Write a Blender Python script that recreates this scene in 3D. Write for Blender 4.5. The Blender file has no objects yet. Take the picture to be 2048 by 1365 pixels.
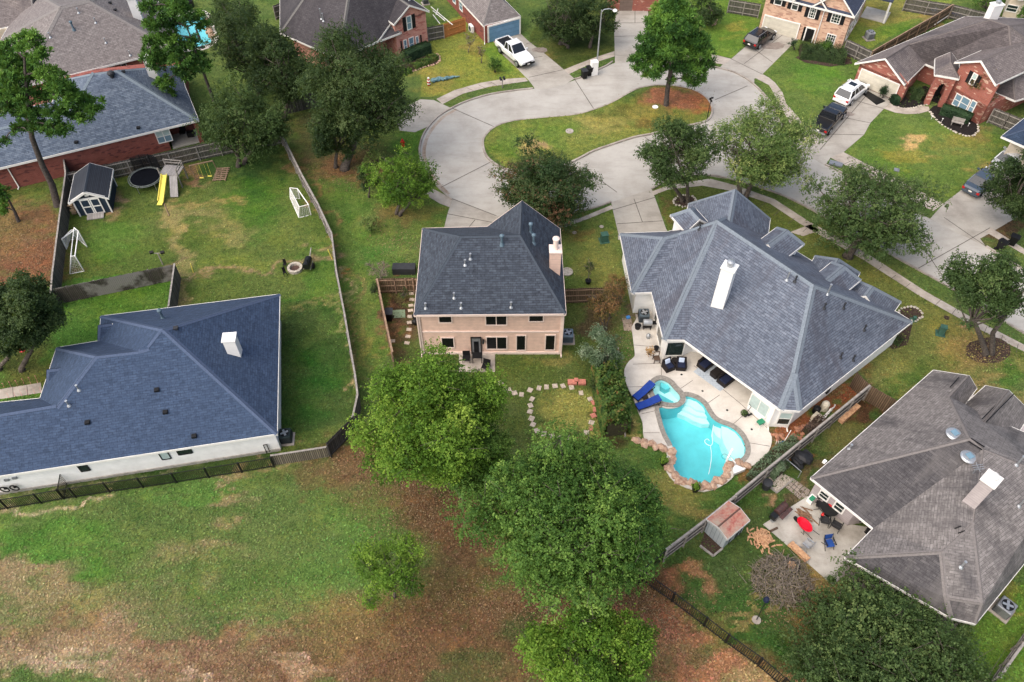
import bpy, bmesh, math, random
import numpy as np
from mathutils import Vector, Matrix
R = math.radians
random.seed(7)
NP = np.random.default_rng(11)
scn = bpy.context.scene
COL = scn.collection
# ---------------------------------------------------------------- camera
F_, CX, CY, CAMH, PITCH = 1593.0, 1024.0, 682.5, 50.0, R(50)
cam_d = bpy.data.cameras.new('camera'); cam_d.lens = 28; cam_d.sensor_width = 36
cam_d.clip_start = 0.5; cam_d.clip_end = 6000
cam = bpy.data.objects.new('camera', cam_d); COL.objects.link(cam)
cam.location = (0, 0, CAMH); cam.rotation_euler = (R(90) - PITCH, 0, 0)
scn.camera = cam
scn.render.resolution_x = 1024; scn.render.resolution_y = 682
# ---------------------------------------------------------------- daylight, overcast
SUN_EL, SUN_AZ = 52, -125          # azimuth clockwise from +Y
world = bpy.data.worlds.new('World'); scn.world = world; world.use_nodes = True
wn = world.node_tree; wn.nodes.clear()
sky = wn.nodes.new('ShaderNodeTexSky'); sky.sky_type = 'NISHITA'; sky.sun_disc = False
sky.sun_elevation = R(SUN_EL); sky.sun_rotation = R(SUN_AZ); sky.air_density = 1.0; sky.dust_density = 5.0; sky.ozone_density = 1.0
bg = wn.nodes.new('ShaderNodeBackground'); bg.inputs['Strength'].default_value = 0.108
wo = wn.nodes.new('ShaderNodeOutputWorld')
wn.links.new(sky.outputs[0], bg.inputs['Color']); wn.links.new(bg.outputs[0], wo.inputs['Surface'])
sd = bpy.data.lights.new('sun', 'SUN'); sd.energy = 1.5; sd.angle = R(100); sd.color = (1.0, 0.94, 0.85)
sun = bpy.data.objects.new('sun', sd); COL.objects.link(sun)
_dir = Vector((math.sin(R(SUN_AZ)) * math.cos(R(SUN_EL)), math.cos(R(SUN_AZ)) * math.cos(R(SUN_EL)), math.sin(R(SUN_EL))))
sun.rotation_euler = _dir.to_track_quat('Z', 'Y').to_euler(); sun.location = (0, 40, 60)
scn.view_settings.view_transform = 'Standard'; scn.view_settings.look = 'None'
scn.view_settings.exposure = 1.06; scn.view_settings.gamma = 1.0
# ---------------------------------------------------------------- photo pixel -> world
def ray(px, py):
 u = (px - CX) / F_; v = (py - CY) / F_
 return Vector((u, math.cos(PITCH) - v * math.sin(PITCH), -math.sin(PITCH) - v * math.cos(PITCH)))
def G(px, py, z=0.0):
 d = ray(px, py); t = (z - CAMH) / d.z
 return Vector((d.x * t, d.y * t, z))
def ZAT(px, py, Y):
 d = ray(px, py); t = Y / d.y
 return Vector((d.x * t, Y, CAMH + d.z * t))
def depth(p): return p[1] * math.cos(PITCH) - (p[2] - CAMH) * math.sin(PITCH)
def g2(px, py, z=0.0): p = G(px, py, z); return (p.x, p.y)
def GP(pts, z=0.0): return [g2(x, y, z) for x, y in pts]
def wallhit(A, B, px, py):
 d = ray(px, py); ex, ey = B[0] - A[0], B[1] - A[1]; L = math.hypot(ex, ey)
 nx, ny = -ey / L, ex / L
 t = (A[0] * nx + A[1] * ny) / (d.x * nx + d.y * ny)
 x, y, z = d.x * t, d.y * t, CAMH + d.z * t
 return ((x - A[0]) * ex + (y - A[1]) * ey) / L, z
def onplane(px, py, a, b, c):
 n = (b - a).cross(c - a); d = ray(px, py); o = Vector((0, 0, CAMH))
 t = (a - o).dot(n) / d.dot(n)
 return o + d * t
# ---------------------------------------------------------------- materials
MATS = {}
def _nt(name):
 m = bpy.data.materials.new(name); m.use_nodes = True; nt = m.node_tree
 return m, nt, nt.nodes['Principled BSDF']
def N(nt, typ, **kw):
 n = nt.nodes.new(typ)
 for k, v in kw.items():
  if k in n.inputs.keys() if hasattr(n.inputs, 'keys') else False: n.inputs[k].default_value = v
  else: setattr(n, k, v)
 return n
def ramp(nt, src, stops):
 r = nt.nodes.new('ShaderNodeValToRGB'); el = r.color_ramp.elements
 while len(el) < len(stops): el.new(0.5)
 for e, (p, c) in zip(el, stops): e.position = p; e.color = (*c, 1) if len(c) == 3 else c
 nt.links.new(src, r.inputs[0]); return r.outputs[0]
def noise(nt, vec, scale, detail=4, rough=0.6):
 n = nt.nodes.new('ShaderNodeTexNoise'); n.inputs['Scale'].default_value = scale
 n.inputs['Detail'].default_value = detail; n.inputs['Roughness'].default_value = rough
 nt.links.new(vec, n.inputs['Vector']); return n.outputs[0]
def mixc(nt, fac, a, b, mode='MIX'):
 m = nt.nodes.new('ShaderNodeMix'); m.data_type = 'RGBA'; m.blend_type = mode
 for s, v in ((m.inputs[0], fac), (m.inputs[6], a), (m.inputs[7], b)):
  if hasattr(v, 'links') or hasattr(v, 'is_linked'): nt.links.new(v, s)
  else: s.default_value = v if isinstance(v, (int, float)) else (*v, 1)
 return m.outputs[2]
def coord(nt, kind='Object'):
 return nt.nodes.new('ShaderNodeTexCoord').outputs[kind]
def geo_pos(nt): return nt.nodes.new('ShaderNodeNewGeometry').outputs['Position']
def bumpit(nt, bsdf, h, strength=0.3, dist=0.05):
 b = nt.nodes.new('ShaderNodeBump'); b.inputs['Strength'].default_value = strength; b.inputs['Distance'].default_value = dist
 nt.links.new(h, b.inputs['Height']); nt.links.new(b.outputs[0], bsdf.inputs['Normal'])
def plain(name, c, rough=0.6, var=0.15, scale=3.0, metal=0.0, bump=0.0, c2=None, spec=None):
 if name in MATS: return MATS[name]
 m, nt, b = _nt(name)
 p = geo_pos(nt)
 f = noise(nt, p, scale, 5, 0.65)
 d = c2 if c2 else tuple(max(0, x * (1 - 2.2 * var)) for x in c)
 e = tuple(min(1, x * (1 + 0.5 * var)) for x in c) if not c2 else c
 nt.links.new(ramp(nt, f, [(0.3, d), (0.65, e)]), b.inputs['Base Color'])
 b.inputs['Roughness'].default_value = rough; b.inputs['Metallic'].default_value = metal
 spec = spec if spec is not None else (.22 if metal == 0 else .5)
 if 1: b.inputs['Specular IOR Level'].default_value = spec
 if bump: bumpit(nt, b, noise(nt, p, scale * 6, 4), bump)
 MATS[name] = m; return m
def shingle(name, dark, mid, light, course=0.145, tab=0.32, stain=(0, 0, 0), stain_amt=0.0, seed=0.0):
 m, nt, b = _nt(name)
 uv = coord(nt, 'UV')
 def brick(w, h, c1, c2, off):
  mp = nt.nodes.new('ShaderNodeMapping'); mp.inputs['Location'].default_value = (off, off * 0.37, 0)
  nt.links.new(uv, mp.inputs[0])
  t = nt.nodes.new('ShaderNodeTexBrick'); nt.links.new(mp.outputs[0], t.inputs['Vector'])
  t.inputs['Color1'].default_value = (*c1, 1); t.inputs['Color2'].default_value = (*c2, 1)
  t.inputs['Mortar'].default_value = (*[x * 0.45 for x in dark], 1)
  t.inputs['Scale'].default_value = 1.0; t.inputs['Mortar Size'].default_value = 0.016
  t.inputs['Mortar Smooth'].default_value = 0.3; t.inputs['Bias'].default_value = 0.0
  t.inputs['Brick Width'].default_value = w; t.inputs['Row Height'].default_value = h
  t.offset = 0.5; return t
 t1 = brick(tab, course, dark, mid, 0.0); t2 = brick(tab * 1.55, course, mid, light, 3.1)
 f = noise(nt, uv, 0.55, 5, 0.6)
 c = mixc(nt, ramp(nt, noise(nt, uv, 2.6, 3), [(0.42, (0.25,) * 3), (0.6, (0.75,) * 3)]), t1.outputs[0], t2.outputs[0])
 c = mixc(nt, ramp(nt, f, [(0.35, (0.0,) * 3), (0.75, (0.45,) * 3)]), c, tuple(x * 0.8 for x in mid))
 if stain_amt:
  mp2 = nt.nodes.new('ShaderNodeMapping'); mp2.inputs['Scale'].default_value = (1.0, 0.28, 1)
  mp2.inputs['Location'].default_value = (seed, seed, 0)
  nt.links.new(uv, mp2.inputs[0])
  s = ramp(nt, noise(nt, mp2.outputs[0], 0.35, 6, 0.7), [(0.48, (0,) * 3), (0.68, (stain_amt,) * 3)])
  c = mixc(nt, s, c, stain)
 nt.links.new(c, b.inputs['Base Color']); b.inputs['Roughness'].default_value = 0.9
 b.inputs['Specular IOR Level'].default_value = 0.35
 bumpit(nt, b, t1.outputs['Fac'], -0.5, 0.02)
 MATS[name] = m; return m
def brickmat(name, c1, c2, mortar, w=0.21, h=0.075, pale=None, pale_amt=0.0):
 m, nt, b = _nt(name); uv = coord(nt, 'UV')
 t = nt.nodes.new('ShaderNodeTexBrick'); nt.links.new(uv, t.inputs['Vector'])
 t.inputs['Color1'].default_value = (*c1, 1); t.inputs['Color2'].default_value = (*c2, 1); t.inputs['Mortar'].default_value = (*mortar, 1)
 t.inputs['Scale'].default_value = 1; t.inputs['Mortar Size'].default_value = 0.008
 t.inputs['Brick Width'].default_value = w; t.inputs['Row Height'].default_value = h
 c = t.outputs[0]
 if pale:
  mp = nt.nodes.new('ShaderNodeMapping'); mp.inputs['Scale'].default_value = (1.5, 4.5, 1); nt.links.new(uv, mp.inputs[0])
  v = nt.nodes.new('ShaderNodeTexVoronoi'); v.inputs['Scale'].default_value = 1.5; nt.links.new(mp.outputs[0], v.inputs['Vector'])
  sep = nt.nodes.new('ShaderNodeSeparateColor'); nt.links.new(v.outputs['Color'], sep.inputs[0])
  c = mixc(nt, ramp(nt, sep.outputs[0], [(1 - pale_amt - 0.02, (0,) * 3), (1 - pale_amt, (0.85,) * 3)]), c, pale)
 c = mixc(nt, ramp(nt, noise(nt, uv, 1.2, 5), [(0.35, (0.0,) * 3), (0.8, (0.5,) * 3)]), c, tuple(x * 0.5 for x in c1))
 nt.links.new(c, b.inputs['Base Color']); b.inputs['Roughness'].default_value = 0.85
 bumpit(nt, b, t.outputs['Fac'], -0.4, 0.01); MATS[name] = m; return m
def boards(name, c1, c2, gap, w=0.14, vertical=True, length=30.0, rough=0.85, gapw=0.01, stain=None):
 m, nt, b = _nt(name); uv = coord(nt, 'UV')
 mp = nt.nodes.new('ShaderNodeMapping'); nt.links.new(uv, mp.inputs[0])
 if vertical: mp.inputs['Rotation'].default_value = (0, 0, R(90))
 mp.inputs['Location'].default_value = (11.3, 0.003, 0)
 t = nt.nodes.new('ShaderNodeTexBrick'); nt.links.new(mp.outputs[0], t.inputs['Vector'])
 t.inputs['Color1'].default_value = (*c1, 1); t.inputs['Color2'].default_value = (*c2, 1); t.inputs['Mortar'].default_value = (*gap, 1)
 t.inputs['Scale'].default_value = 1; t.inputs['Mortar Size'].default_value = gapw
 t.inputs['Brick Width'].default_value = length; t.inputs['Row Height'].default_value = w; t.offset = 0.37
 c = mixc(nt, ramp(nt, noise(nt, uv, 2.0, 5), [(0.35, (0,) * 3), (0.75, (0.5,) * 3)]), t.outputs[0], tuple(x * 0.55 for x in c1))
 if stain:
  c = mixc(nt, ramp(nt, noise(nt, uv, 0.3, 4), [(0.46, (0,) * 3), (0.53, (0.9,) * 3)]), c, stain)
 nt.links.new(c, b.inputs['Base Color']); b.inputs['Roughness'].default_value = rough
 bumpit(nt, b, t.outputs['Fac'], -0.4, 0.012); MATS[name] = m; return m
LIFT = 1.35
def leafmat(name, cols, trans=0.25):
 m, nt, b = _nt(name)
 a = nt.nodes.new('ShaderNodeAttribute'); a.attribute_name = 'tone'
 n = len(cols); k_ = 1.25 if 'dark' in name else 1.75 if 'elm' in name else 1.7 if name[:4] in ('yell', 'pine') else LIFT; t_ = (1.15, 1.04, .78) if 'oak' in name else (.98, 1.0, .68) if 'elm' in name else (1, 1, 1); cols = [tuple(x * k_ * q for x, q in zip(c, t_)) for c in cols]
 c = ramp(nt, a.outputs['Fac'], [(i / (n - 1), cols[i]) for i in range(n)])
 nt.links.new(c, b.inputs['Base Color']); b.inputs['Roughness'].default_value = 0.55
 b.inputs['Specular IOR Level'].default_value = 0.15
 tr = nt.nodes.new('ShaderNodeBsdfTranslucent'); nt.links.new(mixc(nt, 0.6, c, (0.25, 0.35, 0.04), 'MIX'), tr.inputs[0])
 mx = nt.nodes.new('ShaderNodeMixShader'); mx.inputs[0].default_value = trans
 out = nt.nodes['Material Output']
 nt.links.new(b.outputs[0], mx.inputs[1]); nt.links.new(tr.outputs[0], mx.inputs[2]); nt.links.new(mx.outputs[0], out.inputs[0])
 MATS[name] = m; return m
def glassy(name, c, rough=0.12, spec=0.6):
 return plain(name, c, rough, 0.05, 2.0, 0.0, 0, None, spec)
# ---------------------------------------------------------------- mesh building
ORG = {}
class M:
 def __init__(s): s.v = []; s.f = []; s.m = []; s.un = {}
 def face(s, pts, mi=0):
  i = len(s.v); s.v += [tuple(p) for p in pts]; s.f.append(tuple(range(i, i + len(pts)))); s.m.append(mi)
 def idx(s, vs, fs, mi=0):
  i = len(s.v); s.v += [tuple(p) for p in vs]
  for f in fs: s.f.append(tuple(i + k for k in f)); s.m.append(mi)
 def box(s, c, d, rz=0.0, mi=0, rx=0.0, ry=0.0):
  hx, hy, hz = d[0] / 2, d[1] / 2, d[2] / 2
  mt = Matrix.Translation(c) @ Matrix.Rotation(rz, 4, 'Z') @ Matrix.Rotation(ry, 4, 'Y') @ Matrix.Rotation(rx, 4, 'X')
  vs = [mt @ Vector((x * hx, y * hy, z * hz)) for z in (-1, 1) for x, y in ((-1, -1), (1, -1), (1, 1), (-1, 1))]
  s.idx(vs, [(3, 2, 1, 0), (4, 5, 6, 7), (0, 1, 5, 4), (1, 2, 6, 5), (2, 3, 7, 6), (3, 0, 4, 7)], mi)
 def beam(s, a, b, w, h, mi=0, up=(0, 0, 1)):
  a = Vector(a); b = Vector(b); d = (b - a)
  if d.length < 1e-6: return
  d.normalize(); u = Vector(up)
  if abs(d.dot(u)) > 0.98: u = Vector((0, 1, 0))
  sx = d.cross(u).normalized() * w / 2; sy = sx.cross(d).normalized() * h / 2
  vs = [p + q for p in (a, b) for q in (-sx - sy, sx - sy, sx + sy, -sx + sy)]
  s.idx(vs, [(3, 2, 1, 0), (4, 5, 6, 7), (0, 1, 5, 4), (1, 2, 6, 5), (2, 3, 7, 6), (3, 0, 4, 7)], mi)
 def tube(s, pts, rad, n=8, mi=0, cap=True):
  pts = [Vector(p) for p in pts]; k = len(pts)
  if not hasattr(rad, '__len__'): rad = [rad] * k
  base = len(s.v); prev = None
  for i, p in enumerate(pts):
   t = (pts[min(i + 1, k - 1)] - pts[max(i - 1, 0)])
   if t.length < 1e-7: t = Vector((0, 0, 1))
   t.normalize()
   if prev is None:
    a = Vector((0, 0, 1)) if abs(t.z) < 0.9 else Vector((1, 0, 0))
    u = t.cross(a).normalized()
   else: u = (prev - t * prev.dot(t)).normalized()
   prev = u; w = t.cross(u)
   for j in range(n):
    an = 2 * math.pi * j / n
    s.v.append(tuple(p + (u * math.cos(an) + w * math.sin(an)) * rad[i]))
  for i in range(k - 1):
   for j in range(n):
    a = base + i * n + j; b = base + i * n + (j + 1) % n
    s.f.append((a, b, b + n, a + n)); s.m.append(mi)
  if cap:
   s.f.append(tuple(base + j for j in reversed(range(n)))); s.m.append(mi)
   s.f.append(tuple(base + (k - 1) * n + j for j in range(n))); s.m.append(mi)
 def lathe(s, c, prof, n=16, mi=0, ax=(0, 0, 1)):
  q = Vector((0, 0, 1)).rotation_difference(Vector(ax)); c = Vector(c); base = len(s.v)
  for r, z in prof:
   for j in range(n):
    an = 2 * math.pi * j / n
    s.v.append(tuple(c + q @ Vector((r * math.cos(an), r * math.sin(an), z))))
  for i in range(len(prof) - 1):
   for j in range(n):
    a = base + i * n + j; b = base + i * n + (j + 1) % n
    s.f.append((a, b, b + n, a + n)); s.m.append(mi)
  s.f.append(tuple(base + j for j in reversed(range(n)))); s.m.append(mi)
  s.f.append(tuple(base + (len(prof) - 1) * n + j for j in range(n))); s.m.append(mi)
 def prism(s, poly, z0, z1, mi=0, side=None):
  n = len(poly); ar = sum(poly[i][0] * poly[(i + 1) % n][1] - poly[(i + 1) % n][0] * poly[i][1] for i in range(n))
  if ar < 0: poly = poly[::-1]
  s.face([(x, y, z1) for x, y in poly], mi)
  s.face([(x, y, z0) for x, y in reversed(poly)], mi)
  sd_ = mi if side is None else side
  for i in range(n):
   a = poly[i]; b = poly[(i + 1) % n]
   s.face([(a[0], a[1], z0), (b[0], b[1], z0), (b[0], b[1], z1), (a[0], a[1], z1)], sd_)
 def rock(s, c, r, seed=0, flat=0.7, mi=0, sub=2):
  bm = bmesh.new(); bmesh.ops.create_icosphere(bm, subdivisions=sub, radius=1)
  rd = random.Random(seed); ks = [Vector((rd.uniform(-2, 2), rd.uniform(-2, 2), rd.uniform(-2, 2))) for _ in range(5)]
  an = rd.uniform(0, 6.3); sx = rd.uniform(0.8, 1.3)
  vs = []
  for v in bm.verts:
   k = 1 + 0.13 * sum(math.sin(v.co.dot(q) * 1.8 + i) for i, q in enumerate(ks)) / 1.6
   p = Vector((v.co.x * sx, v.co.y / sx, v.co.z * flat)) * k * r
   vs.append((c[0] + p.x * math.cos(an) - p.y * math.sin(an), c[1] + p.x * math.sin(an) + p.y * math.cos(an), c[2] + p.z))
  s.idx(vs, [[v.index for v in f.verts] for f in bm.faces], mi); bm.free()
 def build(s, name, mats, parent=None, smooth=False, world=True, flatuv=False):
  if not isinstance(mats, (list, tuple)): mats = [mats]
  V = np.array(s.v, dtype=float).reshape(-1, 3)
  if parent is not None:
   org = ORG.get(parent.name, Vector((0, 0, 0))) if world else Vector((0, 0, 0))
  else:
   lo, hi = V.min(0), V.max(0); org = Vector(((lo[0] + hi[0]) / 2, (lo[1] + hi[1]) / 2, lo[2])) if world else Vector((0, 0, 0))
  me = bpy.data.meshes.new(name)
  me.from_pydata([tuple(p) for p in (V - np.array(org))], [], s.f)
  for m in mats: me.materials.append(m)
  me.polygons.foreach_set('material_index', s.m)
  if smooth: me.polygons.foreach_set('use_smooth', [True] * len(s.f))
  uv = me.uv_layers.new(name='UVMap'); data = np.zeros((len(me.loops), 2)); k = 0
  for f in s.f:
   P = V[list(f)]; n = np.zeros(3); L = len(f)
   for a in range(L):
    p, q = P[a], P[(a + 1) % L]
    n += (p[1] - q[1]) * (p[2] + q[2]), (p[2] - q[2]) * (p[0] + q[0]), (p[0] - q[0]) * (p[1] + q[1])
   if f in s.un: n = np.array(s.un[f])
   ln = np.linalg.norm(n); n = n / ln if ln > 1e-12 else np.array((0, 0, 1.))
   u = np.array((-n[1], n[0], 0.0)); lu = np.linalg.norm(u)
   u = u / lu if lu > 0.05 else np.array((1., 0, 0)); w = np.cross(n, u)
   data[k:k + L, 0] = P @ u; data[k:k + L, 1] = P @ w; k += L
  uv.data.foreach_set('uv', data.ravel())
  me.update()
  o = bpy.data.objects.new(name, me); COL.objects.link(o)
  ORG[o.name] = org.copy()
  if parent is not None: o.parent = parent
  elif world: o.location = org
  return o
def _b(s, name, mats, parent): return s.build(name, mats, parent, world=False)
M.b = _b
ORD = 'first second third fourth fifth sixth seventh eighth ninth tenth eleventh twelfth thirteenth fourteenth fifteenth sixteenth seventeenth eighteenth nineteenth twentieth'.split()
ORD += ['twenty ' + w for w in ORD[:9]]
def tag(o, label=None, cat=None, group=None, kind=None):
 if label: o['label'] = label
 if cat: o['category'] = cat
 if group: o['group'] = group
 if kind: o['kind'] = kind
 return o
def thing(name, label, cat, loc, rz=0.0, group=None):
 o = bpy.data.objects.new(name, None); COL.objects.link(o); o.empty_display_size = 0.3
 o.location = loc; o.rotation_euler = (0, 0, rz); ORG[o.name] = Vector(loc)
 return tag(o, label, cat, group)
def copy_tree(o, loc=None, rz=None, parent=None, label=None, scale=None):
 c = o.copy(); COL.objects.link(c)
 if parent is not None: c.parent = parent
 if loc is not None: c.location = loc
 if rz is not None: c.rotation_euler = (0, 0, rz)
 if scale is not None: c.scale = (scale,) * 3
 if label: c['label'] = label
 for ch in [x for x in KIDS(o)]: copy_tree(ch, parent=c)
 return c
def KIDS(o): return [x for x in bpy.data.objects if x.parent == o]
def struct(o): o['kind'] = 'structure'; return o
def ang(a, b): return math.atan2(b[1] - a[1], b[0] - a[0])
def inside(poly, x, y):
 r = False; n = len(poly); j = n - 1
 for i in range(n):
  xi, yi = poly[i]; xj, yj = poly[j]
  if (yi > y) != (yj > y) and x < (xj - xi) * (y - yi) / (yj - yi) + xi: r = not r
  j = i
 return r
def smooth_line(pts, n=4, closed=False):
 out = []; k = len(pts)
 for i in range(k if closed else k - 1):
  p = [pts[(i + d) % k] if closed else pts[max(0, min(k - 1, i + d))] for d in (-1, 0, 1, 2)]
  for j in range(n):
   t = j / n
   out.append(tuple(0.5 * ((2 * p[1][c]) + (-p[0][c] + p[2][c]) * t + (2 * p[0][c] - 5 * p[1][c] + 4 * p[2][c] - p[3][c]) * t * t + (-p[0][c] + 3 * p[1][c] - 3 * p[2][c] + p[3][c]) * t ** 3) for c in range(len(pts[0]))))
 if not closed: out.append(tuple(pts[-1]))
 return out
# ---------------------------------------------------------------- material library
SH_PINK = shingle('shingle_charcoal', (0.013, 0.016, 0.024), (0.042, 0.053, 0.073), (0.088, 0.108, 0.138), 0.185, 0.38)
SH_BLUE = shingle('shingle_blue', (0.018, 0.032, 0.062), (0.038, 0.064, 0.120), (0.062, 0.096, 0.168), 0.18, 0.36)
SH_POOL = shingle('shingle_slate', (0.045, 0.054, 0.078), (0.115, 0.135, 0.175), (0.20, 0.225, 0.275), 0.19, 0.38, (0.055, 0.050, 0.062), 0.75, 0.0)
SH_GREY = shingle('shingle_weathered', (0.082, 0.074, 0.071), (0.185, 0.168, 0.162), (0.29, 0.268, 0.258), 0.18, 0.38, (0.045, 0.042, 0.045), 0.92, 5.0)
SH_STEEL = shingle('shingle_steel_blue', (0.030, 0.045, 0.075), (0.095, 0.125, 0.175), (0.20, 0.24, 0.30), 0.16, 0.42)
SH_MAUVE = shingle('shingle_mauve', (0.10, 0.088, 0.088), (0.185, 0.163, 0.160), (0.30, 0.275, 0.265), 0.17, 0.32)
SH_DARK = shingle('shingle_sooty', (0.035, 0.031, 0.036), (0.066, 0.060, 0.066), (0.10, 0.092, 0.096), 0.15, 0.34, (0.022, 0.02, 0.025), 0.7, 2.0)
SH_GREYS = shingle('shingle_dark_grey', (0.030, 0.028, 0.031), (0.066, 0.062, 0.066), (0.12, 0.112, 0.113), 0.18, 0.38, (0.15, 0.138, 0.132), 0.5, 3.0)  # darker grey variant, covers whole slopes of the bottom right roof
SH_BROWNS = shingle('shingle_dark_brown', (0.045, 0.038, 0.040), (0.088, 0.075, 0.076), (0.15, 0.13, 0.128), 0.18, 0.36, (0.045, 0.04, 0.044), 0.7, 1.0)  # darker brown variant, covers the main front slope of the red brick house
SH_BROWN = shingle('shingle_brown_grey', (0.085, 0.070, 0.070), (0.17, 0.145, 0.14), (0.25, 0.22, 0.21), 0.16, 0.34, (0.06, 0.052, 0.058), 0.85, 9.0)
SH_NAVY = shingle('shingle_navy', (0.025, 0.032, 0.055), (0.045, 0.058, 0.095), (0.075, 0.09, 0.14), 0.16, 0.34)
def capmat(nm, c): return plain(nm, c, 0.9, 0.12, 8.0)
TRIM = plain('white_trim', (0.78, 0.76, 0.72), 0.5, 0.06)
PAINT = plain('white_paint', (0.80, 0.79, 0.77), 0.6, 0.05, 0.8)
PINKSIDE = boards('pink_siding', (0.74, 0.52, 0.42), (0.78, 0.555, 0.455), (0.48, 0.33, 0.26), 0.18, False, 60, 0.6, 0.012)
PINKTRIM = plain('pale_pink_trim', (0.74, 0.60, 0.53), 0.6, 0.05)
WHITEWALL = plain('white_brick', (0.86, 0.855, 0.83), 0.75, 0.05, 1.5, bump=0.05)
GREYSIDE = boards('grey_siding', (0.42, 0.37, 0.37), (0.45, 0.40, 0.40), (0.25, 0.22, 0.22), 0.2, False, 60, 0.6, 0.008)
BR_RED = brickmat('red_brick', (0.23, 0.045, 0.035), (0.30, 0.075, 0.05), (0.20, 0.13, 0.11), pale=(0.10, 0.03, 0.03), pale_amt=0.12)
BR_ORANGE = brickmat('orange_brick', (0.42, 0.12, 0.07), (0.50, 0.18, 0.11), (0.42, 0.30, 0.25), pale=(0.30, 0.07, 0.05), pale_amt=0.14)
BR_MIX = brickmat('mixed_red_brick', (0.36, 0.085, 0.05), (0.27, 0.06, 0.045), (0.34, 0.24, 0.2), pale=(0.62, 0.42, 0.32), pale_amt=0.12)
BR_TAN = brickmat('tan_brick', (0.58, 0.34, 0.22), (0.66, 0.43, 0.30), (0.52, 0.42, 0.35), pale=(0.36, 0.20, 0.15), pale_amt=0.2)
BR_ROSE = brickmat('rose_brick', (0.55, 0.20, 0.15), (0.62, 0.28, 0.21), (0.55, 0.40, 0.35), pale=(0.40, 0.12, 0.10), pale_amt=0.15)
CREAM = plain('cream_stucco', (0.62, 0.53, 0.42), 0.8, 0.06)
GLASS_D = glassy('dark_glass', (0.006, 0.007, 0.009), 0.25, 0.3)
GLASS_G = glassy('green_glass', (0.020, 0.032, 0.030), 0.08, 0.7)
GLASS_B = glassy('curtained_glass', (0.16, 0.26, 0.33), 0.12, 0.7)
BLIND = plain('pale_blind', (0.42, 0.52, 0.50), 0.5, 0.08)
BLACK = plain('black_paint', (0.010, 0.010, 0.011), 0.5, 0.1)
BLACKM = plain('black_metal', (0.012, 0.013, 0.014), 0.45, 0.1, metal=0.3)
DKGREY = plain('dark_grey_plastic', (0.035, 0.037, 0.042), 0.55, 0.1)
GREYM = plain('grey_metal', (0.30, 0.31, 0.33), 0.45, 0.1, metal=0.5)
GALV = plain('galvanised', (0.42, 0.44, 0.46), 0.4, 0.1, metal=0.6)
SHUT = plain('black_shutter', (0.012, 0.012, 0.014), 0.6, 0.1)
CREAMDOOR = boards('cream_garage_door', (0.60, 0.56, 0.46), (0.62, 0.58, 0.48), (0.42, 0.39, 0.32), 0.53, False, 40, 0.5, 0.012)
BLUEDOOR = boards('blue_garage_door', (0.13, 0.27, 0.42), (0.16, 0.31, 0.46), (0.06, 0.12, 0.2), 0.53, False, 40, 0.5, 0.014)
TAUPEDOOR = boards('taupe_garage_door', (0.19, 0.135, 0.11), (0.205, 0.147, 0.12), (0.10, 0.07, 0.06), 0.53, False, 40, 0.6, 0.014)
FENCE_G = boards('grey_fence_boards', (0.075, 0.068, 0.06), (0.16, 0.146, 0.13), (0.008, 0.007, 0.006), 0.15, gapw=.018)
FENCE_B = boards('brown_fence_boards', (0.11, 0.068, 0.04), (0.19, 0.125, 0.075), (0.012, 0.009, 0.007), 0.15, gapw=.018)
FENCE_K = boards('dark_fence_boards', (0.028, 0.025, 0.024), (0.05, 0.045, 0.042), (0.008, 0.008, 0.008), 0.14)
FENCE_S = boards('stained_fence_boards', (0.050, 0.040, 0.034), (0.085, 0.070, 0.060), (0.008, 0.007, 0.006), 0.14, stain=(0.27, 0.25, 0.235))
FENCE_O = boards('new_cedar_boards', (0.50, 0.20, 0.06), (0.56, 0.25, 0.08), (0.15, 0.06, 0.02), 0.14)
RAIL_W = plain('weathered_rail', (0.30, 0.275, 0.25), 0.9, 0.2, 4.0)
RAIL_B = plain('brown_rail', (0.28, 0.19, 0.13), 0.9, 0.2, 4.0)
DECKW = boards('grey_deck_planks', (0.28, 0.26, 0.25), (0.36, 0.34, 0.32), (0.06, 0.05, 0.05), 0.14, True)
BARK = plain('grey_bark', (0.12, 0.10, 0.085), 0.95, 0.3, 6.0, bump=0.5)
BARKP = plain('pine_bark', (0.085, 0.070, 0.062), 0.95, 0.3, 6.0, bump=0.5)
TWIG = plain('pale_twigs', (0.22, 0.185, 0.15), 0.95, 0.3, 9.0)
MULCH = plain('dark_mulch', (0.020, 0.016, 0.015), 1.0, 0.4, 20.0, bump=0.6)
MULCHB = plain('brown_mulch', (0.07, 0.045, 0.035), 1.0, 0.35, 14.0, bump=0.6)
STONE = plain('tan_boulder', (0.50, 0.36, 0.26), 0.85, 0.25, 5.0, c2=(0.28, 0.15, 0.10), bump=0.4)
STONEW = plain('pale_edging_stone', (0.50, 0.45, 0.38), 0.9, 0.2, 6.0, bump=0.4)
PAVER = plain('stepping_stone', (0.50, 0.42, 0.34), 0.9, 0.18, 6.0)
PAVR = plain('red_paver', (0.52, 0.20, 0.15), 0.9, 0.15, 6.0)
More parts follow.
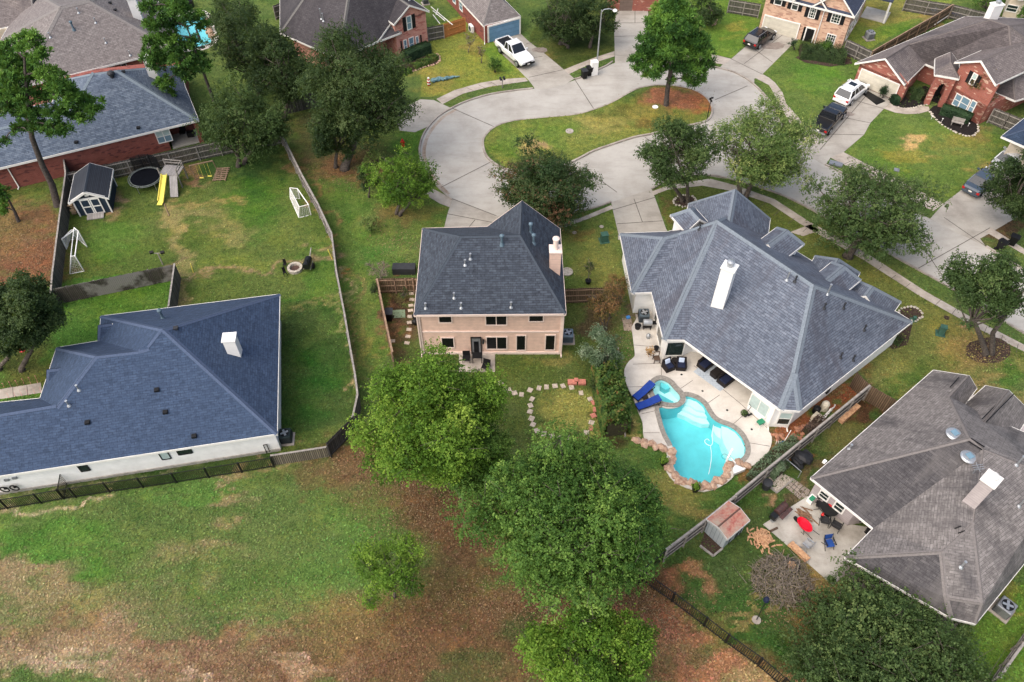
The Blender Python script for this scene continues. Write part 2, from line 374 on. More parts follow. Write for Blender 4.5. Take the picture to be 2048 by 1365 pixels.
def concrete(name, a, b, c, scale=0.35, crack=True):
 m, nt, bs = _nt(name); p = geo_pos(nt)
 c1 = ramp(nt, noise(nt, p, scale, 8, 0.7), [(0.32, a), (0.5, b), (0.68, c)])
 c2 = mixc(nt, ramp(nt, noise(nt, p, 14, 4, 0.8), [(0.3, (0.25,) * 3), (0.7, (0,) * 3)]), c1, tuple(x * 0.6 for x in a))
 mp = nt.nodes.new('ShaderNodeMapping'); mp.inputs['Scale'].default_value = (0.25, 1.0, 1); nt.links.new(p, mp.inputs[0])
 c3 = mixc(nt, ramp(nt, noise(nt, mp.outputs[0], 1.1, 6, 0.7), [(0.5, (0,) * 3), (0.78, (0.55,) * 3)]), c2, tuple(x * 0.72 for x in a))
 nt.links.new(c3, bs.inputs['Base Color']); bs.inputs['Roughness'].default_value = 0.9
 bumpit(nt, bs, noise(nt, p, 30, 3), 0.15, 0.01); MATS[name] = m; return m
ROADM = concrete('street_concrete', (0.30, 0.278, 0.248), (0.39, 0.37, 0.335), (0.45, 0.43, 0.395), 0.22)
DRIVEM = concrete('driveway_concrete', (0.25, 0.225, 0.195), (0.36, 0.335, 0.295), (0.43, 0.405, 0.36), 0.3)
WALKM = concrete('sidewalk_concrete', (0.24, 0.205, 0.17), (0.40, 0.35, 0.30), (0.50, 0.45, 0.39), 0.6)
DECKM = concrete('pool_deck_concrete', (0.48, 0.435, 0.38), (0.60, 0.56, 0.50), (0.66, 0.62, 0.56), 0.5)
PATIOM = concrete('patio_concrete', (0.25, 0.225, 0.19), (0.42, 0.395, 0.35), (0.52, 0.495, 0.45), 0.35)
KERBM = concrete('kerb_concrete', (0.20, 0.165, 0.14), (0.34, 0.30, 0.26), (0.46, 0.42, 0.38), 0.8)
JOINTM = plain('joint_tar', (0.10, 0.085, 0.075), 0.95, 0.3, 4.0)
COPING = plain('pool_coping', (0.27, 0.25, 0.22), 0.8, 0.2, 5.0)
# water surfaces
def watermat(name, tint, dens=0.0):
 m, nt, b = _nt(name)
 b.inputs['Base Color'].default_value = (*tint, 1); b.inputs['Roughness'].default_value = 0.04
 b.inputs['IOR'].default_value = 1.33; b.inputs['Transmission Weight'].default_value = 0.85
 b.inputs['Specular IOR Level'].default_value = 0.3
 bumpit(nt, b, noise(nt, geo_pos(nt), 2.2, 4), 0.12, 0.03)
 MATS[name] = m; return m
WATER = watermat('pool_water', (0.30, 0.86, 0.90))
PLASTER = plain('pool_plaster', (0.17, 0.60, 0.64), 0.7, 0.10, 0.45)
STEPM = plain('pool_step_plaster', (0.70, 0.86, 0.85), 0.7, 0.05, 0.7)
# ground: grass whose colour differs patch by patch (attribute 'col'), broken up by procedural noise
def grassmat(name):
 m, nt, b = _nt(name); p = geo_pos(nt)
 a = nt.nodes.new('ShaderNodeAttribute'); a.attribute_name = 'col'
 base = a.outputs['Color']
 f1 = noise(nt, p, 1.3, 8, 0.75); f2 = noise(nt, p, 9.0, 6, 0.8); f3 = noise(nt, p, 0.32, 7, 0.72)
 straw = mixc(nt, 1.0, base, (1.5, 1.3, 1.1), 'MULTIPLY')
 deep = mixc(nt, 1.0, base, (0.60, 0.74, 0.66), 'MULTIPLY')
 c = mixc(nt, ramp(nt, f3, [(0.46, (0,) * 3), (0.60, (0.8,) * 3)]), base, straw)
 c = mixc(nt, ramp(nt, f1, [(0.36, (0.9,) * 3), (0.50, (0,) * 3)]), c, deep)
 c = mixc(nt, ramp(nt, f2, [(0.32, (0.75,) * 3), (0.5, (0,) * 3)]), c, mixc(nt, 1.0, base, (0.42, 0.5, 0.42), 'MULTIPLY'))
 c = mixc(nt, ramp(nt, f2, [(0.54, (0,) * 3), (0.72, (0.65,) * 3)]), c, mixc(nt, 1.0, base, (1.9, 1.6, 1.5), 'MULTIPLY'))
 c = mixc(nt, 0.9, c, ramp(nt, noise(nt, p, 2.1, 9, .95), [(0.38, (0.24,) * 3), (0.5, (0.5,) * 3), (0.62, (0.80, .77, .70))]), 'OVERLAY')
 c = mixc(nt, 0.7, c, ramp(nt, noise(nt, p, 7.5, 6, .9), [(0.36, (0.22,) * 3), (0.5, (0.5,) * 3), (0.64, (0.82, .80, .74))]), 'OVERLAY')
 v = nt.nodes.new('ShaderNodeTexVoronoi'); v.inputs['Scale'].default_value = 3.2; nt.links.new(p, v.inputs['Vector'])
 c = mixc(nt, ramp(nt, v.outputs['Distance'], [(0.035, (0.5,) * 3), (0.075, (0,) * 3)]), c, (0.30, 0.20, 0.12))
 nt.links.new(c, b.inputs['Base Color']); b.inputs['Roughness'].default_value = 0.95
 b.inputs['Specular IOR Level'].default_value = 0.1
 bumpit(nt, b, noise(nt, p, 16, 6, 0.8), 0.8, 0.06)
 MATS[name] = m; return m
GRASS = grassmat('lawn_grass')
OAKL = leafmat('live_oak_leaves', [(0.016, 0.034, 0.014), (0.032, 0.062, 0.026), (0.055, 0.095, 0.040), (0.085, 0.125, 0.055)])
OAKD = leafmat('dark_oak_leaves', [(0.010, 0.024, 0.012), (0.022, 0.044, 0.020), (0.040, 0.070, 0.032), (0.062, 0.095, 0.046)])
ELML = leafmat('bright_elm_leaves', [(0.020, 0.048, 0.008), (0.048, 0.096, 0.016), (0.085, 0.145, 0.026), (0.15, 0.21, 0.045)], 0.3)
ELMG = leafmat('mid_elm_leaves', [(0.015, 0.040, 0.012), (0.036, 0.076, 0.021), (0.068, 0.122, 0.034), (0.115, 0.175, 0.052)], 0.3)
YELL = leafmat('yellowing_leaves', [(0.036, 0.064, 0.018), (0.075, 0.115, 0.032), (0.13, 0.165, 0.050), (0.22, 0.225, 0.085)], 0.3)
MYRT = leafmat('myrtle_leaves', [(0.014, 0.032, 0.011), (0.028, 0.052, 0.018), (0.050, 0.070, 0.025), (0.12, 0.060, 0.035)])
PINEL = leafmat('pine_needles', [(0.012, 0.034, 0.010), (0.030, 0.075, 0.016), (0.060, 0.125, 0.022), (0.10, 0.18, 0.030)], 0.15)
SAGEL = leafmat('sage_leaves', [(0.045, 0.075, 0.040), (0.09, 0.13, 0.075), (0.16, 0.20, 0.13), (0.25, 0.27, 0.20)])
RUSTL = leafmat('rust_leaves', [(0.06, 0.055, 0.02), (0.11, 0.075, 0.03), (0.18, 0.085, 0.04), (0.10, 0.11, 0.035)])
HEDGEL = leafmat('hedge_leaves', [(0.006, 0.016, 0.007), (0.012, 0.028, 0.012), (0.022, 0.045, 0.018), (0.035, 0.065, 0.025)], 0.1)
GARDL = leafmat('garden_leaves', [(0.02, 0.045, 0.012), (0.05, 0.10, 0.02), (0.10, 0.12, 0.03), (0.16, 0.07, 0.03)])
# ================================================================ ground sheet
def s2l(c): return tuple(((v / 255) / 12.92 if v / 255 <= 0.04045 else ((v / 255 + 0.055) / 1.055) ** 2.4) * GK for v in c)
GK = 0.80
def pxy(x, y, z=0.0):
 dep = y * math.cos(PITCH) - (z - CAMH) * math.sin(PITCH); up = y * math.sin(PITCH) + (z - CAMH) * math.cos(PITCH)
 return CX + F_ * x / dep, CY - F_ * up / dep
def vnoise(nx, ny, cells, seed):
 rg = np.random.default_rng(seed); g = rg.random((cells + 2, cells + 2))
 u = np.linspace(0, cells, nx); v = np.linspace(0, cells, ny)
 iu = np.minimum(u.astype(int), cells - 1); iv = np.minimum(v.astype(int), cells - 1); fu = u - iu; fv = v - iv
 fu = fu * fu * (3 - 2 * fu); fv = fv * fv * (3 - 2 * fv)
 a = g[iu][:, iv]; b = g[iu + 1][:, iv]; c = g[iu][:, iv + 1]; d = g[iu + 1][:, iv + 1]
 return (a * (1 - fu)[:, None] + b * fu[:, None]) * (1 - fv)[None] + (c * (1 - fu)[:, None] + d * fu[:, None]) * fv[None] - 0.5
GX0, GX1, GY0, GY1, GS = -84.0, 84.0, 6.0, 112.0, 0.25
gnx = int((GX1 - GX0) / GS) + 1; gny = int((GY1 - GY0) / GS) + 1
gx = np.linspace(GX0, GX1, gnx); gy = np.linspace(GY0, GY1, gny); GXX, GYY = np.meshgrid(gx, gy, indexing='ij')
n1, n2 = vnoise(gnx, gny, 60, 1), vnoise(gnx, gny, 60, 2); n3, n4 = vnoise(gnx, gny, 170, 3), vnoise(gnx, gny, 170, 4); n5, n6, n7 = (vnoise(gnx, gny, 400, k) for k in (5, 6, 7))
def pcoords(X, Y):
 dep = Y * math.cos(PITCH) + CAMH * math.sin(PITCH); up = Y * math.sin(PITCH) - CAMH * math.cos(PITCH)
 return CX + F_ * X / dep, CY - F_ * up / dep
PX, PY = pcoords(GXX, GYY)
PXn, PYn = pcoords(GXX + n1 * 2.4 + n3 * 1.5 + n5 * .8, GYY + n2 * 2.4 + n4 * 1.5 + n6 * .8)
gcol = np.zeros((gnx, gny, 3)); gcol[:] = s2l((88, 108, 58))
def lawn(poly, c):
 ins = np.zeros(PX.shape, bool); j = len(poly) - 1
 for i in range(len(poly)):
  xi, yi = poly[i]; xj, yj = poly[j]
  with np.errstate(divide='ignore', invalid='ignore'):
   cr = ((yi > PY) != (yj > PY)) & (PX < (xj - xi) * (PY - yi) / (yj - yi + 1e-9) + xi)
  ins ^= cr; j = i
 gcol[ins] = s2l(c)
def blob(cx, cy, rx, ry, c, st=1.0, an=0.0):
 ca, sa = math.cos(R(an)), math.sin(R(an)); u = (PXn - cx) * ca + (PYn - cy) * sa; v = -(PXn - cx) * sa + (PYn - cy) * ca
 q = (u / rx) ** 2 + (v / ry) ** 2; w = st * np.clip(2.0 * np.exp(-q * 0.9) - 0.35 + (n7 * .9 + n4 * .7) * np.exp(-q * .45), 0, 1)
 gcol[:] = gcol * (1 - w[..., None]) + np.array(s2l(c)) * w[..., None]
def trail(pts, wd, c, st=0.8):
 dm = np.full(PX.shape, 1e9)
 for (x0, y0), (x1, y1) in zip(pts[:-1], pts[1:]):
  L = (x1 - x0) ** 2 + (y1 - y0) ** 2; t = np.clip(((PXn - x0) * (x1 - x0) + (PYn - y0) * (y1 - y0)) / L, 0, 1)
  dm = np.minimum(dm, np.hypot(PXn - x0 - t * (x1 - x0), PYn - y0 - t * (y1 - y0)))
 w = st * np.exp(-(dm / wd) ** 2); gcol[:] = gcol * (1 - w[..., None]) + np.array(s2l(c)) * w[..., None]
STRAW, SOIL, RED, DRY, VIV, DEEP = (146, 136, 90), (152, 128, 102), (106, 82, 60), (134, 126, 78), (86, 120, 56), (58, 84, 44)
# lawns, each bounded by fences or paving
lawn([(125, 350), (390, 290), (568, 262), (600, 345), (635, 407), (663, 467), (690, 629), (713, 800), (652, 915), (560, 930), (560, 590), (340, 615), (349, 535), (100, 575)], (88, 105, 52))
lawn([(-300, 600), (349, 540), (337, 615), (0, 860), (-300, 860)], (78, 112, 48))
lawn([(-300, 960), (140, 1000), (560, 925), (552, 880), (710, 840), (700, 600), (560, 600), (540, 905), (-300, 1000)], (70, 90, 46))
lawn([(-300, 350), (128, 345), (104, 552), (0, 620), (-300, 620)], (98, 108, 60))
lawn([(573, 200), (640, 185), (850, 260), (900, 400), (890, 460), (845, 470), (755, 560), (785, 705), (713, 780), (690, 629), (663, 467), (600, 345)], (94, 116, 58))
lawn([(786, 690), (755, 560), (835, 556), (840, 700), (1120, 700), (1130, 578), (1240, 576), (1240, 876), (1000, 900), (800, 800)], (88, 102, 54))
lawn([(960, 290), (1000, 250), (1420, 170), (1420, 245), (1160, 320), (1020, 345)], (112, 124, 62))
lawn([(1110, 450), (1230, 410), (1242, 470), (1240, 576), (1130, 578)], (100, 116, 60))
lawn([(1310, 380), (1340, 350), (1480, 370), (1850, 583), (2100, 740), (2100, 760), (1825, 640), (1500, 450), (1335, 462)], (92, 104, 52))
lawn([(1250, 576), (1300, 560), (1830, 640), (2100, 740), (1796, 800), (1716, 747), (1400, 900), (1330, 1000)], (112, 118, 66))
lawn([(1235, 700), (1262, 700), (1290, 870), (1420, 990), (1540, 900), (1600, 885), (1471, 990), (1332, 1124), (1200, 1150), (1180, 950)], (84, 108, 54))
lawn([(1332, 1124), (1471, 1010), (1600, 905), (1740, 790), (1800, 810), (1622, 956), (1720, 1160), (2100, 1400), (1640, 1420), (1287, 1165)], (72, 90, 48))
lawn([(2100, 1120), (1950, 1240), (1900, 1420), (2100, 1420)], (92, 122, 50))
lawn([(1511, 158), (1530, 110), (1600, 100), (1800, 130), (1710, 165), (1590, 260)], (92, 114, 56))
lawn([(1687, 305), (1770, 215), (1900, 250), (2100, 290), (2000, 350), (1900, 410), (1700, 310)], (96, 118, 58))
lawn([(1700, 0), (1910, 0), (1700, 120), (1640, 90)], (118, 134, 62))
lawn([(840, 195), (850, 60), (1000, 0), (990, 90), (1060, 160), (900, 190)], (122, 132, 62))
lawn([(1056, 80), (1100, 0), (1230, 0), (1229, 102), (1130, 145)], (78, 92, 46))
lawn([(1380, 0), (1525, 0), (1515, 60), (1462, 118), (1430, 110)], (96, 124, 52))
# field at the bottom
for b_ in [(150, 1290, 260, 70, SOIL, .85), (40, 1160, 120, 45, SOIL, .75), (430, 1330, 190, 60, SOIL, .8), (560, 1350, 280, 50, RED, .7), (760, 1290, 180, 60, (116, 84, 62), .7), (380, 1290, 160, 34, (118, 88, 68), .7), (120, 1240, 80, 20, (124, 96, 74), .6), (640, 1340, 90, 16, (196, 164, 134), .7), (940, 1240, 80, 60, (84, 58, 44), .6), (870, 1040, 60, 80, (94, 62, 46), .6), (1010, 1230, 120, 40, (92, 66, 48), .6), (380, 1115, 120, 26, SOIL, .6), (300, 1200, 160, 40, (136, 126, 92), .35), (120, 1200, 160, 40, (124, 124, 80), .35), (520, 1150, 160, 50, (92, 112, 58), .6), (250, 1130, 90, 30, (96, 116, 60), .5), (330, 1250, 90, 22, (86, 104, 56), .5), (600, 1240, 90, 30, (98, 108, 60), .5), (20, 1000, 160, 60, (92, 120, 58), .6),
           (850, 1320, 260, 80, RED, .85), (700, 1250, 120, 60, (122, 104, 68), .7), (640, 950, 60, 30, RED, .6), (770, 920, 110, 60, RED, .95), (800, 1000, 110, 60, RED, .9), (930, 1080, 110, 70, RED, .95), (870, 1180, 130, 80, RED, .7),
           (1080, 1230, 150, 70, RED, .9), (1250, 1200, 110, 60, RED, .9), (1330, 1260, 90, 60, (150, 100, 78), .8), (1420, 1340, 120, 50, (158, 108, 84), .85), (1150, 1350, 200, 60, RED, .7), (1040, 1260, 60, 30, DEEP, .6), (1400, 1300, 50, 18, DEEP, .5),
           (1540, 1400, 80, 40, (160, 130, 95), .8), (710, 1060, 80, 90, VIV, .6), (60, 1085, 200, 40, (78, 120, 48), .8), (380, 985, 120, 18, VIV, .8), (650, 1170, 70, 50, VIV, .45), (350, 1060, 170, 50, (84, 104, 54), .6), (540, 1050, 120, 60, (86, 106, 56), .6),
           (450, 1010, 50, 16, SOIL, .55), (480, 960, 40, 8, SOIL, .6), (760, 1130, 90, 60, (84, 112, 54), .6), (430, 1250, 60, 20, DEEP, .3), (250, 1020, 60, 14, DEEP, .4), (930, 1350, 60, 25, DEEP, .5), (100, 1345, 70, 20, (190, 165, 140), .5), (420, 1350, 60, 16, (196, 170, 145), .5)]: blob(*b_)
trail([(-50, 1016), (60, 1012), (130, 998), (230, 990)], 7, (176, 160, 130), .9); trail([(490, 925), (540, 935), (600, 918), (650, 915)], 7, SOIL, .6)
# side strip below the white wall
trail([(0, 985), (300, 935), (540, 895), (560, 870)], 5, (150, 140, 112), .5)
# left yard
for b_ in [(350, 445, 22, 55, STRAW, .75), (400, 425, 60, 14, STRAW, .65, -12), (445, 455, 40, 30, STRAW, .5), (350, 560, 12, 60, SOIL, .6), (235, 400, 20, 24, SOIL, .9), (215, 440, 40, 10, DEEP, .4), (300, 330, 60, 14, (140, 104, 76), .8, -10), (395, 350, 14, 18, (150, 112, 92), .8), (460, 520, 90, 16, (110, 124, 60), .5),
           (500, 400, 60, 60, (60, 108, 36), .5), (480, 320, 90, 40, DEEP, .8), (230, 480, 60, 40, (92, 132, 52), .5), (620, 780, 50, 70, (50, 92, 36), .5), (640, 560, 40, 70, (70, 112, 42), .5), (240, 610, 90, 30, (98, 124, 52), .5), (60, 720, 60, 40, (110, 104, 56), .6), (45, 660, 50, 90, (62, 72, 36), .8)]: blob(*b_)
trail([(340, 545), (372, 555), (380, 548), (500, 535), (600, 520), (668, 498)], 5, SOIL, .75); trail([(345, 420), (362, 470), (366, 520), (372, 560), (366, 610)], 8, STRAW, .8); trail([(330, 410), (380, 402), (440, 395), (500, 385)], 5, (168, 146, 96), .6)
trail([(568, 625), (620, 618), (680, 612)], 4, STRAW, .5); trail([(684, 530), (690, 620), (700, 700), (710, 790)], 5, (168, 150, 112), .9); trail([(575, 300), (605, 360), (640, 420), (665, 470)], 5, (150, 118, 84), .8)
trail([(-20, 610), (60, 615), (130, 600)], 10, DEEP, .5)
for b_ in [(60, 520, 80, 60, (122, 84, 64), .95), (20, 440, 60, 60, (118, 96, 66), .8), (90, 440, 30, 40, (128, 92, 70), .8), (40, 390, 60, 18, (84, 110, 48), .6)]: blob(*b_)
# side yard between the fences and the front of the pink house
for b_ in [(700, 330, 90, 40, (110, 92, 64), .8), (640, 280, 60, 60, (106, 98, 66), .7), (660, 340, 40, 30, (140, 104, 76), .7), (800, 440, 60, 18, (118, 100, 64), .7), (850, 430, 40, 30, (130, 124, 68), .6), (745, 500, 40, 25, VIV, .8), (700, 430, 30, 40, (72, 104, 44), .6), (820, 290, 25, 30, (80, 120, 46), .7), (705, 545, 10, 6, (170, 110, 70), .7), (700, 640, 26, 60, (88, 120, 50), .5), (740, 680, 12, 80, (140, 132, 80), .5), (715, 620, 8, 100, (142, 118, 84), .5)]: blob(*b_)
# back yard of the pink house
for b_ in [(1130, 830, 60, 45, (152, 150, 82), .75), (1100, 725, 60, 14, (140, 128, 76), .6), (1030, 760, 60, 40, (92, 106, 52), .6), (800, 650, 22, 60, (98, 82, 62), .8), (790, 620, 12, 40, (86, 62, 52), .7), (1180, 640, 20, 60, (66, 86, 44), .7), (1160, 720, 30, 30, (72, 88, 46), .7), (1200, 640, 40, 30, (90, 74, 58), .8), (1215, 800, 34, 90, (74, 62, 44), .9), (1000, 860, 90, 30, (84, 98, 50), .6)]: blob(*b_)
trail([(770, 560), (790, 700)], 6, (128, 96, 74), .8)
for b_ in [(1190, 530, 40, 50, (128, 126, 68), .5), (1180, 470, 40, 12, (126, 96, 60), .5), (1150, 540, 20, 20, (84, 110, 48), .4)]: blob(*b_)
# lawn round the pool
for b_ in [(1340, 985, 60, 50, (140, 132, 74), .75), (1420, 1030, 60, 26, (150, 134, 80), .7), (1262, 850, 16, 18, (164, 150, 92), .8), (1258, 790, 12, 50, (56, 84, 38), .7), (1480, 960, 40, 30, (66, 98, 42), .6), (1570, 870, 50, 24, (150, 92, 64), .95, -35), (1640, 810, 60, 20, (140, 84, 60), .95, -35), (1700, 770, 40, 18, (146, 84, 58), .95, -35), (1300, 920, 40, 16, (84, 110, 52), .6), (1500, 930, 18, 18, (140, 96, 66), .7), (1275, 610, 30, 20, (118, 100, 84), .9)]: blob(*b_)
# right back yard
for b_ in [(1380, 1150, 40, 22, (150, 112, 82), .9), (1430, 1230, 40, 24, (140, 122, 72), .7), (1335, 1180, 24, 30, (148, 104, 76), .8), (1520, 990, 14, 10, (158, 126, 100), .8), (1650, 1190, 60, 60, (150, 122, 78), .7), (1560, 1130, 50, 20, (92, 108, 54), .7), (1700, 870, 40, 40, (110, 104, 62), .6, -35), (1600, 930, 50, 14, (104, 88, 66), .8, -38), (1420, 1200, 60, 30, (66, 100, 44), .5), (1490, 1270, 70, 40, (58, 96, 40), .5), (1640, 1260, 60, 50, (118, 98, 64), .7), (1690, 930, 30, 10, (96, 88, 60), .7, -35), (1730, 810, 36, 20, (86, 60, 46), .9, -35), (1590, 1000, 30, 20, (96, 76, 62), .7), (1490, 1220, 20, 10, (160, 136, 92), .5), (2010, 1200, 30, 60, (128, 124, 62), .6)]: blob(*b_)
# island
for b_ in [(1350, 200, 60, 22, (156, 104, 80), .95), (1400, 205, 30, 18, (160, 98, 66), .7), (1060, 287, 26, 13, (178, 146, 112), .95), (1200, 255, 60, 20, (146, 138, 80), .7), (1270, 230, 50, 20, (132, 124, 66), .8), (1020, 285, 26, 30, (84, 124, 50), .5), (1100, 270, 50, 20, (90, 126, 52), .5), (1340, 240, 60, 14, (120, 118, 62), .7), (1290, 250, 24, 10, (92, 64, 42), .5), (1230, 275, 50, 10, (110, 120, 62), .6), (1230, 235, 30, 6, (72, 84, 40), .6), (1250, 220, 30, 6, (64, 76, 34), .6)]: blob(*b_)
trail([(1170, 235), (1260, 195), (1310, 180), (1370, 185)], 5, (88, 104, 44), .6)
# front lawns
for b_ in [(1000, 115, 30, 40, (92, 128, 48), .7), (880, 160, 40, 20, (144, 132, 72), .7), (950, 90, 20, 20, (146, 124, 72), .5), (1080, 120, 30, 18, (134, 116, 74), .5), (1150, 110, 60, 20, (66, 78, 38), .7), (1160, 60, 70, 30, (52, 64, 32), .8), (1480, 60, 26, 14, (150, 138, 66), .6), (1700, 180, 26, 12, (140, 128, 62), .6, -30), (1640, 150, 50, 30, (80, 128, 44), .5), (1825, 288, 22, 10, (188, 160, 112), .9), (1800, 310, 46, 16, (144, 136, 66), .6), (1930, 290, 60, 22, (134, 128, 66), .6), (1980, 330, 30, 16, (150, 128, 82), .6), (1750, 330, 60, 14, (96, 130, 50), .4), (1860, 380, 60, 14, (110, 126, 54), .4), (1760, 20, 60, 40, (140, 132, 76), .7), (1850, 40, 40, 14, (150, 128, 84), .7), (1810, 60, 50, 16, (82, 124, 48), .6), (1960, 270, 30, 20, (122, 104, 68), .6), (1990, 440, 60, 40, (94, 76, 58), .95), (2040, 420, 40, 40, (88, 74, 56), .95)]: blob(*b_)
for b_ in [(1950, 700, 60, 40, (150, 130, 84), .75), (1900, 720, 50, 40, (140, 126, 76), .6), (1850, 740, 50, 24, (74, 100, 44), .6), (1800, 770, 40, 20, (66, 98, 42), .7), (2030, 740, 20, 14, (70, 108, 44), .7), (1870, 640, 50, 30, (128, 126, 66), .6), (1900, 660, 30, 30, (132, 126, 72), .5), (1500, 420, 60, 16, (92, 102, 52), .5), (1990, 790, 60, 30, (154, 130, 92), .6), (1930, 640, 18, 8, (150, 118, 92), .8), (1640, 470, 60, 12, (104, 108, 56), .5), (1750, 560, 60, 20, (112, 112, 58), .5)]: blob(*b_)
trail([(1330, 390), (1345, 440), (1350, 465)], 6, (108, 88, 62), .7)
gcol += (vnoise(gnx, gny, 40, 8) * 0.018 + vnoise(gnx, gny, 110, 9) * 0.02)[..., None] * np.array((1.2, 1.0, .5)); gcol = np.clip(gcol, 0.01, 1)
POOLDECK = [(1263, 656), (1268, 697), (1269, 714), (1258, 724), (1249, 739), (1249, 756), (1255, 776), (1266, 798), (1276, 825), (1285, 847), (1286, 868), (1290, 881), (1303, 887), (1320, 893), (1333, 905), (1332, 930), (1333, 945), (1348, 964), (1375, 978), (1408, 985), (1440, 975), (1462, 960), (1476, 944), (1497, 937), (1515, 927), (1530, 915), (1541, 895), (1543, 876), (1537, 864), (1540, 820), (1520, 770), (1500, 740), (1440, 660), (1380, 615), (1320, 620), (1300, 600), (1272, 640)]
DECKW_ = GP(smooth_line(POOLDECK[:29], 2) + POOLDECK[29:])
dk = [(x, y) for x, y in DECKW_]
hole = np.zeros((gnx - 1, gny - 1), bool); cxm = (gx[:-1] + gx[1:]) / 2; cym = (gy[:-1] + gy[1:]) / 2
dxs = [p[0] for p in dk]; dys = [p[1] for p in dk]
for i in range(gnx - 1):
 if not (min(dxs) < cxm[i] < max(dxs)): continue
 for j in range(gny - 1):
  if min(dys) < cym[j] < max(dys) and all(inside(dk, cxm[i] + a_, cym[j] + b_) for a_ in (-.2, .2) for b_ in (-.2, .2)): hole[i, j] = True
idx = np.arange(gnx * gny).reshape(gnx, gny)
keep = ~hole
q = np.stack([idx[:-1, :-1][keep], idx[1:, :-1][keep], idx[1:, 1:][keep], idx[:-1, 1:][keep]], 1)
gv = np.stack([GXX.ravel(), GYY.ravel(), np.zeros(gnx * gny)], 1); nb = len(gv)
far = 2500.0
cn = [(GX0, GY0), (GX1, GY0), (GX1, GY1), (GX0, GY1)]; fo = [(-far, -far), (far, -far), (far, far), (-far, far)]
gv = np.vstack([gv, [(x, y, 0) for x, y in cn + fo]]); ring = [(nb + 4 + i, nb + 4 + (i + 1) % 4, nb + (i + 1) % 4, nb + i) for i in range(4)]
q = np.vstack([q, ring])
me = bpy.data.meshes.new('ground'); me.vertices.add(len(gv)); me.vertices.foreach_set('co', gv.ravel())
me.loops.add(len(q) * 4); me.loops.foreach_set('vertex_index', q.ravel()); me.polygons.add(len(q)); me.polygons.foreach_set('loop_start', np.arange(0, len(q) * 4, 4)); me.polygons.foreach_set('loop_total', np.full(len(q), 4))
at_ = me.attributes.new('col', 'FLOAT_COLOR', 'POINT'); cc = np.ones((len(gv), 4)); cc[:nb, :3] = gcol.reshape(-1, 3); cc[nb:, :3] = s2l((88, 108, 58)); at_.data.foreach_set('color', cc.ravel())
me.update(); me.validate(); me.materials.append(GRASS)
ground = bpy.data.objects.new('ground', me); COL.objects.link(ground); struct(ground)
def gcolour(x, y):
 i = min(gnx - 1, max(0, int(round((x - GX0) / GS)))); j = min(gny - 1, max(0, int(round((y - GY0) / GS)))); return tuple(gcol[i, j])
# ================================================================ flat sheets
def sheet(name, polys, z, mat, kind='structure', th=0.0, holes=()):
 m = M()
 for p in polys:
  bm = bmesh.new(); vs = [bm.verts.new((x, y, 0)) for x, y in p]
  ed = [bm.edges.new((vs[i], vs[(i + 1) % len(vs)])) for i in range(len(vs))]
  for h in holes:
   hv = [bm.verts.new((x, y, 0)) for x, y in h]; ed += [bm.edges.new((hv[i], hv[(i + 1) % len(hv)])) for i in range(len(hv))]
  bmesh.ops.triangle_fill(bm, edges=ed, use_beauty=True, use_dissolve=False, normal=(0, 0, 1))
  bm.verts.index_update()
  V = [(v.co.x, v.co.y, z) for v in bm.verts]; Fs = []
  for f in bm.faces:
   ii = [v.index for v in f.verts]
   Fs.append(ii if f.normal.z > 0 else ii[::-1])
  m.idx(V, Fs)
  if th:
   for loop in [p] + list(holes):
    for i in range(len(loop)):
     a, b = loop[i], loop[(i + 1) % len(loop)]; m.face([(a[0], a[1], z - th), (b[0], b[1], z - th), (b[0], b[1], z), (a[0], a[1], z)])
  bm.free()
 o = m.build(name, mat)
 if kind == 'structure': struct(o)
 return o
def ribbon(pts, w, z):
 out = []; n = len(pts)
 L, Rr = [], []
 for i, p in enumerate(pts):
  a = pts[max(0, i - 1)]; b = pts[min(n - 1, i + 1)]; d = Vector((b[0] - a[0], b[1] - a[1])).normalized(); nn = Vector((-d.y, d.x)) * w / 2
  L.append((p[0] + nn.x, p[1] + nn.y)); Rr.append((p[0] - nn.x, p[1] - nn.y))
 return L, Rr
def strip(m, pts, w, z0, z1, closed=False, mi=0):
 if closed: pts = list(pts) + [pts[0], pts[1]]
 L, Rr = ribbon(pts, w, 0); k = len(pts)
 r_ = range(k - 1) if not closed else range(0, k - 2)
 if closed: L[0] = L[k - 2]; Rr[0] = Rr[k - 2]
 for i in r_:
  a, b, c, d = Rr[i], Rr[i + 1], L[i + 1], L[i]
  m.face([(a[0], a[1], z1), (b[0], b[1], z1), (c[0], c[1], z1), (d[0], d[1], z1)], mi)
  if z1 - z0 > 0.01:
   m.face([(a[0], a[1], z0), (b[0], b[1], z0), (b[0], b[1], z1), (a[0], a[1], z1)], mi)
   m.face([(c[0], c[1], z0), (d[0], d[1], z0), (d[0], d[1], z1), (c[0], c[1], z1)], mi)
 return m
W_KERB = [(1162, 156), (1132, 167), (1100, 175), (1066, 178), (1029, 182), (978, 190), (933, 203.6), (904, 217), (878, 232.6), (858, 253), (844, 277), (839, 308), (851, 342), (870, 368), (889, 387), (904, 400)]
E_KERB = [(1418, 133), (1438, 137), (1467, 145), (1492, 158), (1510, 172), (1528, 190), (1546, 213), (1556, 240), (1580, 275), (1615, 307), (1650, 330), (1700, 355), (1760, 387), (1848, 432), (1905, 461), (1972, 494), (2048, 541), (2140, 600)]
S_KERB = [(2160, 745), (2048, 668), (1960, 614), (1888, 569), (1833, 539), (1740, 487), (1640, 430), (1566, 392), (1470, 361), (1400, 350), (1340, 360), (1304, 379)]
M_KERB = [(1222, 405), (1190, 416), (1130, 430), (1060, 436), (993, 433), (950, 420), (904, 400)]
N_KERB = [(1230, 126), (1191, 142), (1162, 156)]
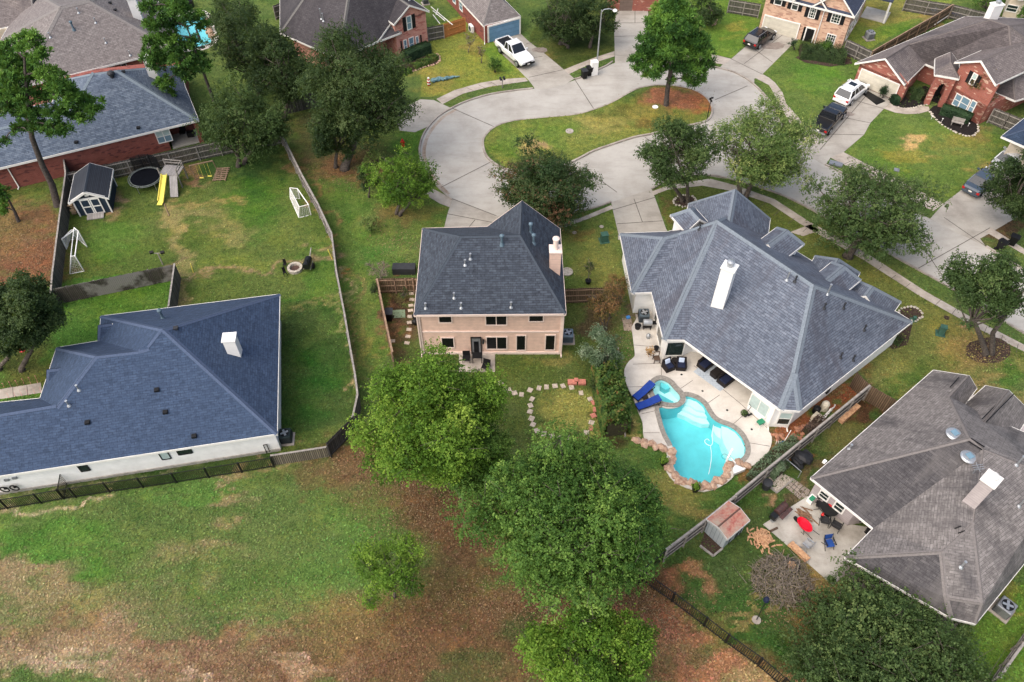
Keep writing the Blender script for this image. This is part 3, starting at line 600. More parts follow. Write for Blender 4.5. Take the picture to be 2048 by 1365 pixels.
ISLE = [(966, 291), (970, 274), (991, 255), (1029, 243), (1097, 236), (1150, 231), (1187, 221), (1223, 207), (1255, 189), (1279, 178), (1309, 172.5), (1345, 173), (1382, 180), (1406, 192), (1420, 207), (1424, 225), (1413, 243), (1370, 254), (1296, 270.5), (1267, 276), (1223, 290.5), (1187, 303), (1160, 317), (1120, 335), (1070, 345), (1022, 342), (995, 332), (974, 315)]
road_px = smooth_line(W_KERB, 3) + M_KERB[::-1] + S_KERB[::-1] + [(2140, 600)] + E_KERB[::-1] + [(1360, 124), (1300, 122), (1230, 126), (1191, 142)]
ISLW = smooth_line(GP(ISLE), 3, True)
sheet('street', [GP(road_px)], 0.006, ROADM)
m = M()
for k_ in (smooth_line(GP(W_KERB[3:]), 3), smooth_line(GP([(1222, 405), (1190, 416), (1130, 430), (1060, 436)]), 3), smooth_line(GP(S_KERB), 2), smooth_line(GP(E_KERB[:9]), 3), smooth_line(GP(E_KERB[10:14]), 2), smooth_line(GP(E_KERB[15:]), 2), smooth_line(GP([(1225, 124), (1212, 133), (1191, 142), (1162, 156), (1149, 159)]), 2)):
 strip(m, k_, 0.17, 0, 0.13)
strip(m, ISLW, 0.2, 0, 0.15, True)
struct(m.build('kerb', KERBM))
m = M(); gut = plain('gutter_stain', (0.24, 0.17, 0.12), 0.95, 0.3, 1.2, c2=(0.40, 0.36, 0.32))
for k_ in (smooth_line(GP([(x + 9, y + 2) for x, y in W_KERB[7:15]]), 3),): strip(m, k_, 0.35, 0.01, 0.010)
struct(m.build('gutter', gut))
# traffic island: raised, its turf cut on a grid so that it carries the same patchy grass
bm = bmesh.new(); vs = [bm.verts.new((x, y, 0)) for x, y in ISLW]; ed = [bm.edges.new((vs[i], vs[(i + 1) % len(vs)])) for i in range(len(vs))]
bmesh.ops.triangle_fill(bm, edges=ed, use_beauty=True, use_dissolve=False, normal=(0, 0, 1))
ix = [p[0] for p in ISLW]; iy = [p[1] for p in ISLW]
for ax, lo, hi in ((0, min(ix), max(ix)), (1, min(iy), max(iy))):
 t_ = lo + .5
 while t_ < hi:
  bmesh.ops.bisect_plane(bm, geom=bm.verts[:] + bm.edges[:] + bm.faces[:], plane_co=(t_ if ax == 0 else 0, t_ if ax else 0, 0), plane_no=(1 - ax, ax, 0)); t_ += .5
for v in bm.verts: v.co.z = 0.12
bmesh.ops.recalc_face_normals(bm, faces=bm.faces[:])
if sum(f.normal.z for f in bm.faces) < 0: bmesh.ops.reverse_faces(bm, faces=bm.faces[:])
me = bpy.data.meshes.new('traffic_island'); bm.to_mesh(me); bm.free()
a_ = me.attributes.new('col', 'FLOAT_COLOR', 'POINT'); a_.data.foreach_set('color', [c for v in me.vertices for c in (*gcolour(v.co.x, v.co.y), 1)])
me.materials.append(GRASS); isl = bpy.data.objects.new('traffic_island', me); COL.objects.link(isl); struct(isl)
# drives
DRV = {
 'pink': [(905, 398), (993, 432), (1050, 436), (1040, 470), (860, 470), (888, 457), (895, 428)],
 'white': [(1222, 405), (1304, 379), (1332, 458), (1345, 480), (1236, 480), (1236, 465)],
 'garage_top': [(1230, 127), (1228, 44), (1236, 20), (1296, 22), (1300, 122)],
 'pickup': [(985, 81), (1039, 66), (1056, 82), (1092, 110), (1128, 140), (1149, 158), (1132, 168), (1100, 177), (1070, 180), (1068, 175), (1058, 162), (1032, 135), (1005, 110)],
 'brick': [(810, 215), (841, 199), (868, 201), (903, 217), (880, 232), (860, 252), (830, 265), (800, 262), (790, 235)],
 'tan': [(1462, 118.5), (1492, 93), (1525, 59), (1597, 79), (1580, 94), (1525, 149), (1509, 158), (1508, 171), (1492, 159), (1467, 146), (1438, 137), (1445, 130)],
 'red': [(1707, 166), (1795, 203), (1778, 209), (1768, 218), (1741, 246), (1728, 270), (1687, 305), (1661, 316), (1650, 332), (1610, 308), (1592, 290), (1640, 240), (1660, 215), (1685, 190)],
 'right': [(1990, 335), (2070, 330), (2060, 420), (1978, 468), (1960, 478), (1972, 494), (1905, 462), (1860, 438), (1888, 407), (1930, 375)],
}
sheet('driveway', [GP(p) for p in DRV.values()], 0.014, DRIVEM)
# sidewalks
Wk = [
 [(873, 198.5), (909, 181), (960, 166.5), (1005, 159), (1050, 156), (1056, 163), (1020, 168), (978, 174.5), (926, 188), (885, 209)],
 [(1128, 140), (1150, 131), (1192, 114.7), (1229, 103), (1229, 113.5), (1192, 125), (1160, 138), (1138, 149)],
 [(1433, 111), (1463, 118.5), (1448, 130), (1400, 121), (1340, 105), (1340, 96), (1400, 104)],
 [(1525, 149), (1538, 156), (1550, 166), (1565, 185.5), (1572, 207.5), (1594, 232), (1640, 290), (1600, 290), (1585, 255), (1570, 230), (1553, 212), (1549, 190), (1538, 171), (1511, 157)],
 [(1687, 305), (1888, 407.5), (1866, 423), (1661, 316)],
 [(1982, 456), (2048, 498), (2130, 550), (2130, 562), (2048, 510), (1972, 465)],
 [(1420, 358), (1473, 372), (1549, 399), (1612, 440), (1735, 508), (1850, 583), (1960, 645), (2048, 690), (2130, 740), (2130, 762), (2048, 704), (1950, 655), (1838, 592), (1726, 520), (1600, 448), (1540, 408), (1470, 384), (1405, 372), (1335, 380), (1306, 392), (1303, 384), (1340, 370)],
 [(1111, 447), (1160, 437), (1222, 411), (1226, 418), (1180, 437), (1125, 457), (1050, 460), (1000, 452), (1005, 440), (1060, 447)],
 [(865, 378), (905, 398), (899, 415), (880, 408), (850, 390)],
 [(1580, 465), (1606, 473), (1640, 462), (1622, 449)],
 [(1768, 218), (1780, 208), (1800, 214), (1822, 214), (1838, 212), (1857, 214), (1860, 222), (1838, 228), (1812, 229), (1790, 226)],
 [(-60, 785), (0, 779), (82, 766), (84, 786), (0, 799), (-60, 806)],
]
sheet('sidewalk', [GP(p) for p in Wk], 0.022, WALKM)
# joints in street, drives and walks
m = M()
for a, b in [((905, 217), (991, 255)), ((882, 375), (980, 325)), ((1200, 360), (1234, 385)), ((1430, 200), (1495, 172)), ((1833, 539), (1980, 456)), ((1888, 435), (1975, 495)), ((1290, 275), (1400, 350)), ((1040, 345), (1052, 430)), ((1900, 575), (1790, 410)), ((1150, 160), (1190, 222)), ((1345, 125), (1345, 172)),
             ((905, 398), (993, 432)), ((895, 428), (1010, 450)), ((950, 440), (925, 470)), ((1226, 420), (1310, 395)), ((1234, 448), (1325, 442)), ((1268, 398), (1285, 445)), ((1228, 46), (1294, 46)), ((1228, 73), (1280, 72)), ((1270, 20), (1270, 46)), ((1040, 120), (1085, 113)), ((1058, 155), (1125, 140)), ((1052, 88), (1072, 84)),
             ((1462, 118), (1525, 149)), ((1500, 92), (1545, 125)), ((1565, 70), (1488, 128)), ((1740, 246), (1650, 228)), ((1728, 270), (1622, 268)), ((1768, 218), (1690, 195)), ((1738, 185), (1640, 300)), ((1930, 375), (1978, 400)), ((1640, 430), (1700, 355))]:
 m.beam(G(*a, .026), G(*b, .026), 0.06, 0.004)
def ticks(u, v, n):
 for i in range(1, n):
  t_ = i / n; m.beam(G(u[0][0] + (u[1][0] - u[0][0]) * t_, u[0][1] + (u[1][1] - u[0][1]) * t_, .026), G(v[0][0] + (v[1][0] - v[0][0]) * t_, v[0][1] + (v[1][1] - v[0][1]) * t_, .026), .04, .004)
ticks(((1473, 372), (1850, 583)), ((1460, 384), (1838, 592)), 13); ticks(((1850, 583), (2130, 740)), ((1838, 592), (2130, 762)), 9); ticks(((1687, 305), (1888, 407.5)), ((1661, 316), (1866, 423)), 8); ticks(((909, 181), (1005, 159)), ((926, 188), (1020, 168)), 4); ticks(((-60, 785), (82, 766)), ((-60, 806), (84, 786)), 5)
struct(m.build('joint', JOINTM))
# oil-dark patches on the drives are separate thin stains of their own shape
m = M()
for cx_, cy_, rx_, ry_, sd_ in ((1545, 92, 1.7, .9, 1), (1690, 228, 1.0, .5, 2), (1080, 100, 1.0, .6, 3)):
 c_ = G(cx_, cy_, .03); rg = random.Random(sd_); m.face([(c_.x + rx_ * math.cos(t_) * rg.uniform(.7, 1.2), c_.y + ry_ * math.sin(t_) * rg.uniform(.7, 1.2), .03) for t_ in [i * .35 for i in range(18)]])
struct(m.build('oil_stain', plain('oil_stain', (0.17, 0.14, 0.12), .9, .3, 1.5, c2=(0.30, .26, .23))))
# planting beds
def rnd_poly(cx_, cy_, rx_, ry_, n=18, sd_=1, j=.08):
 rg = random.Random(sd_); return [(cx_ + rx_ * math.cos(2 * math.pi * i / n) * rg.uniform(1 - j, 1 + j), cy_ + ry_ * math.sin(2 * math.pi * i / n) * rg.uniform(1 - j, 1 + j)) for i in range(n)]
BED12 = [(1857, 222), (1870, 236), (1885, 250), (1905, 262), (1925, 270), (1945, 272), (1955, 262), (1953, 247), (1935, 240), (1905, 222), (1885, 210), (1868, 212)]
sheet('mulch_bed', [GP(BED12), GP([(1778, 205), (1788, 200), (1810, 190), (1840, 195), (1860, 208), (1838, 214), (1810, 217), (1790, 213)]), GP([(1812, 189), (1850, 172), (1885, 190), (1875, 208), (1841, 194)])], 0.03, MULCH)
sheet('brown_mulch_bed', [GP(rnd_poly(1820, 629, 24, 14)), GP(rnd_poly(1977, 702, 46, 26, sd_=3)), GP(rnd_poly(1370, 403, 22, 12, sd_=4)), GP([(1790, 655), (1825, 650), (1815, 690), (1785, 700), (1775, 690)]), GP([(1590, 115), (1630, 105), (1700, 112), (1705, 128), (1660, 134), (1610, 126)]), GP([(800, 120), (850, 100), (880, 112), (875, 128), (830, 142), (805, 148)])], 0.03, MULCHB)
m = M()
ring_stones = []
def stones(pts, closed, step, r_, mat, name, sd_, label, cat, zf=.5, jit=.05, n0=0):
 global m
 P_ = GP(smooth_line(pts, 4, closed)); rg = random.Random(sd_); acc = 0; k = 0; o = thing(name, label, cat, (P_[0][0], P_[0][1], 0))
 if closed: P_.append(P_[0])
 for a, b in zip(P_[:-1], P_[1:]):
  L = math.hypot(b[0] - a[0], b[1] - a[1]); t_ = -acc
  while t_ + step <= L:
   t_ += step; x = a[0] + (b[0] - a[0]) * t_ / L; y = a[1] + (b[1] - a[1]) * t_ / L
   mm = M(); mm.rock((x + rg.uniform(-jit, jit), y + rg.uniform(-jit, jit), r_ * .35), r_ * rg.uniform(.75, 1.2), sd_ * 1000 + k, zf, 0, 1); k += 1; mm.build('stone', mat, o)
  acc = L - t_
 return o
stones([(1857, 222), (1870, 238), (1885, 251), (1905, 263), (1925, 271), (1945, 273), (1956, 263), (1954, 250)], False, .34, .15, STONEW, 'stone_border', 5, 'row of pale edging stones round the black mulch bed of the red brick house', 'edging')
stones([(1790, 214), (1812, 218), (1836, 214), (1856, 209)], False, .34, .13, STONEW, 'stone_border', 6, 'short row of pale stones between curved path and dark bed beside the garage', 'edging')
stones(rnd_poly(1820, 629, 25, 15), True, .3, .14, STONEW, 'stone_border', 7, 'ring of whitish stones round bed at the corner of the slate roofed house', 'edging')
stones(rnd_poly(1370, 403, 22, 12, sd_=4), True, .3, .15, STONEW, 'stone_border', 8, 'ring of pale stones round the oak in front of the pool house', 'edging')
stones([(822, 146), (838, 138), (858, 133), (874, 128), (880, 118), (872, 106)], False, .34, .16, STONE, 'stone_border', 9, 'tan stone border curving round the shrubs below the dark clipped hedge', 'edging')
stones([(1418, 52), (1430, 50), (1432, 36)], False, .4, .16, STONE, 'stone_border', 10, 'few tan stones around the bush behind the tall island pine', 'edging')
# ================================================================ pool
Z4 = lambda pts: [(1200 + x / 4.096, 700 + y / 4.096) for x, y in pts]
POOL = Z4([(484, 478), (560, 488), (640, 475), (688, 445), (703, 410), (698, 384), (740, 388), (800, 412), (850, 455), (885, 515), (925, 568), (980, 603), (1050, 628), (1112, 665), (1160, 720), (1190, 790), (1188, 850), (1150, 900), (1080, 915), (1040, 945), (1010, 1000), (990, 1050), (940, 1090), (880, 1108), (800, 1100), (720, 1078), (660, 1040), (612, 985), (592, 920), (598, 860), (590, 790), (545, 705), (520, 640), (500, 570)])
SPA = Z4([(428, 325), (450, 272), (500, 250), (560, 275), (602, 320), (650, 372), (655, 412), (625, 442), (570, 446), (500, 430), (448, 385)])
PW = smooth_line(GP(POOL), 3, True); SW = smooth_line(GP(SPA), 3, True)
WZ = 0.02
sheet('pool_deck', [DECKW_], 0.10, DECKM, th=.1, holes=[PW, SW])
def offset(poly, o_):
 ar = sum(poly[i][0] * poly[(i + 1) % len(poly)][1] - poly[(i + 1) % len(poly)][0] * poly[i][1] for i in range(len(poly))); sg = 1 if ar > 0 else -1; out = []
 for i in range(len(poly)):
  a = poly[i - 1]; b = poly[(i + 1) % len(poly)]; d = Vector((b[0] - a[0], b[1] - a[1])).normalized(); out.append((poly[i][0] + d.y * o_ * sg, poly[i][1] - d.x * o_ * sg))
 return out
ctrp = G(1400, 870)
pool = thing('swimming_pool', 'free form swimming pool of turquoise water with steps, sun shelf and stone coping', 'pool', (ctrp.x, ctrp.y, 0))
m = M(); n_ = len(PW); dp_ = -1.3
for i in range(n_):
 a, b = PW[i], PW[(i + 1) % n_]; m.face([(a[0], a[1], dp_), (b[0], b[1], dp_), (b[0], b[1], .1), (a[0], a[1], .1)])
m.face([(x, y, dp_) for x, y in PW]); m.build('basin', PLASTER, pool)
m = M(); n_ = len(SW)
for i in range(n_):
 a, b = SW[i], SW[(i + 1) % n_]; m.face([(a[0], a[1], -.75), (b[0], b[1], -.75), (b[0], b[1], .1), (a[0], a[1], .1)])
m.face([(x, y, -.75) for x, y in SW]); m.build('spa_basin', STEPM, pool)
def stepz(px_, z, top=None):
 m = M(); m.prism(GP(px_), dp_, z); m.build('step', STEPM, pool)
stepz(Z4([(690, 384), (740, 388), (800, 412), (850, 455), (868, 490), (800, 478), (740, 440), (690, 425)]), -.28)
stepz(Z4([(700, 405), (800, 440), (868, 490), (888, 520), (800, 508), (740, 478), (676, 448), (690, 425)]), -.52)
stepz(Z4([(676, 446), (740, 476), (800, 506), (888, 520), (915, 560), (850, 562), (780, 535), (720, 500), (660, 478), (650, 470)]), -.8)
shelf = Z4([(1000, 612), (1050, 628), (1112, 665), (1160, 720), (1190, 790), (1188, 850), (1150, 895), (1110, 890), (1060, 830), (1020, 760), (1000, 690)])
stepz(shelf, -.22)
stepz(Z4([(945, 590), (1000, 612), (1003, 700), (960, 670), (938, 630)]), -.55); stepz(Z4([(1110, 890), (1150, 900), (1120, 912), (1060, 915), (1040, 880), (1070, 850)]), -.5); stepz(Z4([(528, 668), (560, 700), (590, 760), (585, 800), (560, 770), (535, 720)]), -.35)
m = M(); m.prism(GP(Z4([(500, 252), (560, 275), (575, 300), (540, 315), (500, 290)])), -.75, -.2); m.prism(GP(Z4([(455, 365), (480, 330), (610, 400), (605, 430), (570, 444), (500, 430)])), -.75, -.42); m.build('spa_seat', PLASTER, pool)
def clearwater(name, tint):
 m_, nt, b = _nt(name); nt.nodes.remove(b); out = nt.nodes['Material Output']
 tr = nt.nodes.new('ShaderNodeBsdfTransparent'); tr.inputs[0].default_value = (*tint, 1); gl = nt.nodes.new('ShaderNodeBsdfGlossy'); gl.inputs['Roughness'].default_value = .03
 fr_n = nt.nodes.new('ShaderNodeFresnel'); fr_n.inputs[0].default_value = 1.33; mx = nt.nodes.new('ShaderNodeMixShader')
 bp = nt.nodes.new('ShaderNodeBump'); bp.inputs['Strength'].default_value = .25; bp.inputs['Distance'].default_value = .03; nt.links.new(noise(nt, geo_pos(nt), 2.5, 4), bp.inputs['Height']); nt.links.new(bp.outputs[0], gl.inputs['Normal']); nt.links.new(bp.outputs[0], fr_n.inputs['Normal'])
 nt.links.new(fr_n.outputs[0], mx.inputs[0]); nt.links.new(tr.outputs[0], mx.inputs[1]); nt.links.new(gl.outputs[0], mx.inputs[2]); nt.links.new(mx.outputs[0], out.inputs[0]); return m_
CW = clearwater('pool_water_clear', (0.80, 0.985, 0.99))
for P_, nm in ((PW, 'water_surface'), (SW, 'spa_water')):
 m = M(); m.face([(x, y, WZ) for x, y in P_]); m.build(nm, CW, pool)
m = M(); cop = PW[3 * 5:3 * 17]
strip(m, [offset(PW, .17)[i] for i in range(15, 52)], .36, .0, .14); strip(m, [offset(PW, .17)[i] for i in list(range(90, 102)) + [0, 1]], .36, .0, .14)
strip(m, offset(SW, .18), .38, .0, .19, True); m.build('coping', COPING, pool)
stones(Z4([(270, 745), (340, 760), (400, 770), (460, 790), (520, 800), (575, 850), (590, 890), (560, 940), (575, 985), (620, 1040), (670, 1075), (730, 1105), (800, 1125), (870, 1130), (930, 1115), (970, 1080), (1010, 1060), (1030, 1010), (1040, 960), (1090, 925), (1160, 930), (1205, 975)]), False, .42, .36, STONE, 'boulder_edge', 21, 'irregular tan boulders along the lower rim of the turquoise pool', 'boulders', .6, .14)
stones(Z4([(560, 960), (600, 1035), (680, 1095), (760, 1120), (900, 1130), (990, 1085), (1040, 1020)]), False, .5, .28, STONE, 'boulder_edge', 22, 'outer tumble of smaller tan boulders at the foot of the pool rim', 'boulders', .7, .2)
m = M()
for a, b in [((500, 110), (505, 220)), ((270, 118), (500, 110)), ((650, 325), (760, 250)), ((770, 130), (1150, 440)), ((880, 440), (980, 370)), ((1090, 610), (1170, 540)), ((1150, 440), (1370, 640)), ((1210, 760), (1390, 790)), ((360, 680), (490, 680)), ((225, 305), (400, 300)), ((340, 525), (450, 500))]:
 p, q = Z4([a, b]); m.beam(G(*p, .104), G(*q, .104), .035, .004)
m.beam(G(1262, 690, .104), G(1312, 694, .104), .035, .004)
struct(m.build('deck_joint', JOINTM))
m = M()
for q_ in ((668, 203), (840, 338), (1042, 495), (1243, 652)): p = G(*Z4([q_])[0], .105); m.lathe(p, [(.09, 0), (.09, .006)], 12)
m.lathe(G(1294, 884, .105), [(.09, 0), (.09, .006)], 12); struct(m.build('deck_drain', BLACKM))
m = M(); m.tube([G(*p, WZ - .0) for p in smooth_line(Z4([(930, 615), (918, 690), (922, 760), (905, 785), (870, 770), (858, 745), (880, 730), (896, 745)]), 4)], .02, 6); m.tube([G(*p, WZ) for p in smooth_line(Z4([(905, 785), (912, 850), (908, 930), (890, 1020)]), 4)], .018, 6)
tag(m.build('pool_hose', PAINT), 'white floating cleaner hose curling on the turquoise pool', 'hose')
# second pool behind, top left
P2 = [(352, 50), (372, 40), (402, 31), (413, 45), (422, 78), (420, 88), (385, 97), (366, 92), (350, 72)]
p2c = G(386, 64)
pl2 = thing('swimming_pool', 'small turquoise pool seen between the pines near the top left', 'pool', (p2c.x, p2c.y, 0))
D2 = [(333, 45), (352, 30), (395, 20), (420, 28), (432, 60), (436, 84), (392, 106), (345, 96), (325, 70)]
m = M(); pw = smooth_line(GP(P2), 3, True)
m.prism(pw, -.3, .045); m.build('water_surface', plain('far_pool_water', (0.16, 0.60, 0.66), .12, .05, .8), pl2)
m = M(); strip(m, offset(pw, .1), .3, .0, .07, True); m.build('coping', COPING, pl2)
sheet('far_pool_deck', [smooth_line(GP(D2), 2, True)], .03, DECKM)
stones([(412, 40), (418, 58), (424, 76)], False, .5, .4, STONE, 'boulder_edge', 23, 'orange tan boulders on the right side of the far small pool', 'boulders', .8)
# patio etc. at the bottom right house
Z5 = lambda pts: [(1400 + x / 4.096, 880 + y / 4.096) for x, y in pts]
sheet('patio', [GP(Z5([(515, 695), (880, 465), (1200, 690), (1420, 725), (1460, 980), (1240, 1010), (1175, 1115), (1090, 1195)]))], .05, PATIOM, th=.05)
sheet('paver_path', [GP(Z5([(700, 390), (765, 320), (900, 415), (885, 460), (825, 495)]))], .03, plain('greige_pavers', (.30, .25, .21), .9, .2, 2.0))
m = M()
for k in range(1, 5):
 a = Z5([(700 + (825 - 700) * k / 5, 390 + (495 - 390) * k / 5)])[0]; b = Z5([(765 + (900 - 765) * k / 5, 320 + 95 * k / 5)])[0]; m.beam(G(*a, .035), G(*b, .035), .04, .006)
for k in (1, 2): a = Z5([(700 + 65 * k / 3, 390 - 70 * k / 3)])[0]; b = Z5([(825 + 70 * k / 3, 495 - 60 * k / 3)])[0]; m.beam(G(*a, .035), G(*b, .035), .04, .006)
struct(m.build('paver_joint', JOINTM))
sheet('gravel_bed', [GP(Z5([(560, 300), (640, 260), (765, 320), (625, 432), (575, 390)]))], .03, plain('white_gravel', (.60, .54, .46), .9, .3, 14, c2=(.16, .12, .09), bump=.8))
m = M()
for a, b in (((765, 322), (628, 434)), ((628, 434), (572, 388))): p, q = Z5([a, b]); m.beam(G(*p, .06), G(*q, .06), .1, .12)
tag(m.build('timber_edging', RAIL_W), 'grey timber edging of the white gravel bed', 'edging')
# pink house back patio and pad, stepping stones
m = M(); sheet('back_patio', [GP([(918, 708), (990, 708), (990, 745), (918, 745)])], .05, WALKM, th=.05)
sheet('green_pad', [GP([(772, 622), (810, 620), (811, 636), (773, 638)])], .04, plain('green_pad', (.20, .27, .17), .9))
sheet('side_pavers', [GP([(1244, 637), (1262, 637), (1266, 664), (1248, 662)])], .03, plain('tan_pavers', (.36, .28, .22), .9, .2, 2))
def slab_stone(px_, py_, w, d_, rz, mat, label, grp):
 p = G(px_, py_); m = M(); m.box((p.x, p.y, .03), (w, d_, .07), rz); o = m.build('stepping_stone', mat); return tag(o, label, 'paving stone', grp)
rg = random.Random(3)
ringp = [(1043, 790), (1060, 781), (1078, 777), (1093, 775), (1110, 773), (1126, 773), (1143, 776), (1162, 787), (1180, 799), (1188, 806), (1191, 820), (1187, 832), (1183, 846), (1182, 857), (1173, 866), (1150, 873), (1135, 876), (1122, 877), (1104, 873), (1088, 869), (1074, 862), (1066, 850), (1063, 838), (1060, 824), (1061, 812), (1064, 799)]
reds = {(1188, 806), (1191, 820), (1187, 832), (1182, 857), (1150, 873)}
for k_, p_ in enumerate(ringp):
 rd_ = p_ in reds
 slab_stone(*p_, rg.uniform(.33, .42), rg.uniform(.36, .44), rg.uniform(-.5, .5), PAVR if rd_ else PAVER, '%s paver clockwise in the oval lawn ring, %s, counted from its left end' % (ORD[k_], 'reddish' if rd_ else 'pale'), 'pavers of the oval ring on the lawn')
for k_, p_ in enumerate([(1001, 766), (1009, 777), (1018, 781), (1029, 787)]): slab_stone(*p_, .4, .4, .3, PAVER, '%s pale paver of the short row from the patio to the oval ring' % ORD[k_], 'pavers leading to the patio')
for k_, p_ in enumerate([(823, 588), (824, 600), (822, 612), (821, 622), (820, 634), (819, 646), (818, 660), (816, 674), (785, 683), (814, 687)]): slab_stone(*p_, .42, .3, rg.uniform(-.2, .2), PAVER, '%s tan stepping stone from the top in the path left of the pink house' % ORD[k_], 'stepping stones left of the pink house')
m = M(); p = G(1152, 767); m.box((p.x - .3, p.y, .14), (.7, .45, .22)); m.box((p.x + .45, p.y, .14), (.6, .45, .22)); m.box((p.x, p.y + .1, .32), (.3, .3, .12)); tag(m.build('red_block_bench', PAVR), 'low block of red pavers at the top right of the paver ring', 'block')
# ================================================================ house kit
from mathutils.geometry import tessellate_polygon, intersect_ray_tri
ROOFS = {}
def nrm(p):
 n = Vector((0, 0, 0)); L = len(p)
 for a in range(L):
  q, r = p[a], p[(a + 1) % L]
  n += Vector(((q[1] - r[1]) * (q[2] + r[2]), (q[2] - r[2]) * (q[0] + r[0]), (q[0] - r[0]) * (q[1] + r[1])))
 return n.normalized()
class Roof:
 def __init__(s): s.p = {}; s.faces = []; s.free = []
 def P(self, **kw):
  for k, v in kw.items(): self.p[k] = Vector(v)
 def F(s, names, mi=0): s.faces.append((names.split(), mi))
 def wing(s, Pp, Q, hw, e, zr, hipP=0.0, hipQ=0.0, hw2=None):
  Pp = Vector(Pp[:2]); Q = Vector(Q[:2]); d = (Q - Pp).normalized(); n = Vector((-d.y, d.x)); hw2 = hw2 or hw
  k = 'w%d_' % len(s.faces)
  def v3(q, z): return Vector((q.x, q.y, z))
  s.P(**{k + 'a': v3(Pp + n * hw, e), k + 'b': v3(Pp - n * hw2, e), k + 'c': v3(Q - n * hw2, e), k + 'd': v3(Q + n * hw, e),
               k + 'r': v3(Pp + d * hipP, zr), k + 's': v3(Q - d * hipQ, zr)})
  s.F(f'{k}b {k}c {k}s {k}r'); s.F(f'{k}d {k}a {k}r {k}s')
  if hipP: s.F(f'{k}a {k}b {k}r')
  if hipQ: s.F(f'{k}c {k}d {k}s')
  return k
 def polys(s): return [[s.p[n] for n in f] for f, _ in s.faces]
 def build(s, root, mat, capm, cap=0.17, th=0.16, fascia=TRIM, name='roof', alt=None):
  m = M(); edges = {}
  for f, mi in s.faces:
   pts = [s.p[n] for n in f]; n = nrm(pts)
   if n.z < 0: pts = pts[::-1]; n = -n
   for t in tessellate_polygon([pts]):
    q = [pts[i] for i in t]
    if nrm(q).z < 0: q = q[::-1]
    m.face(q, 3 if mi else 0); m.un[m.f[-1]] = tuple(n); m.face([p - Vector((0, 0, th)) for p in reversed(q)], 2)
   for i in range(len(f)): edges.setdefault(tuple(sorted((f[i], f[(i + 1) % len(f)]))), []).append((pts, n))
  for (a, b), fs in edges.items():
   A, B = s.p[a], s.p[b]; dz = Vector((0, 0, th))
   if len(fs) == 1:
    (pts, n) = fs[0]; c = sum(pts, Vector()) / len(pts); mid = (A + B) / 2
    out = Vector((n.x, n.y, 0))
    o = (mid - c); o.z = 0; o = o - (B - A) * (o.dot(B - A) / max(1e-6, (B - A).length_squared)); o.z = 0
    o = o.normalized() * 0.035 if o.length > 1e-5 else Vector((0, 0, 0))
    up = Vector((0, 0, 0.012))
    m.idx([A - dz * 1.25, B - dz * 1.25, B - dz * 1.25 + o, A - dz * 1.25 + o, A + up, B + up, B + up + o, A + up + o],
                      [(3, 2, 1, 0), (4, 5, 6, 7), (0, 1, 5, 4), (1, 2, 6, 5), (2, 3, 7, 6), (3, 0, 4, 7)], 2)
   elif len(fs) == 2 and cap:
    (p1, n1), (p2, n2) = fs; c2 = sum(p2, Vector()) / len(p2)
    if (c2 - A).dot(n1) < -0.02:
     e = (B - A).normalized()
     for pts, n in fs:
      t = n.cross(e); c = sum(pts, Vector()) / len(pts)
      if t.dot(c - A) < 0: t = -t
      up = n * 0.028
      q = [A + up, B + up, B + t * cap + up * 0.8, A + t * cap + up * 0.8]
      if nrm(q).z < 0: q = q[::-1]
      m.face(q, 1)
  o = m.build(name, [mat, capm, fascia, alt or mat], root)
  ROOFS[root.name] = ROOFS.get(root.name, []) + s.polys()
  return o
def tris(ps):
 for p in ps:
  for t in tessellate_polygon([p]): yield tuple(p[i] for i in t)
def hitpix(root, px, py):
 d = ray(px, py); o = Vector((0, 0, CAMH)); best = None
 for a, b, c in tris(ROOFS[root.name]):
  h = intersect_ray_tri(a, b, c, d, o, True)
  if h is not None and (best is None or (h - o).length < (best - o).length): best = h
 return best if best is not None else G(px, py, 4)
def roofz(root, x, y):
 best = 0
 for a, b, c in tris(ROOFS[root.name]):
  h = intersect_ray_tri(a, b, c, Vector((0, 0, -1)), Vector((x, y, 60)), True)
  if h is not None: best = max(best, h.z)
 return best
def walls(root, foot, z1, mat, name='wall', z0=-0.05):
 m = M(); m.prism([tuple(p[:2]) for p in foot], z0, z1); return m.build(name, mat, root)
def wallpanel(root, A, B, pts, mat, th=0.15, name='wall'):
 A = Vector(A[:2]); B = Vector(B[:2]); d = (B - A).normalized(); n = Vector((-d.y, d.x))
 if n.dot(A) > 0: n = -n          # outward = towards the viewer side
 m = M(); f = [Vector((*(A + d * s), z)) for s, z in pts]; t = Vector((n.x, n.y, 0)) * th
 m.face(f); m.face([p - t for p in reversed(f)])
 for i in range(len(f)):
  a, b = f[i], f[(i + 1) % len(f)]; m.face([a, b, b - t, a - t])
 return m.build(name, mat, root)
def outward(A, B):
 A = Vector(A[:2]); B = Vector(B[:2]); d = (B - A).normalized(); n = Vector((-d.y, d.x))
 mid = (A + B) / 2
 if n.dot(mid) > 0: n = -n
 return d, n
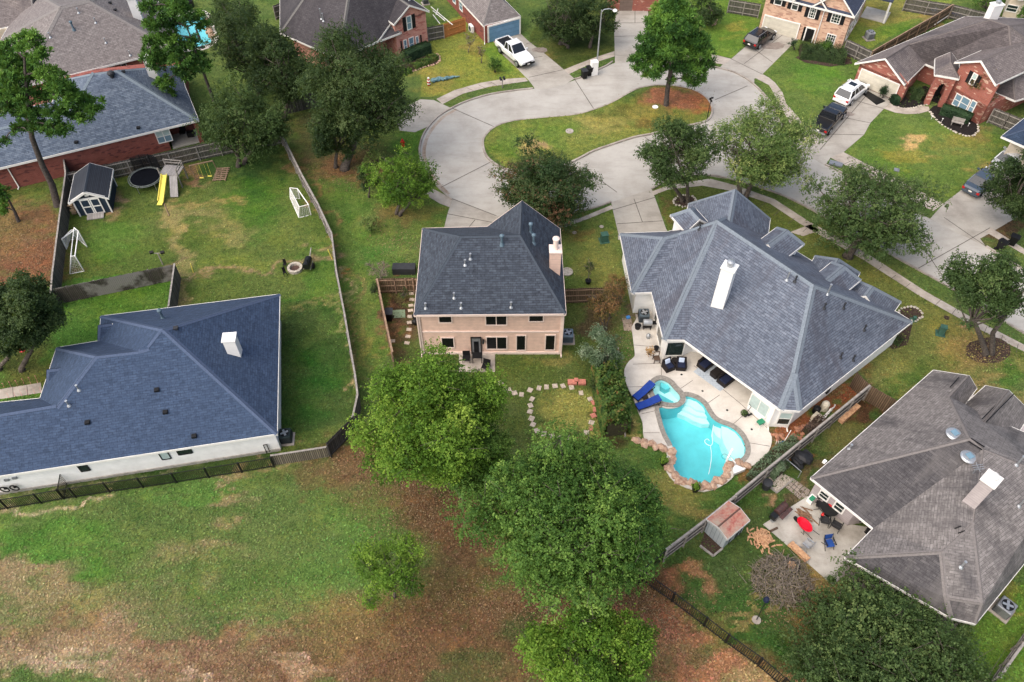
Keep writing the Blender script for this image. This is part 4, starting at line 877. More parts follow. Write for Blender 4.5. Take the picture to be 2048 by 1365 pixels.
def window(root, A, B, tl=None, br=None, rect=None, nx=2, ny=1, pane=GLASS_D, frame=TRIM, fw=0.09, shutters=None, upper=None, name='window', out=1, rail=0.035):
 d, n = outward(A, B); n = n * out
 if rect: s0, z0, s1, z1 = rect
 else:
  a, z1 = wallhit(A, B, *tl); b, z0 = wallhit(A, B, *br); s0, s1 = min(a, b), max(a, b)
 if z0 > z1: z0, z1 = z1, z0
 A2 = Vector(A[:2])
 def P(s, z, o): q = A2 + d * s + n * o; return Vector((q.x, q.y, z))
 m = M()
 def bar(sa, za, sb, zb, o0, o1, mi=0):
  vs = [P(s_, z_, o_) for o_ in (o0, o1) for s_, z_ in ((sa, za), (sb, za), (sb, zb), (sa, zb))]
  m.idx(vs, [(3, 2, 1, 0), (4, 5, 6, 7), (0, 1, 5, 4), (1, 2, 6, 5), (2, 3, 7, 6), (3, 0, 4, 7)], mi)
 bar(s0, z0, s0 + fw, z1, -0.05, 0.06); bar(s1 - fw, z0, s1, z1, -0.05, 0.06)
 bar(s0 + fw, z0, s1 - fw, z0 + fw, -0.05, 0.08); bar(s0 + fw, z1 - fw, s1 - fw, z1, -0.05, 0.06)
 for i in range(1, nx):
  c = s0 + (s1 - s0) * i / nx; bar(c - rail, z0 + fw, c + rail, z1 - fw, -0.05, 0.05)
 for j in range(1, ny):
  c = z0 + (z1 - z0) * j / ny; bar(s0 + fw, c - rail * 0.8, s1 - fw, c + rail * 0.8, -0.05, 0.045)
 w = m.build(name, frame, root)
 m = M(); zm = z0 + (z1 - z0) * 0.5
 if upper: bar(s0 + fw, z0 + fw, s1 - fw, zm, -0.04, 0.03); m.build('pane', pane, w); m = M(); bar(s0 + fw, zm, s1 - fw, z1 - fw, -0.04, 0.03); m.build('pane', upper, w)
 else: bar(s0 + fw, z0 + fw, s1 - fw, z1 - fw, -0.04, 0.03); m.build('pane', pane, w)
 if shutters:
  sw, sm = shutters
  for sa in (s0 - sw - 0.03, s1 + 0.03):
   m = M(); bar(sa, z0, sa + sw, z1, -0.03, 0.05)
   for k in range(7):
    c = z0 + (z1 - z0) * (k + 0.5) / 7; bar(sa + 0.05, c - 0.06, sa + sw - 0.05, c + 0.04, 0.04, 0.065)
   m.build('shutter', sm, root)
 return w
def panel(root, A, B, tl, br, mat, name, frame=None, fw=0.12, proud=0.05):
 d, n = outward(A, B); a, z1 = wallhit(A, B, *tl); b, z0 = wallhit(A, B, *br); s0, s1 = min(a, b), max(a, b)
 A2 = Vector(A[:2]); c = A2 + d * (s0 + s1) / 2; rz = math.atan2(d.y, d.x)
 m = M(); z0 = max(z0, 0.02); m.box((c.x + n.x * proud / 2, c.y + n.y * proud / 2, (z0 + z1) / 2), (s1 - s0, proud + 0.06, z1 - z0), rz)
 o = m.build(name, mat, root)
 if frame:
  m = M(); q = n * (proud / 2 + 0.01)
  for s in (s0 - fw / 2, s1 + fw / 2):
   p = A2 + d * s; m.box((p.x + q.x, p.y + q.y, (z0 + z1 + fw) / 2), (fw, proud + 0.1, z1 - z0 + fw), rz)
  m.box((c.x + q.x, c.y + q.y, z1 + fw / 2), (s1 - s0, proud + 0.1, fw), rz)
  m.build(name + '_frame', frame, root)
 return o
def chimney(root, base, top, w, dd, rz, mat, capm=None, flue=None, label=None):
 b = hitpix(root, *base); t = ZAT(*top, b.y + 0.15); z0 = b.z - 1.6; zt = t.z
 m = M(); m.box((b.x, b.y, (z0 + zt) / 2), (w, dd, zt - z0), rz)
 o = m.build('chimney', mat, root)
 m = M(); m.box((b.x, b.y, zt + 0.05), (w + 0.14, dd + 0.14, 0.1), rz); m.build('chimney_cap', capm or mat, o)
 if flue:
  r, h = flue; m = M(); m.lathe((b.x, b.y, zt + 0.1), [(r, 0), (r, h), (r * 1.35, h), (r * 1.35, h + 0.12), (r * 0.5, h + 0.2)], 14)
  m.build('flue', GALV if capm is None else capm, o)
 m = M(); m.box((b.x, b.y, b.z - 0.02), (w + 0.3, dd + 0.3, 0.06), rz)
 return o
def vents(root, pts, mat, kind='pipe', name='roof_vent'):
 for q in pts:
  p = hitpix(root, q[0], q[1]); m = M()
  if kind == 'pipe':
   h = q[2] if len(q) > 2 else 0.45
   m.lathe(p, [(0.17, -0.05), (0.1, 0.05), (0.055, 0.1), (0.055, h), (0.09, h), (0.09, h + 0.08)], 8)
  elif kind == 'low': m.box(p + Vector((0, 0, 0.08)), (0.32, 0.3, 0.16), 0.2)
  elif kind == 'stack':
   m.lathe(p, [(0.22, -0.1), (0.12, 0.12), (0.10, 0.15), (0.10, 0.75), (0.17, 0.78), (0.17, 0.92), (0.05, 1.0)], 12)
  elif kind == 'turbine':
   m.lathe(p, [(0.2, -0.1), (0.2, 0.15), (0.34, 0.22), (0.36, 0.38), (0.26, 0.52), (0.05, 0.58)], 14)
  elif kind == 'solar':
   m.lathe(p, [(0.3, -0.1), (0.5, 0.06), (0.52, 0.12), (0.42, 0.2), (0.1, 0.24)], 20)
  o = m.build(name, mat, root)
  if kind == 'solar':
   m = M(); m.box(p + Vector((0, 0, 0.27)), (0.42, 0.42, 0.03), 0.4); m.build('solar_panel', GLASS_B, o)
def downspout(root, p, z1, mat=TRIM, n=(0, 0)):
 m = M(); x, y = p; m.beam((x, y, 0.1), (x, y, z1), 0.09, 0.07); m.beam((x, y, 0.12), (x + n[0], y + n[1] - 0.3, 0.05), 0.09, 0.07)
 return m.build('downspout', mat, root)
def house(name, label, foot):
 x = sum(p[0] for p in foot) / len(foot); y = sum(p[1] for p in foot) / len(foot)
 return thing(name, label, 'house', (x, y, 0))
# ================================================================ 1 pink two-storey house (centre)
e = 5.3
foot = [(-7.15, 40.65), (3.83, 40.65), (3.83, 48.9), (-7.15, 48.9)]
h1 = house('two_storey_house', 'pink sided two-storey house with charcoal hip roof in the middle of the photo', foot)
r = Roof()
r.P(A=G(828, 630.5, e), B=G(1132, 628, e), C=G(845, 457, e), D=G(974, 454, e), E=G(1120, 457.6, e), L=G(921, 473, 8.75), K=G(1041, 470.5, 8.75), T=G(1044, 402, 8.6))
r.F('A B K L'); r.F('C A L'); r.F('D C L K'); r.F('B E T K'); r.F('T D K')
r.build(h1, SH_PINK, capmat('charcoal_caps', (0.055, 0.068, 0.088)), fascia=PINKTRIM)
walls(h1, foot, 5.15, PINKSIDE)
wallpanel(h1, (-1.7, 48.9), (3.83, 48.9), [(0, 0), (5.53, 0), (5.53, 5.1), (2.8, 8.1), (0, 5.1)], PINKSIDE)
A, B = (-7.15, 40.65), (3.83, 40.65)
m = M()
for x in (-7.15, 3.83): m.box((x, 40.62, 2.55), (0.16, 0.12, 5.1))
m.box((-1.66, 40.62, 2.72), (10.7, 0.07, 0.13)); m.box((-1.66, 40.60, 0.12), (10.9, 0.1, 0.24))
m.build('trim_board', PINKTRIM, h1)
W = lambda x, y: (650 + x / 3.413, 380 + y / 3.413)
for tl, br, nx in (((768, 845), (872, 908), 1), ((1090, 845), (1246, 924), 2), ((1388, 840), (1494, 900), 1),
                   ((788, 1005), (888, 1078), 1), ((1096, 1000), (1246, 1088), 2), ((1302, 990), (1372, 1096), 1), ((1502, 988), (1570, 1094), 1)):
 window(h1, A, B, W(*tl), W(*br), nx=nx, ny=1, pane=GLASS_D, frame=PINKTRIM)
dr = panel(h1, A, B, W(1000, 1008), W(1066, 1128), GREYM, 'back_door', frame=BLACK, fw=0.08)
s, z1 = wallhit(A, B, *W(1015, 1030)); s2, z2 = wallhit(A, B, *W(1052, 1105))
m = M(); m.box((A[0] + (s + s2) / 2, 40.58, (z1 + z2) / 2), (s2 - s, 0.05, z1 - z2)); m.build('door_glass', GLASS_D, dr)
s, z1 = wallhit(A, B, *W(1080, 1025)); m = M(); m.box((A[0] + s, 40.5, z1), (0.14, 0.2, 0.3)); m.lathe((A[0] + s, 40.42, z1 - 0.2), [(0.05, 0), (0.1, 0.1), (0.1, 0.25), (0.02, 0.34)], 8); m.build('wall_lamp', BLACKM, h1)
chimney(h1, (1109, 537), (1110.7, 497), 0.85, 0.8, 0, PINKSIDE, PINKTRIM, (0.2, 0.95))
vents(h1, [W(993, 470), W(882, 736), W(688, 806), W(930, 804), W(1271, 800), W(957, 512)], GALV, 'pipe'); vents(h1, [W(1208, 372)], SH_PINK if 0 else plain('slate_metal', (0.10, 0.15, 0.19), 0.5), 'stack')
vents(h1, [W(1424, 365), W(1404, 290)], plain('slate_metal', (0.10, 0.15, 0.19), 0.5), 'stack')
downspout(h1, (3.95, 40.5), 5.1, PINKTRIM); downspout(h1, (-7.28, 40.5), 5.1, PINKTRIM)
# ================================================================ 2 blue-roofed white house, left foreground
e = 2.9
a = G(559.4, 588.8, e); b = G(554.2, 868, e); c = G(201.8, 632.6, e); dd = G(-220, 985.5, e); AP = G(327, 660, 7.3)
fr = lambda x, y: onplane(x, y, b, dd, AP)
ex = (b - dd).normalized();
foot2 = [(p.x, p.y) for p in (a + Vector((-0.45, -0.45, 0)), b + Vector((-0.45, 0.5, 0)), dd + Vector((0, 0.5, 0)), G(-200, 835, e), G(84, 810, e) + Vector((.5, -.5, 0)), G(117, 708, e) + Vector((.5, -.5, 0)), G(205, 692, e) + Vector((.2, -.5, 0)), c + Vector((0.5, -0.6, 0)))]
h2 = house('white_house', 'white walled single-storey house with deep blue shingle roof at the left edge', foot2)
r = Roof()
r.P(a=a, b=b, c=c, d=dd, ap=AP, w1=G(198, 682, e), v=fr(277, 703), u=fr(298, 697), n1=G(113, 696, e), q=fr(192, 713), w2=G(80, 797, e), k=fr(113, 816), n2=G(-220, 828, e), kk=fr(-220, 871))
r.F('b d kk k q v u ap'); r.F('a b ap'); r.F('c a ap'); r.F('c ap u v w1'); r.F('w1 v q n1'); r.F('n1 q k w2'); r.F('w2 k kk n2')
r.wing(G(224, 647, 3.9), G(188, 652, 3.9), 0.75, 2.95, 3.9, 0, 0.3); r.wing(G(122, 736.5, 3.9), G(85, 741, 3.9), 0.75, 2.95, 3.9, 0, 0.3)
r.build(h2, SH_BLUE, capmat('blue_caps', (0.072, 0.100, 0.165)), cap=0.2)
walls(h2, foot2, 2.82, WHITEWALL)
m = M(); d0 = G(-220, 985.5, e)
A2, B2 = foot2[2], foot2[1]
W = lambda x, y: (x / 2.923, 750 + y / 2.923)
for tl, br, up in (((442, 525), (533, 556), 0), ((918, 450), (1005, 487), 1), ((1025, 437), (1130, 455), 0)):
 window(h2, A2, B2, W(*tl), W(*br), nx=1, ny=1, pane=BLIND if up else GLASS_G, frame=BLACKM, fw=0.07)
d, n = outward(A2, B2)
m = M(); L2 = (Vector(B2) - Vector(A2)).length; c2 = (Vector(A2) + Vector(B2)) / 2 + n * 0.03
m.box((c2.x, c2.y, 0.1), (L2, 0.12, 0.3), ang(A2, B2)); m.build('foundation', plain('grey_foundation', (0.36, 0.34, 0.31), 0.9), h2)
chimney(h2, (470, 704), (457, 673), 0.85, 0.75, 0.1, PAINT)
s, z = wallhit(A2, B2, *W(1543, 412)); s2, zz = wallhit(A2, B2, *W(1580, 450))
m = M(); P0 = Vector(A2) + d * s + n * 0.1; P1 = Vector(A2) + d * s2 + n * 0.1
m.tube([(P1.x, P1.y, 0.2), (P1.x, P1.y, 1.1), (P0.x, P0.y, 1.1), (P0.x, P0.y, 0.0)], 0.035, 6); m.build('wall_pipe', BLACKM, h2)
for q in ((35, 660), (90, 650)):
 s, z = wallhit(A2, B2, *W(*q)); p = Vector(A2) + d * s + n * 0.2; m = M(); m.tube([(p.x + 0.3 * math.cos(t), p.y, 0.75 + 0.3 * math.sin(t)) for t in [i * 0.5 for i in range(13)]], 0.05, 6); m.box((p.x, p.y + 0.08, 0.75), (0.15, 0.12, 0.15), ang(A2, B2)); m.build('hose_reel', BLACK, h2)
for q in ((40, 612), (86, 600)):
 s, z = wallhit(A2, B2, *W(*q)); p = Vector(A2) + d * s + n * 0.05; m = M(); m.box((p.x, p.y, z), (0.3, 0.12, 0.2), ang(A2, B2)); m.build('wall_vent', GREYM, h2)
vents(h2, [W(918, 92), W(968, 222), W(513, 282), W(1136, 362)], BLACK, 'low')
vents(h2, [(326, 637)], plain('slate_metal', (0.10, 0.15, 0.19), 0.5), 'stack'); vents(h2, [(352, 658)], DKGREY, 'low'); vents(h2, [(158, 780), (138, 811)], GALV, 'pipe')
# ================================================================ 3 white pool house with slate roof
e = 2.9; zr = 8.4
A = G(1368, 680, e); B = G(1561, 819.6, e); C = G(1600, 822, e); D = G(1825, 643.4, e)
R1 = G(1435, 441, zr); R2 = G(1628, 570, zr)
t = Vector((-0.677, 0.736, 0)); N1 = D + t * 17.5
L1 = G(1239.7, 467.3, e); L2_ = G(1263.5, 586.3, e); L3 = G(1303, 584.7, e); L4 = G(1327, 680, e)
foot3 = [(L1.x + .45, L1.y - .4), (L2_.x + .45, L2_.y + .4), (L3.x + .45, L3.y + .4), (L4.x + .4, L4.y + .4), (A.x, A.y + .45), (A.x + 1.2, A.y + 1.1), (B.x - .15 - 2.2, B.y + .5 + 5.9), (B.x - .15 - 0.1, B.y + .5 + 3.2), (B.x - .15, B.y + .5), (C.x - .15, C.y + .5), (D.x - .6, D.y), (N1.x - .3, N1.y - .6), (L1.x + 6, L1.y - .2)]
h3 = house('white_house', 'white pool house with big slate grey roof and tall white chimney', foot3)
r = Roof()
K3 = onplane(1590, 747, A, B, R1); V3 = G(1358.7, 466, 5.8); Q3 = G(1327, 475, 5.7)
r.P(A=A, B=B, C=C, D=D, R1=R1, R2=R2, N1=N1, L1=L1, L2=L2_, L3=L3, L4=L4, K=K3, V=V3, Q=Q3, NL=G(1336.5, 463.5, e))
r.F('A B K R2 R1'); r.F('B C K'); r.F('C D R2 K'); r.F('L4 A R1'); r.F('L3 L4 R1 V'); r.F('L2 L3 V Q'); r.F('L1 L2 Q'); r.F('NL L1 Q V'); r.F('D N1 R1 R2'); r.F('N1 NL V R1')
r.wing((17.2, 47.2), (19.3, 54.4), 3.6, 3.2, 6.4, 0, 1.0)                 # street gable wing
r.wing((27.6, 42.6), (29.6, 45.0), 2.2, 3.0, 4.7, 0, 1.8)
r.wing((24.6, 43.6), (27.3, 47.9), 1.9, 3.0, 4.9, 0, 1.6)
r.build(h3, SH_POOL, capmat('slate_caps', (0.17, 0.20, 0.235)), cap=0.26)
DW = []
for (P_, Q_, hw, e_, z_) in (((15.6, 50.2), (14.6, 52.4), 1.2, 4.9, 5.9), ((20.4, 46.6), (23.0, 48.9), 1.35, 5.3, 6.4), ((24.3, 43.2), (26.9, 45.5), 1.35, 4.6, 5.7)):
 rr = Roof(); rr.wing(P_, Q_, hw, e_, z_, 0, 0.9); rr.build(h3, SH_POOL, capmat('slate_caps', (0.19, 0.225, 0.26)), cap=0.3, name='dormer_roof')
 P_, Q_ = Vector(P_), Vector(Q_); dv = (Q_ - P_).normalized(); nv = Vector((-dv.y, dv.x)); w = hw - 0.3
 ft = [tuple(P_ + nv * w), tuple(P_ - nv * w), tuple(Q_ - dv * .3 - nv * w), tuple(Q_ - dv * .3 + nv * w)]
 m = M(); m.prism(ft, 3.2, e_ - 0.1); m.build('dormer_wall', WHITEWALL, h3)
# patio is roofed: the walls step back behind the two posts
wallf = [foot3[i] for i in range(6)] + [(17.2, 40.2), (19.8, 37.4), (17.9, 35.1)] + [foot3[8], foot3[9], foot3[10], foot3[11], foot3[12]]
walls(h3, wallf, 2.82, WHITEWALL)
m = M(); m.beam((A.x + .1, A.y + .4, 2.7), (B.x - .2, B.y + .5, 2.7), 0.25, 0.3); m.build('porch_beam', TRIM, h3)
W = lambda x, y: (1200 + x / 4.096, 700 + y / 4.096)
p9, p8 = foot3[9], foot3[8]; px7 = (17.9, 35.1)
window(h3, p8, p9, W(1478, 508), W(1548, 615), nx=1, ny=2, pane=GLASS_G, upper=BLIND)
window(h3, px7, p8, W(1248, 348), W(1360, 565), nx=2, ny=1, pane=BLIND, upper=BLIND)
window(h3, foot3[3], foot3[4], (1334, 684), (1365, 711), nx=1, ny=1, pane=GLASS_G, frame=TRIM)
for i_, (x0, x1, z0, z1) in enumerate([(1.0, 1.9, 0.3, 2.3), (2.5, 4.1, 0.1, 2.3)]): window(h3, foot3[2], foot3[3], rect=(x0, z0, x1, z1), nx=1, ny=1, pane=GLASS_G)
m = M(); p = Vector(((foot3[9][0] * .72 + D.x * .28), (foot3[9][1] * .72 + D.y * .28)))
m.box((p.x - .1, p.y - .35, 2.1), (0.3, 0.25, 0.5), 0.7); m.build('wall_box', BLACKM, h3)
chimney(h3, (1439, 604), (1453, 532), 0.95, 0.85, -0.55, PAINT, None, (0.22, 0.35))
vents(h3, [(1574, 560, .8), (1655, 588, .9)], GALV, 'pipe'); vents(h3, [(1590, 563), (1648, 617), (1687, 616), (1728, 660), (1681, 715), (1706, 720), (1399, 459)], DKGREY, 'pipe')
downspout(h3, (foot3[9][0] + .02, foot3[9][1] - .12), 2.8); downspout(h3, (foot3[8][0], foot3[8][1] - .12), 2.8)
# ================================================================ 4 weathered grey house, bottom right
e = 2.9
A = G(1622, 956, e); B = G(1867, 740.7, e); C = G(1746.7, 1057, e); D = G(1690.5, 1115, e); P4 = G(1940, 877, 6.7)
nw = lambda x, y: onplane(x, y, A, B, P4)
wa, wb = (20.87, 27.7), (22.93, 25.42)
foot4 = [wa, wb, (C.x + 2.6, C.y + 2.2), (D.x + 2.8, D.y + 1.9), (D.x + .35, D.y + .2), (27.3, 18.0), (34.5, 23.5), (38, 31), (33.9, 34.4), (B.x - .1, B.y - .6)]
h4 = house('grey_house', 'single-storey house with mottled grey shingle roof at the bottom right corner', foot4)
r = Roof()
r.P(A=A, B=B, C=C, D=D, P=P4, P2=G(1967, 899, 6.7), T=nw(1899, 795), T2=nw(1939, 752), s1=G(1954, 777, e), s2=G(1931, 808, e), r1=G(1883, 1104, 5.3), vv=G(1947, 1045, 5.9), k1=G(1892, 1195, 3.9), e1=G(1902, 1236, e), m=G(1966, 1207, 4.2), e2=G(1951.5, 1248, e), F=G(2048, 1128, e), F2=G(2130, 1040, e), X=G(2120, 960, 6.0), Y=G(2130, 900, e), s3=G(1990, 840, 3.6))
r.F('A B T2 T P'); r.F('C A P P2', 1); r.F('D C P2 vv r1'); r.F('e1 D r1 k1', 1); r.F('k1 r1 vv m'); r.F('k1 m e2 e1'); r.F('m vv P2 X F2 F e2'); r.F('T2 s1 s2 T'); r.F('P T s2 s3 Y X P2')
r.P(g1=G(1931, 808, e), g2=G(1971.5, 771.4, e), g3=G(2018, 781, 5.0), g4=G(1966, 846, 5.0), g5=G(2062, 825, e), g6=G(2032, 874, e))
r.F('g4 g1 g2 g3'); r.F('g6 g4 g3 g5')
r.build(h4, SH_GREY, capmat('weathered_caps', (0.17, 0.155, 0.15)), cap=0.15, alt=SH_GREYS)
walls(h4, foot4, 2.82, GREYSIDE)
W = lambda x, y: (1400 + x / 4.096, 880 + y / 4.096)
for tl, br in (((993, 400), (1043, 512)), ((1118, 492), (1165, 612))):
 a_, z1 = wallhit(wa, wb, *W(*tl)); b_, z0 = wallhit(wa, wb, *W(*br)); window(h4, wa, wb, rect=(a_, max(.5, z0), b_, min(2.6, z1)), nx=1, ny=2, pane=GLASS_G, fw=0.1)
window(h4, foot4[4], foot4[5], rect=(1.0, 0.9, 2.6, 2.1), nx=1, ny=2, pane=GLASS_G, fw=0.1)
chimney(h4, (1946, 1000), (1969, 955), 0.95, 0.8, 0.72, GREYSIDE, TRIM, (0.2, 0.25))
vents(h4, [(1906.7, 870), (1936.3, 916)], GALV, 'solar', 'solar_vent')
vents(h4, [(1699, 898), (1922, 1134, .6), (2033, 930, .9), (2038, 1012, 1.0)], GALV, 'pipe')
p = hitpix(h4, 1652, 928); m = M(); m.box(p + Vector((-.1, .1, .1)), (0.25, 0.2, 0.18), .7); m.build('flood_light', TRIM, h4)
p = hitpix(h4, 1945, 948); m = M(); m.tube([p, p + Vector((0, 0, .8))], .03, 6)
for k in range(3): m.beam(p + Vector((-.35, .15 * k - .2, .8)), p + Vector((.35, .15 * k - .1, .8)), .03, .03)
m.beam(p + Vector((0, -.35, .8)), p + Vector((0, .35, .8)), .03, .03); m.build('roof_antenna', GALV, h4)
for q0, q1 in (((1922, 758), (1904, 778)), ((2022, 787), (1968, 842)), ((1939, 881), (1966, 898)), ((1912, 1063), (1925, 1058))):
 a_, b_ = hitpix(h4, *q0), hitpix(h4, *q1); dv = (b_ - a_); dv.z = 0; sd_ = Vector((-dv.y, dv.x, 0)).normalized() * .16
 m = M(); m.beam(a_ + sd_ + Vector((0, 0, .05)), b_ + sd_ + Vector((0, 0, .05)), .06, .05); m.beam(a_ - sd_ + Vector((0, 0, .05)), b_ - sd_ + Vector((0, 0, .05)), .06, .05); m.build('ridge_vent', BLACK, h4)
# ================================================================ 5 steel-blue roof, red brick (top left)
e = 2.9
S0 = G(397, 240.5, e); S1 = G(-120, 365, e); RA = G(189, 146.6, 7.0); RB = G(234, 140.8, 7.0)
sp = lambda x, y: onplane(x, y, S0, S1, RB)
E1 = G(371, 175, e)
foot5 = [(S0.x - .5, S0.y + .35), (E1.x - .5, E1.y + .5), (E1.x - 2, E1.y + 5.5), (E1.x - 14, E1.y + 3), (S1.x, S1.y + 9), (S1.x, S1.y + .6)]
h5 = house('brick_house', 'long red brick house with steel blue shingle roof beside the shed yard, top left', foot5)
r = Roof()
r.P(S0=S0, S1=S1, RA=RA, RB=RB, E1=E1, E2=G(356, 131, e + .6), H=sp(143.6, 229.7), H2=sp(-120, 287), W1=G(104, 205, e), W2=G(-120, 250, e), W0=G(125, 160, e))
r.F('S0 S1 H2 H RA RB'); r.F('E2 E1 RB'); r.F('E1 S0 RB'); r.F('H W1 W0 RA'); r.F('H2 W2 W1 H'); r.F('RA W0 E2 RB')
r.build(h5, SH_STEEL, capmat('steel_caps', (0.17, 0.21, 0.25)), cap=0.26)
wl = [foot5[0], foot5[1], foot5[2], foot5[3], foot5[4], foot5[5]]
cdir = (Vector(foot5[5]) - Vector(foot5[0])).normalized(); nin = Vector((-cdir.y, cdir.x)); nin = nin if nin.y > 0 else -nin
c0 = Vector(foot5[0]); p1 = c0 + cdir * .55; p2 = p1 + nin * 2.4; p3 = c0 + cdir * 3.2 + nin * 2.4; p4 = c0 + cdir * 3.2
walls(h5, [tuple(p4), tuple(p3), tuple(p3 + nin * .1 - cdir * 2.7), tuple(c0 + nin * 2.6), foot5[1], foot5[2], foot5[3], foot5[4], foot5[5]], 2.8, BR_RED)
m = M(); m.box((c0.x - .15, c0.y + .1, 1.4), (.45, .45, 2.8), ang(foot5[5], foot5[0])); m.build('porch_pillar', BR_RED, h5)
m = M(); q = [c0 + cdir * 3.0, c0, c0 + nin * 2.4, c0 + nin * 2.4 + cdir * 3.0]; m.prism([tuple(x) for x in q], 0, .12); m.build('porch_slab', PATIOM, h5)
W = lambda x, y: (x / 4.876, 220 + y / 4.876)
window(h5, foot5[5], foot5[0], W(1500, 212), W(1690, 297), nx=2, ny=2, pane=GLASS_B, upper=BLIND, fw=0.08)
m = M(); pc = c0 + cdir * .9 + nin * 1.2; m.box((pc.x, pc.y, .5), (.7, .5, .5), .2); m.box((pc.x - .9, pc.y + .2, .55), (.6, .55, .12), .3); m.box((pc.x - .9, pc.y + .5, .85), (.6, .1, .6), .3)
tag(m.build('covered_patio_grill', BLACK), 'black grill with side shelf under the corner porch of the red brick house', 'grill')
d, n = outward(foot5[5], foot5[0])
for q in ((100, 610),): s, z = wallhit(foot5[5], foot5[0], *W(*q)); p = Vector(foot5[5]) + d * s; downspout(h5, (p.x + n.x * .08, p.y + n.y * .08), 2.7)
chimney(h5, (309, 154), (288, 111), .85, .75, .25, PAINT)
vents(h5, [(224, 153)], DKGREY, 'turbine', 'turbine_vent'); vents(h5, [(247, 145), (329, 141), (277, 257), (153, 286)], BLACK, 'low')
# ================================================================ 6/7 mauve roofed houses behind
S0 = G(349, 98, e); S1 = G(-100, 207, e); U1 = G(121, 14.4, 7.4); U2 = G(178, 1, 7.4)
foot6 = [(S0.x - .5, S0.y + .5), (G(300, -30, e).x, G(300, -30, e).y), (G(60, 20, e).x, G(60, 20, e).y + 2), (G(20, 80, e).x + 1, G(20, 80, e).y), (G(44, 176, e).x, G(44, 176, e).y + .8)]
h6 = house('brick_house', 'orange brick house with wide mauve grey roof behind the steel blue roof, top left', foot6)
r = Roof(); r.P(S0=S0, S1=G(40, 174, e), U1=U1, U2=U2, W=G(2, 78, e), E=G(300, -45, e), N=G(60, -20, e))
r.F('S0 S1 U1 U2'); r.F('S1 W U1'); r.F('E S0 U2'); r.F('W N U1'); r.F('N E U2 U1')
r.build(h6, SH_MAUVE, capmat('mauve_caps', (0.20, 0.185, 0.18)), cap=0.3)
walls(h6, foot6, 2.8, BR_ORANGE)
W = lambda x, y: (x / 4.876, y / 4.876)
wa, wb = foot6[4], foot6[0]
for tl, br in (((1050, 640), (1140, 690)), ((1160, 600), (1255, 680))):
 a_, z1 = wallhit(wa, wb, *W(*tl)); b_, _ = wallhit(wa, wb, *W(*br)); window(h6, wa, wb, rect=(a_, .6, b_, min(z1, 2.4)), nx=1, ny=1, pane=GLASS_G)
chimney(h6, (277, 36), (259, -6), .9, .9, .3, PAINT)
vents(h6, [W(766, 125), W(932, 222), W(1032, 418), W(490, 365), W(1270, 540)], GALV, 'pipe'); vents(h6, [W(1075, 35), W(1125, 105)], BLACK, 'low')
vents(h6, [W(720, 290)], plain('slate_metal', (0.10, 0.15, 0.19), 0.5), 'stack')
foot7 = GP([(-60, 80), (66, 50), (120, 0), (-60, 5)], 0)
h7 = house('cream_house', 'cream walled house with dark mauve roof in the extreme top left corner', foot7)
r = Roof(); r.P(a=G(-90, 76, e), b=G(69, 42.5, e), c=G(150, -40, e), d=G(-90, -60, 6.5), f=G(60, -45, 6.5))
r.F('a b f d'); r.F('b c f'); r.build(h7, SH_BROWN, capmat('mauve_caps', (0.2, 0.185, 0.18)), cap=0.2)
q = [G(-85, 78, e), G(62, 47, e), G(140, -30, e), G(-85, -50, e)]; walls(h7, [(p.x, p.y + .3) for p in q], 2.8, CREAM)
# ================================================================ 8 rose brick two-storey with dark roof
A8, B8 = G(800, 112), G(854, 90.5)
W = lambda x, y: (560 + x / 4.876, y / 4.876)
def at(A, B, px, py):
 s, z = wallhit(A, B, px, py); d = (Vector(B[:2]) - Vector(A[:2])).normalized(); p = Vector(A[:2]) + d * s
 return Vector((p.x, p.y, z))
pl, pk, pr = at(A8, B8, *W(1090, 200)), at(A8, B8, *W(1245, 38)), at(A8, B8, *W(1438, 98))
d, n = outward(A8, B8); back = Vector((-n.x, -n.y, 0)); dl = Vector((d.x, d.y, 0))
zl = min(pl.z, pr.z);
fl = Vector((pl.x, pl.y)) + d * .25; fr_ = Vector((pr.x, pr.y)) - d * .3
foot8 = [tuple(fl), tuple(fr_), tuple(fr_ + Vector((back.x, back.y)) * 9), tuple(fl + Vector((back.x, back.y)) * 9)]
ctr = G(700, 60)
h8 = thing('rose_brick_house', 'rose brick two-storey house with sooty dark roof and black shutters', 'house', (foot8[0][0], foot8[0][1], 0))
r = Roof(); o_ = Vector((n.x, n.y, 0)) * .35
r.P(a=Vector((pl.x, pl.y, zl)) + o_, b=Vector((pr.x, pr.y, zl)) + o_, c=Vector((pr.x, pr.y, zl)) + back * 9, d=Vector((pl.x, pl.y, zl)) + back * 9, k=pk + o_, l=pk + back * 9)
r.F('b c l k'); r.F('d a k l')
S = G(678, 118, 3.0); T8 = G(756, 82, 3.0); AP8 = G(701, -32, 8.3)
r.P(L=G(560, 66, 3.0), S=S, T=T8, AP=AP8, AQ=G(640, -50, 8.3), N=G(560, -40, 3), X=onplane(850, -40, S, T8, AP8), Y=onplane(786, 40, S, T8, AP8))
r.F('S L AQ AP'); r.F('T S AP X Y'); r.F('L N AQ')
q0, q1 = G(759, 80, 2.9), G(804, 66, 2.9); qm = (q0 + q1) / 2
r.wing(qm, qm + back * 3.5, (q1 - q0).length / 2, 2.9, 4.1, 1.5, 0)
r.build(h8, SH_DARK, capmat('sooty_caps', (0.15, 0.145, 0.14)), cap=0.2)
zg = zl - .1
m = M(); m.prism(foot8, -.05, zg)
m.build('wall', BR_ROSE, h8)
sl, _ = wallhit(fl, fr_, *W(1110, 200)); Lw = (fr_ - fl).length
wallpanel(h8, fl, fr_, [(0, zg - .3), (Lw, zg - .3), (Lw, zg), (((Vector((pk.x, pk.y)) - fl).length), pk.z - .3), (0, zg)], BR_ROSE, .2)
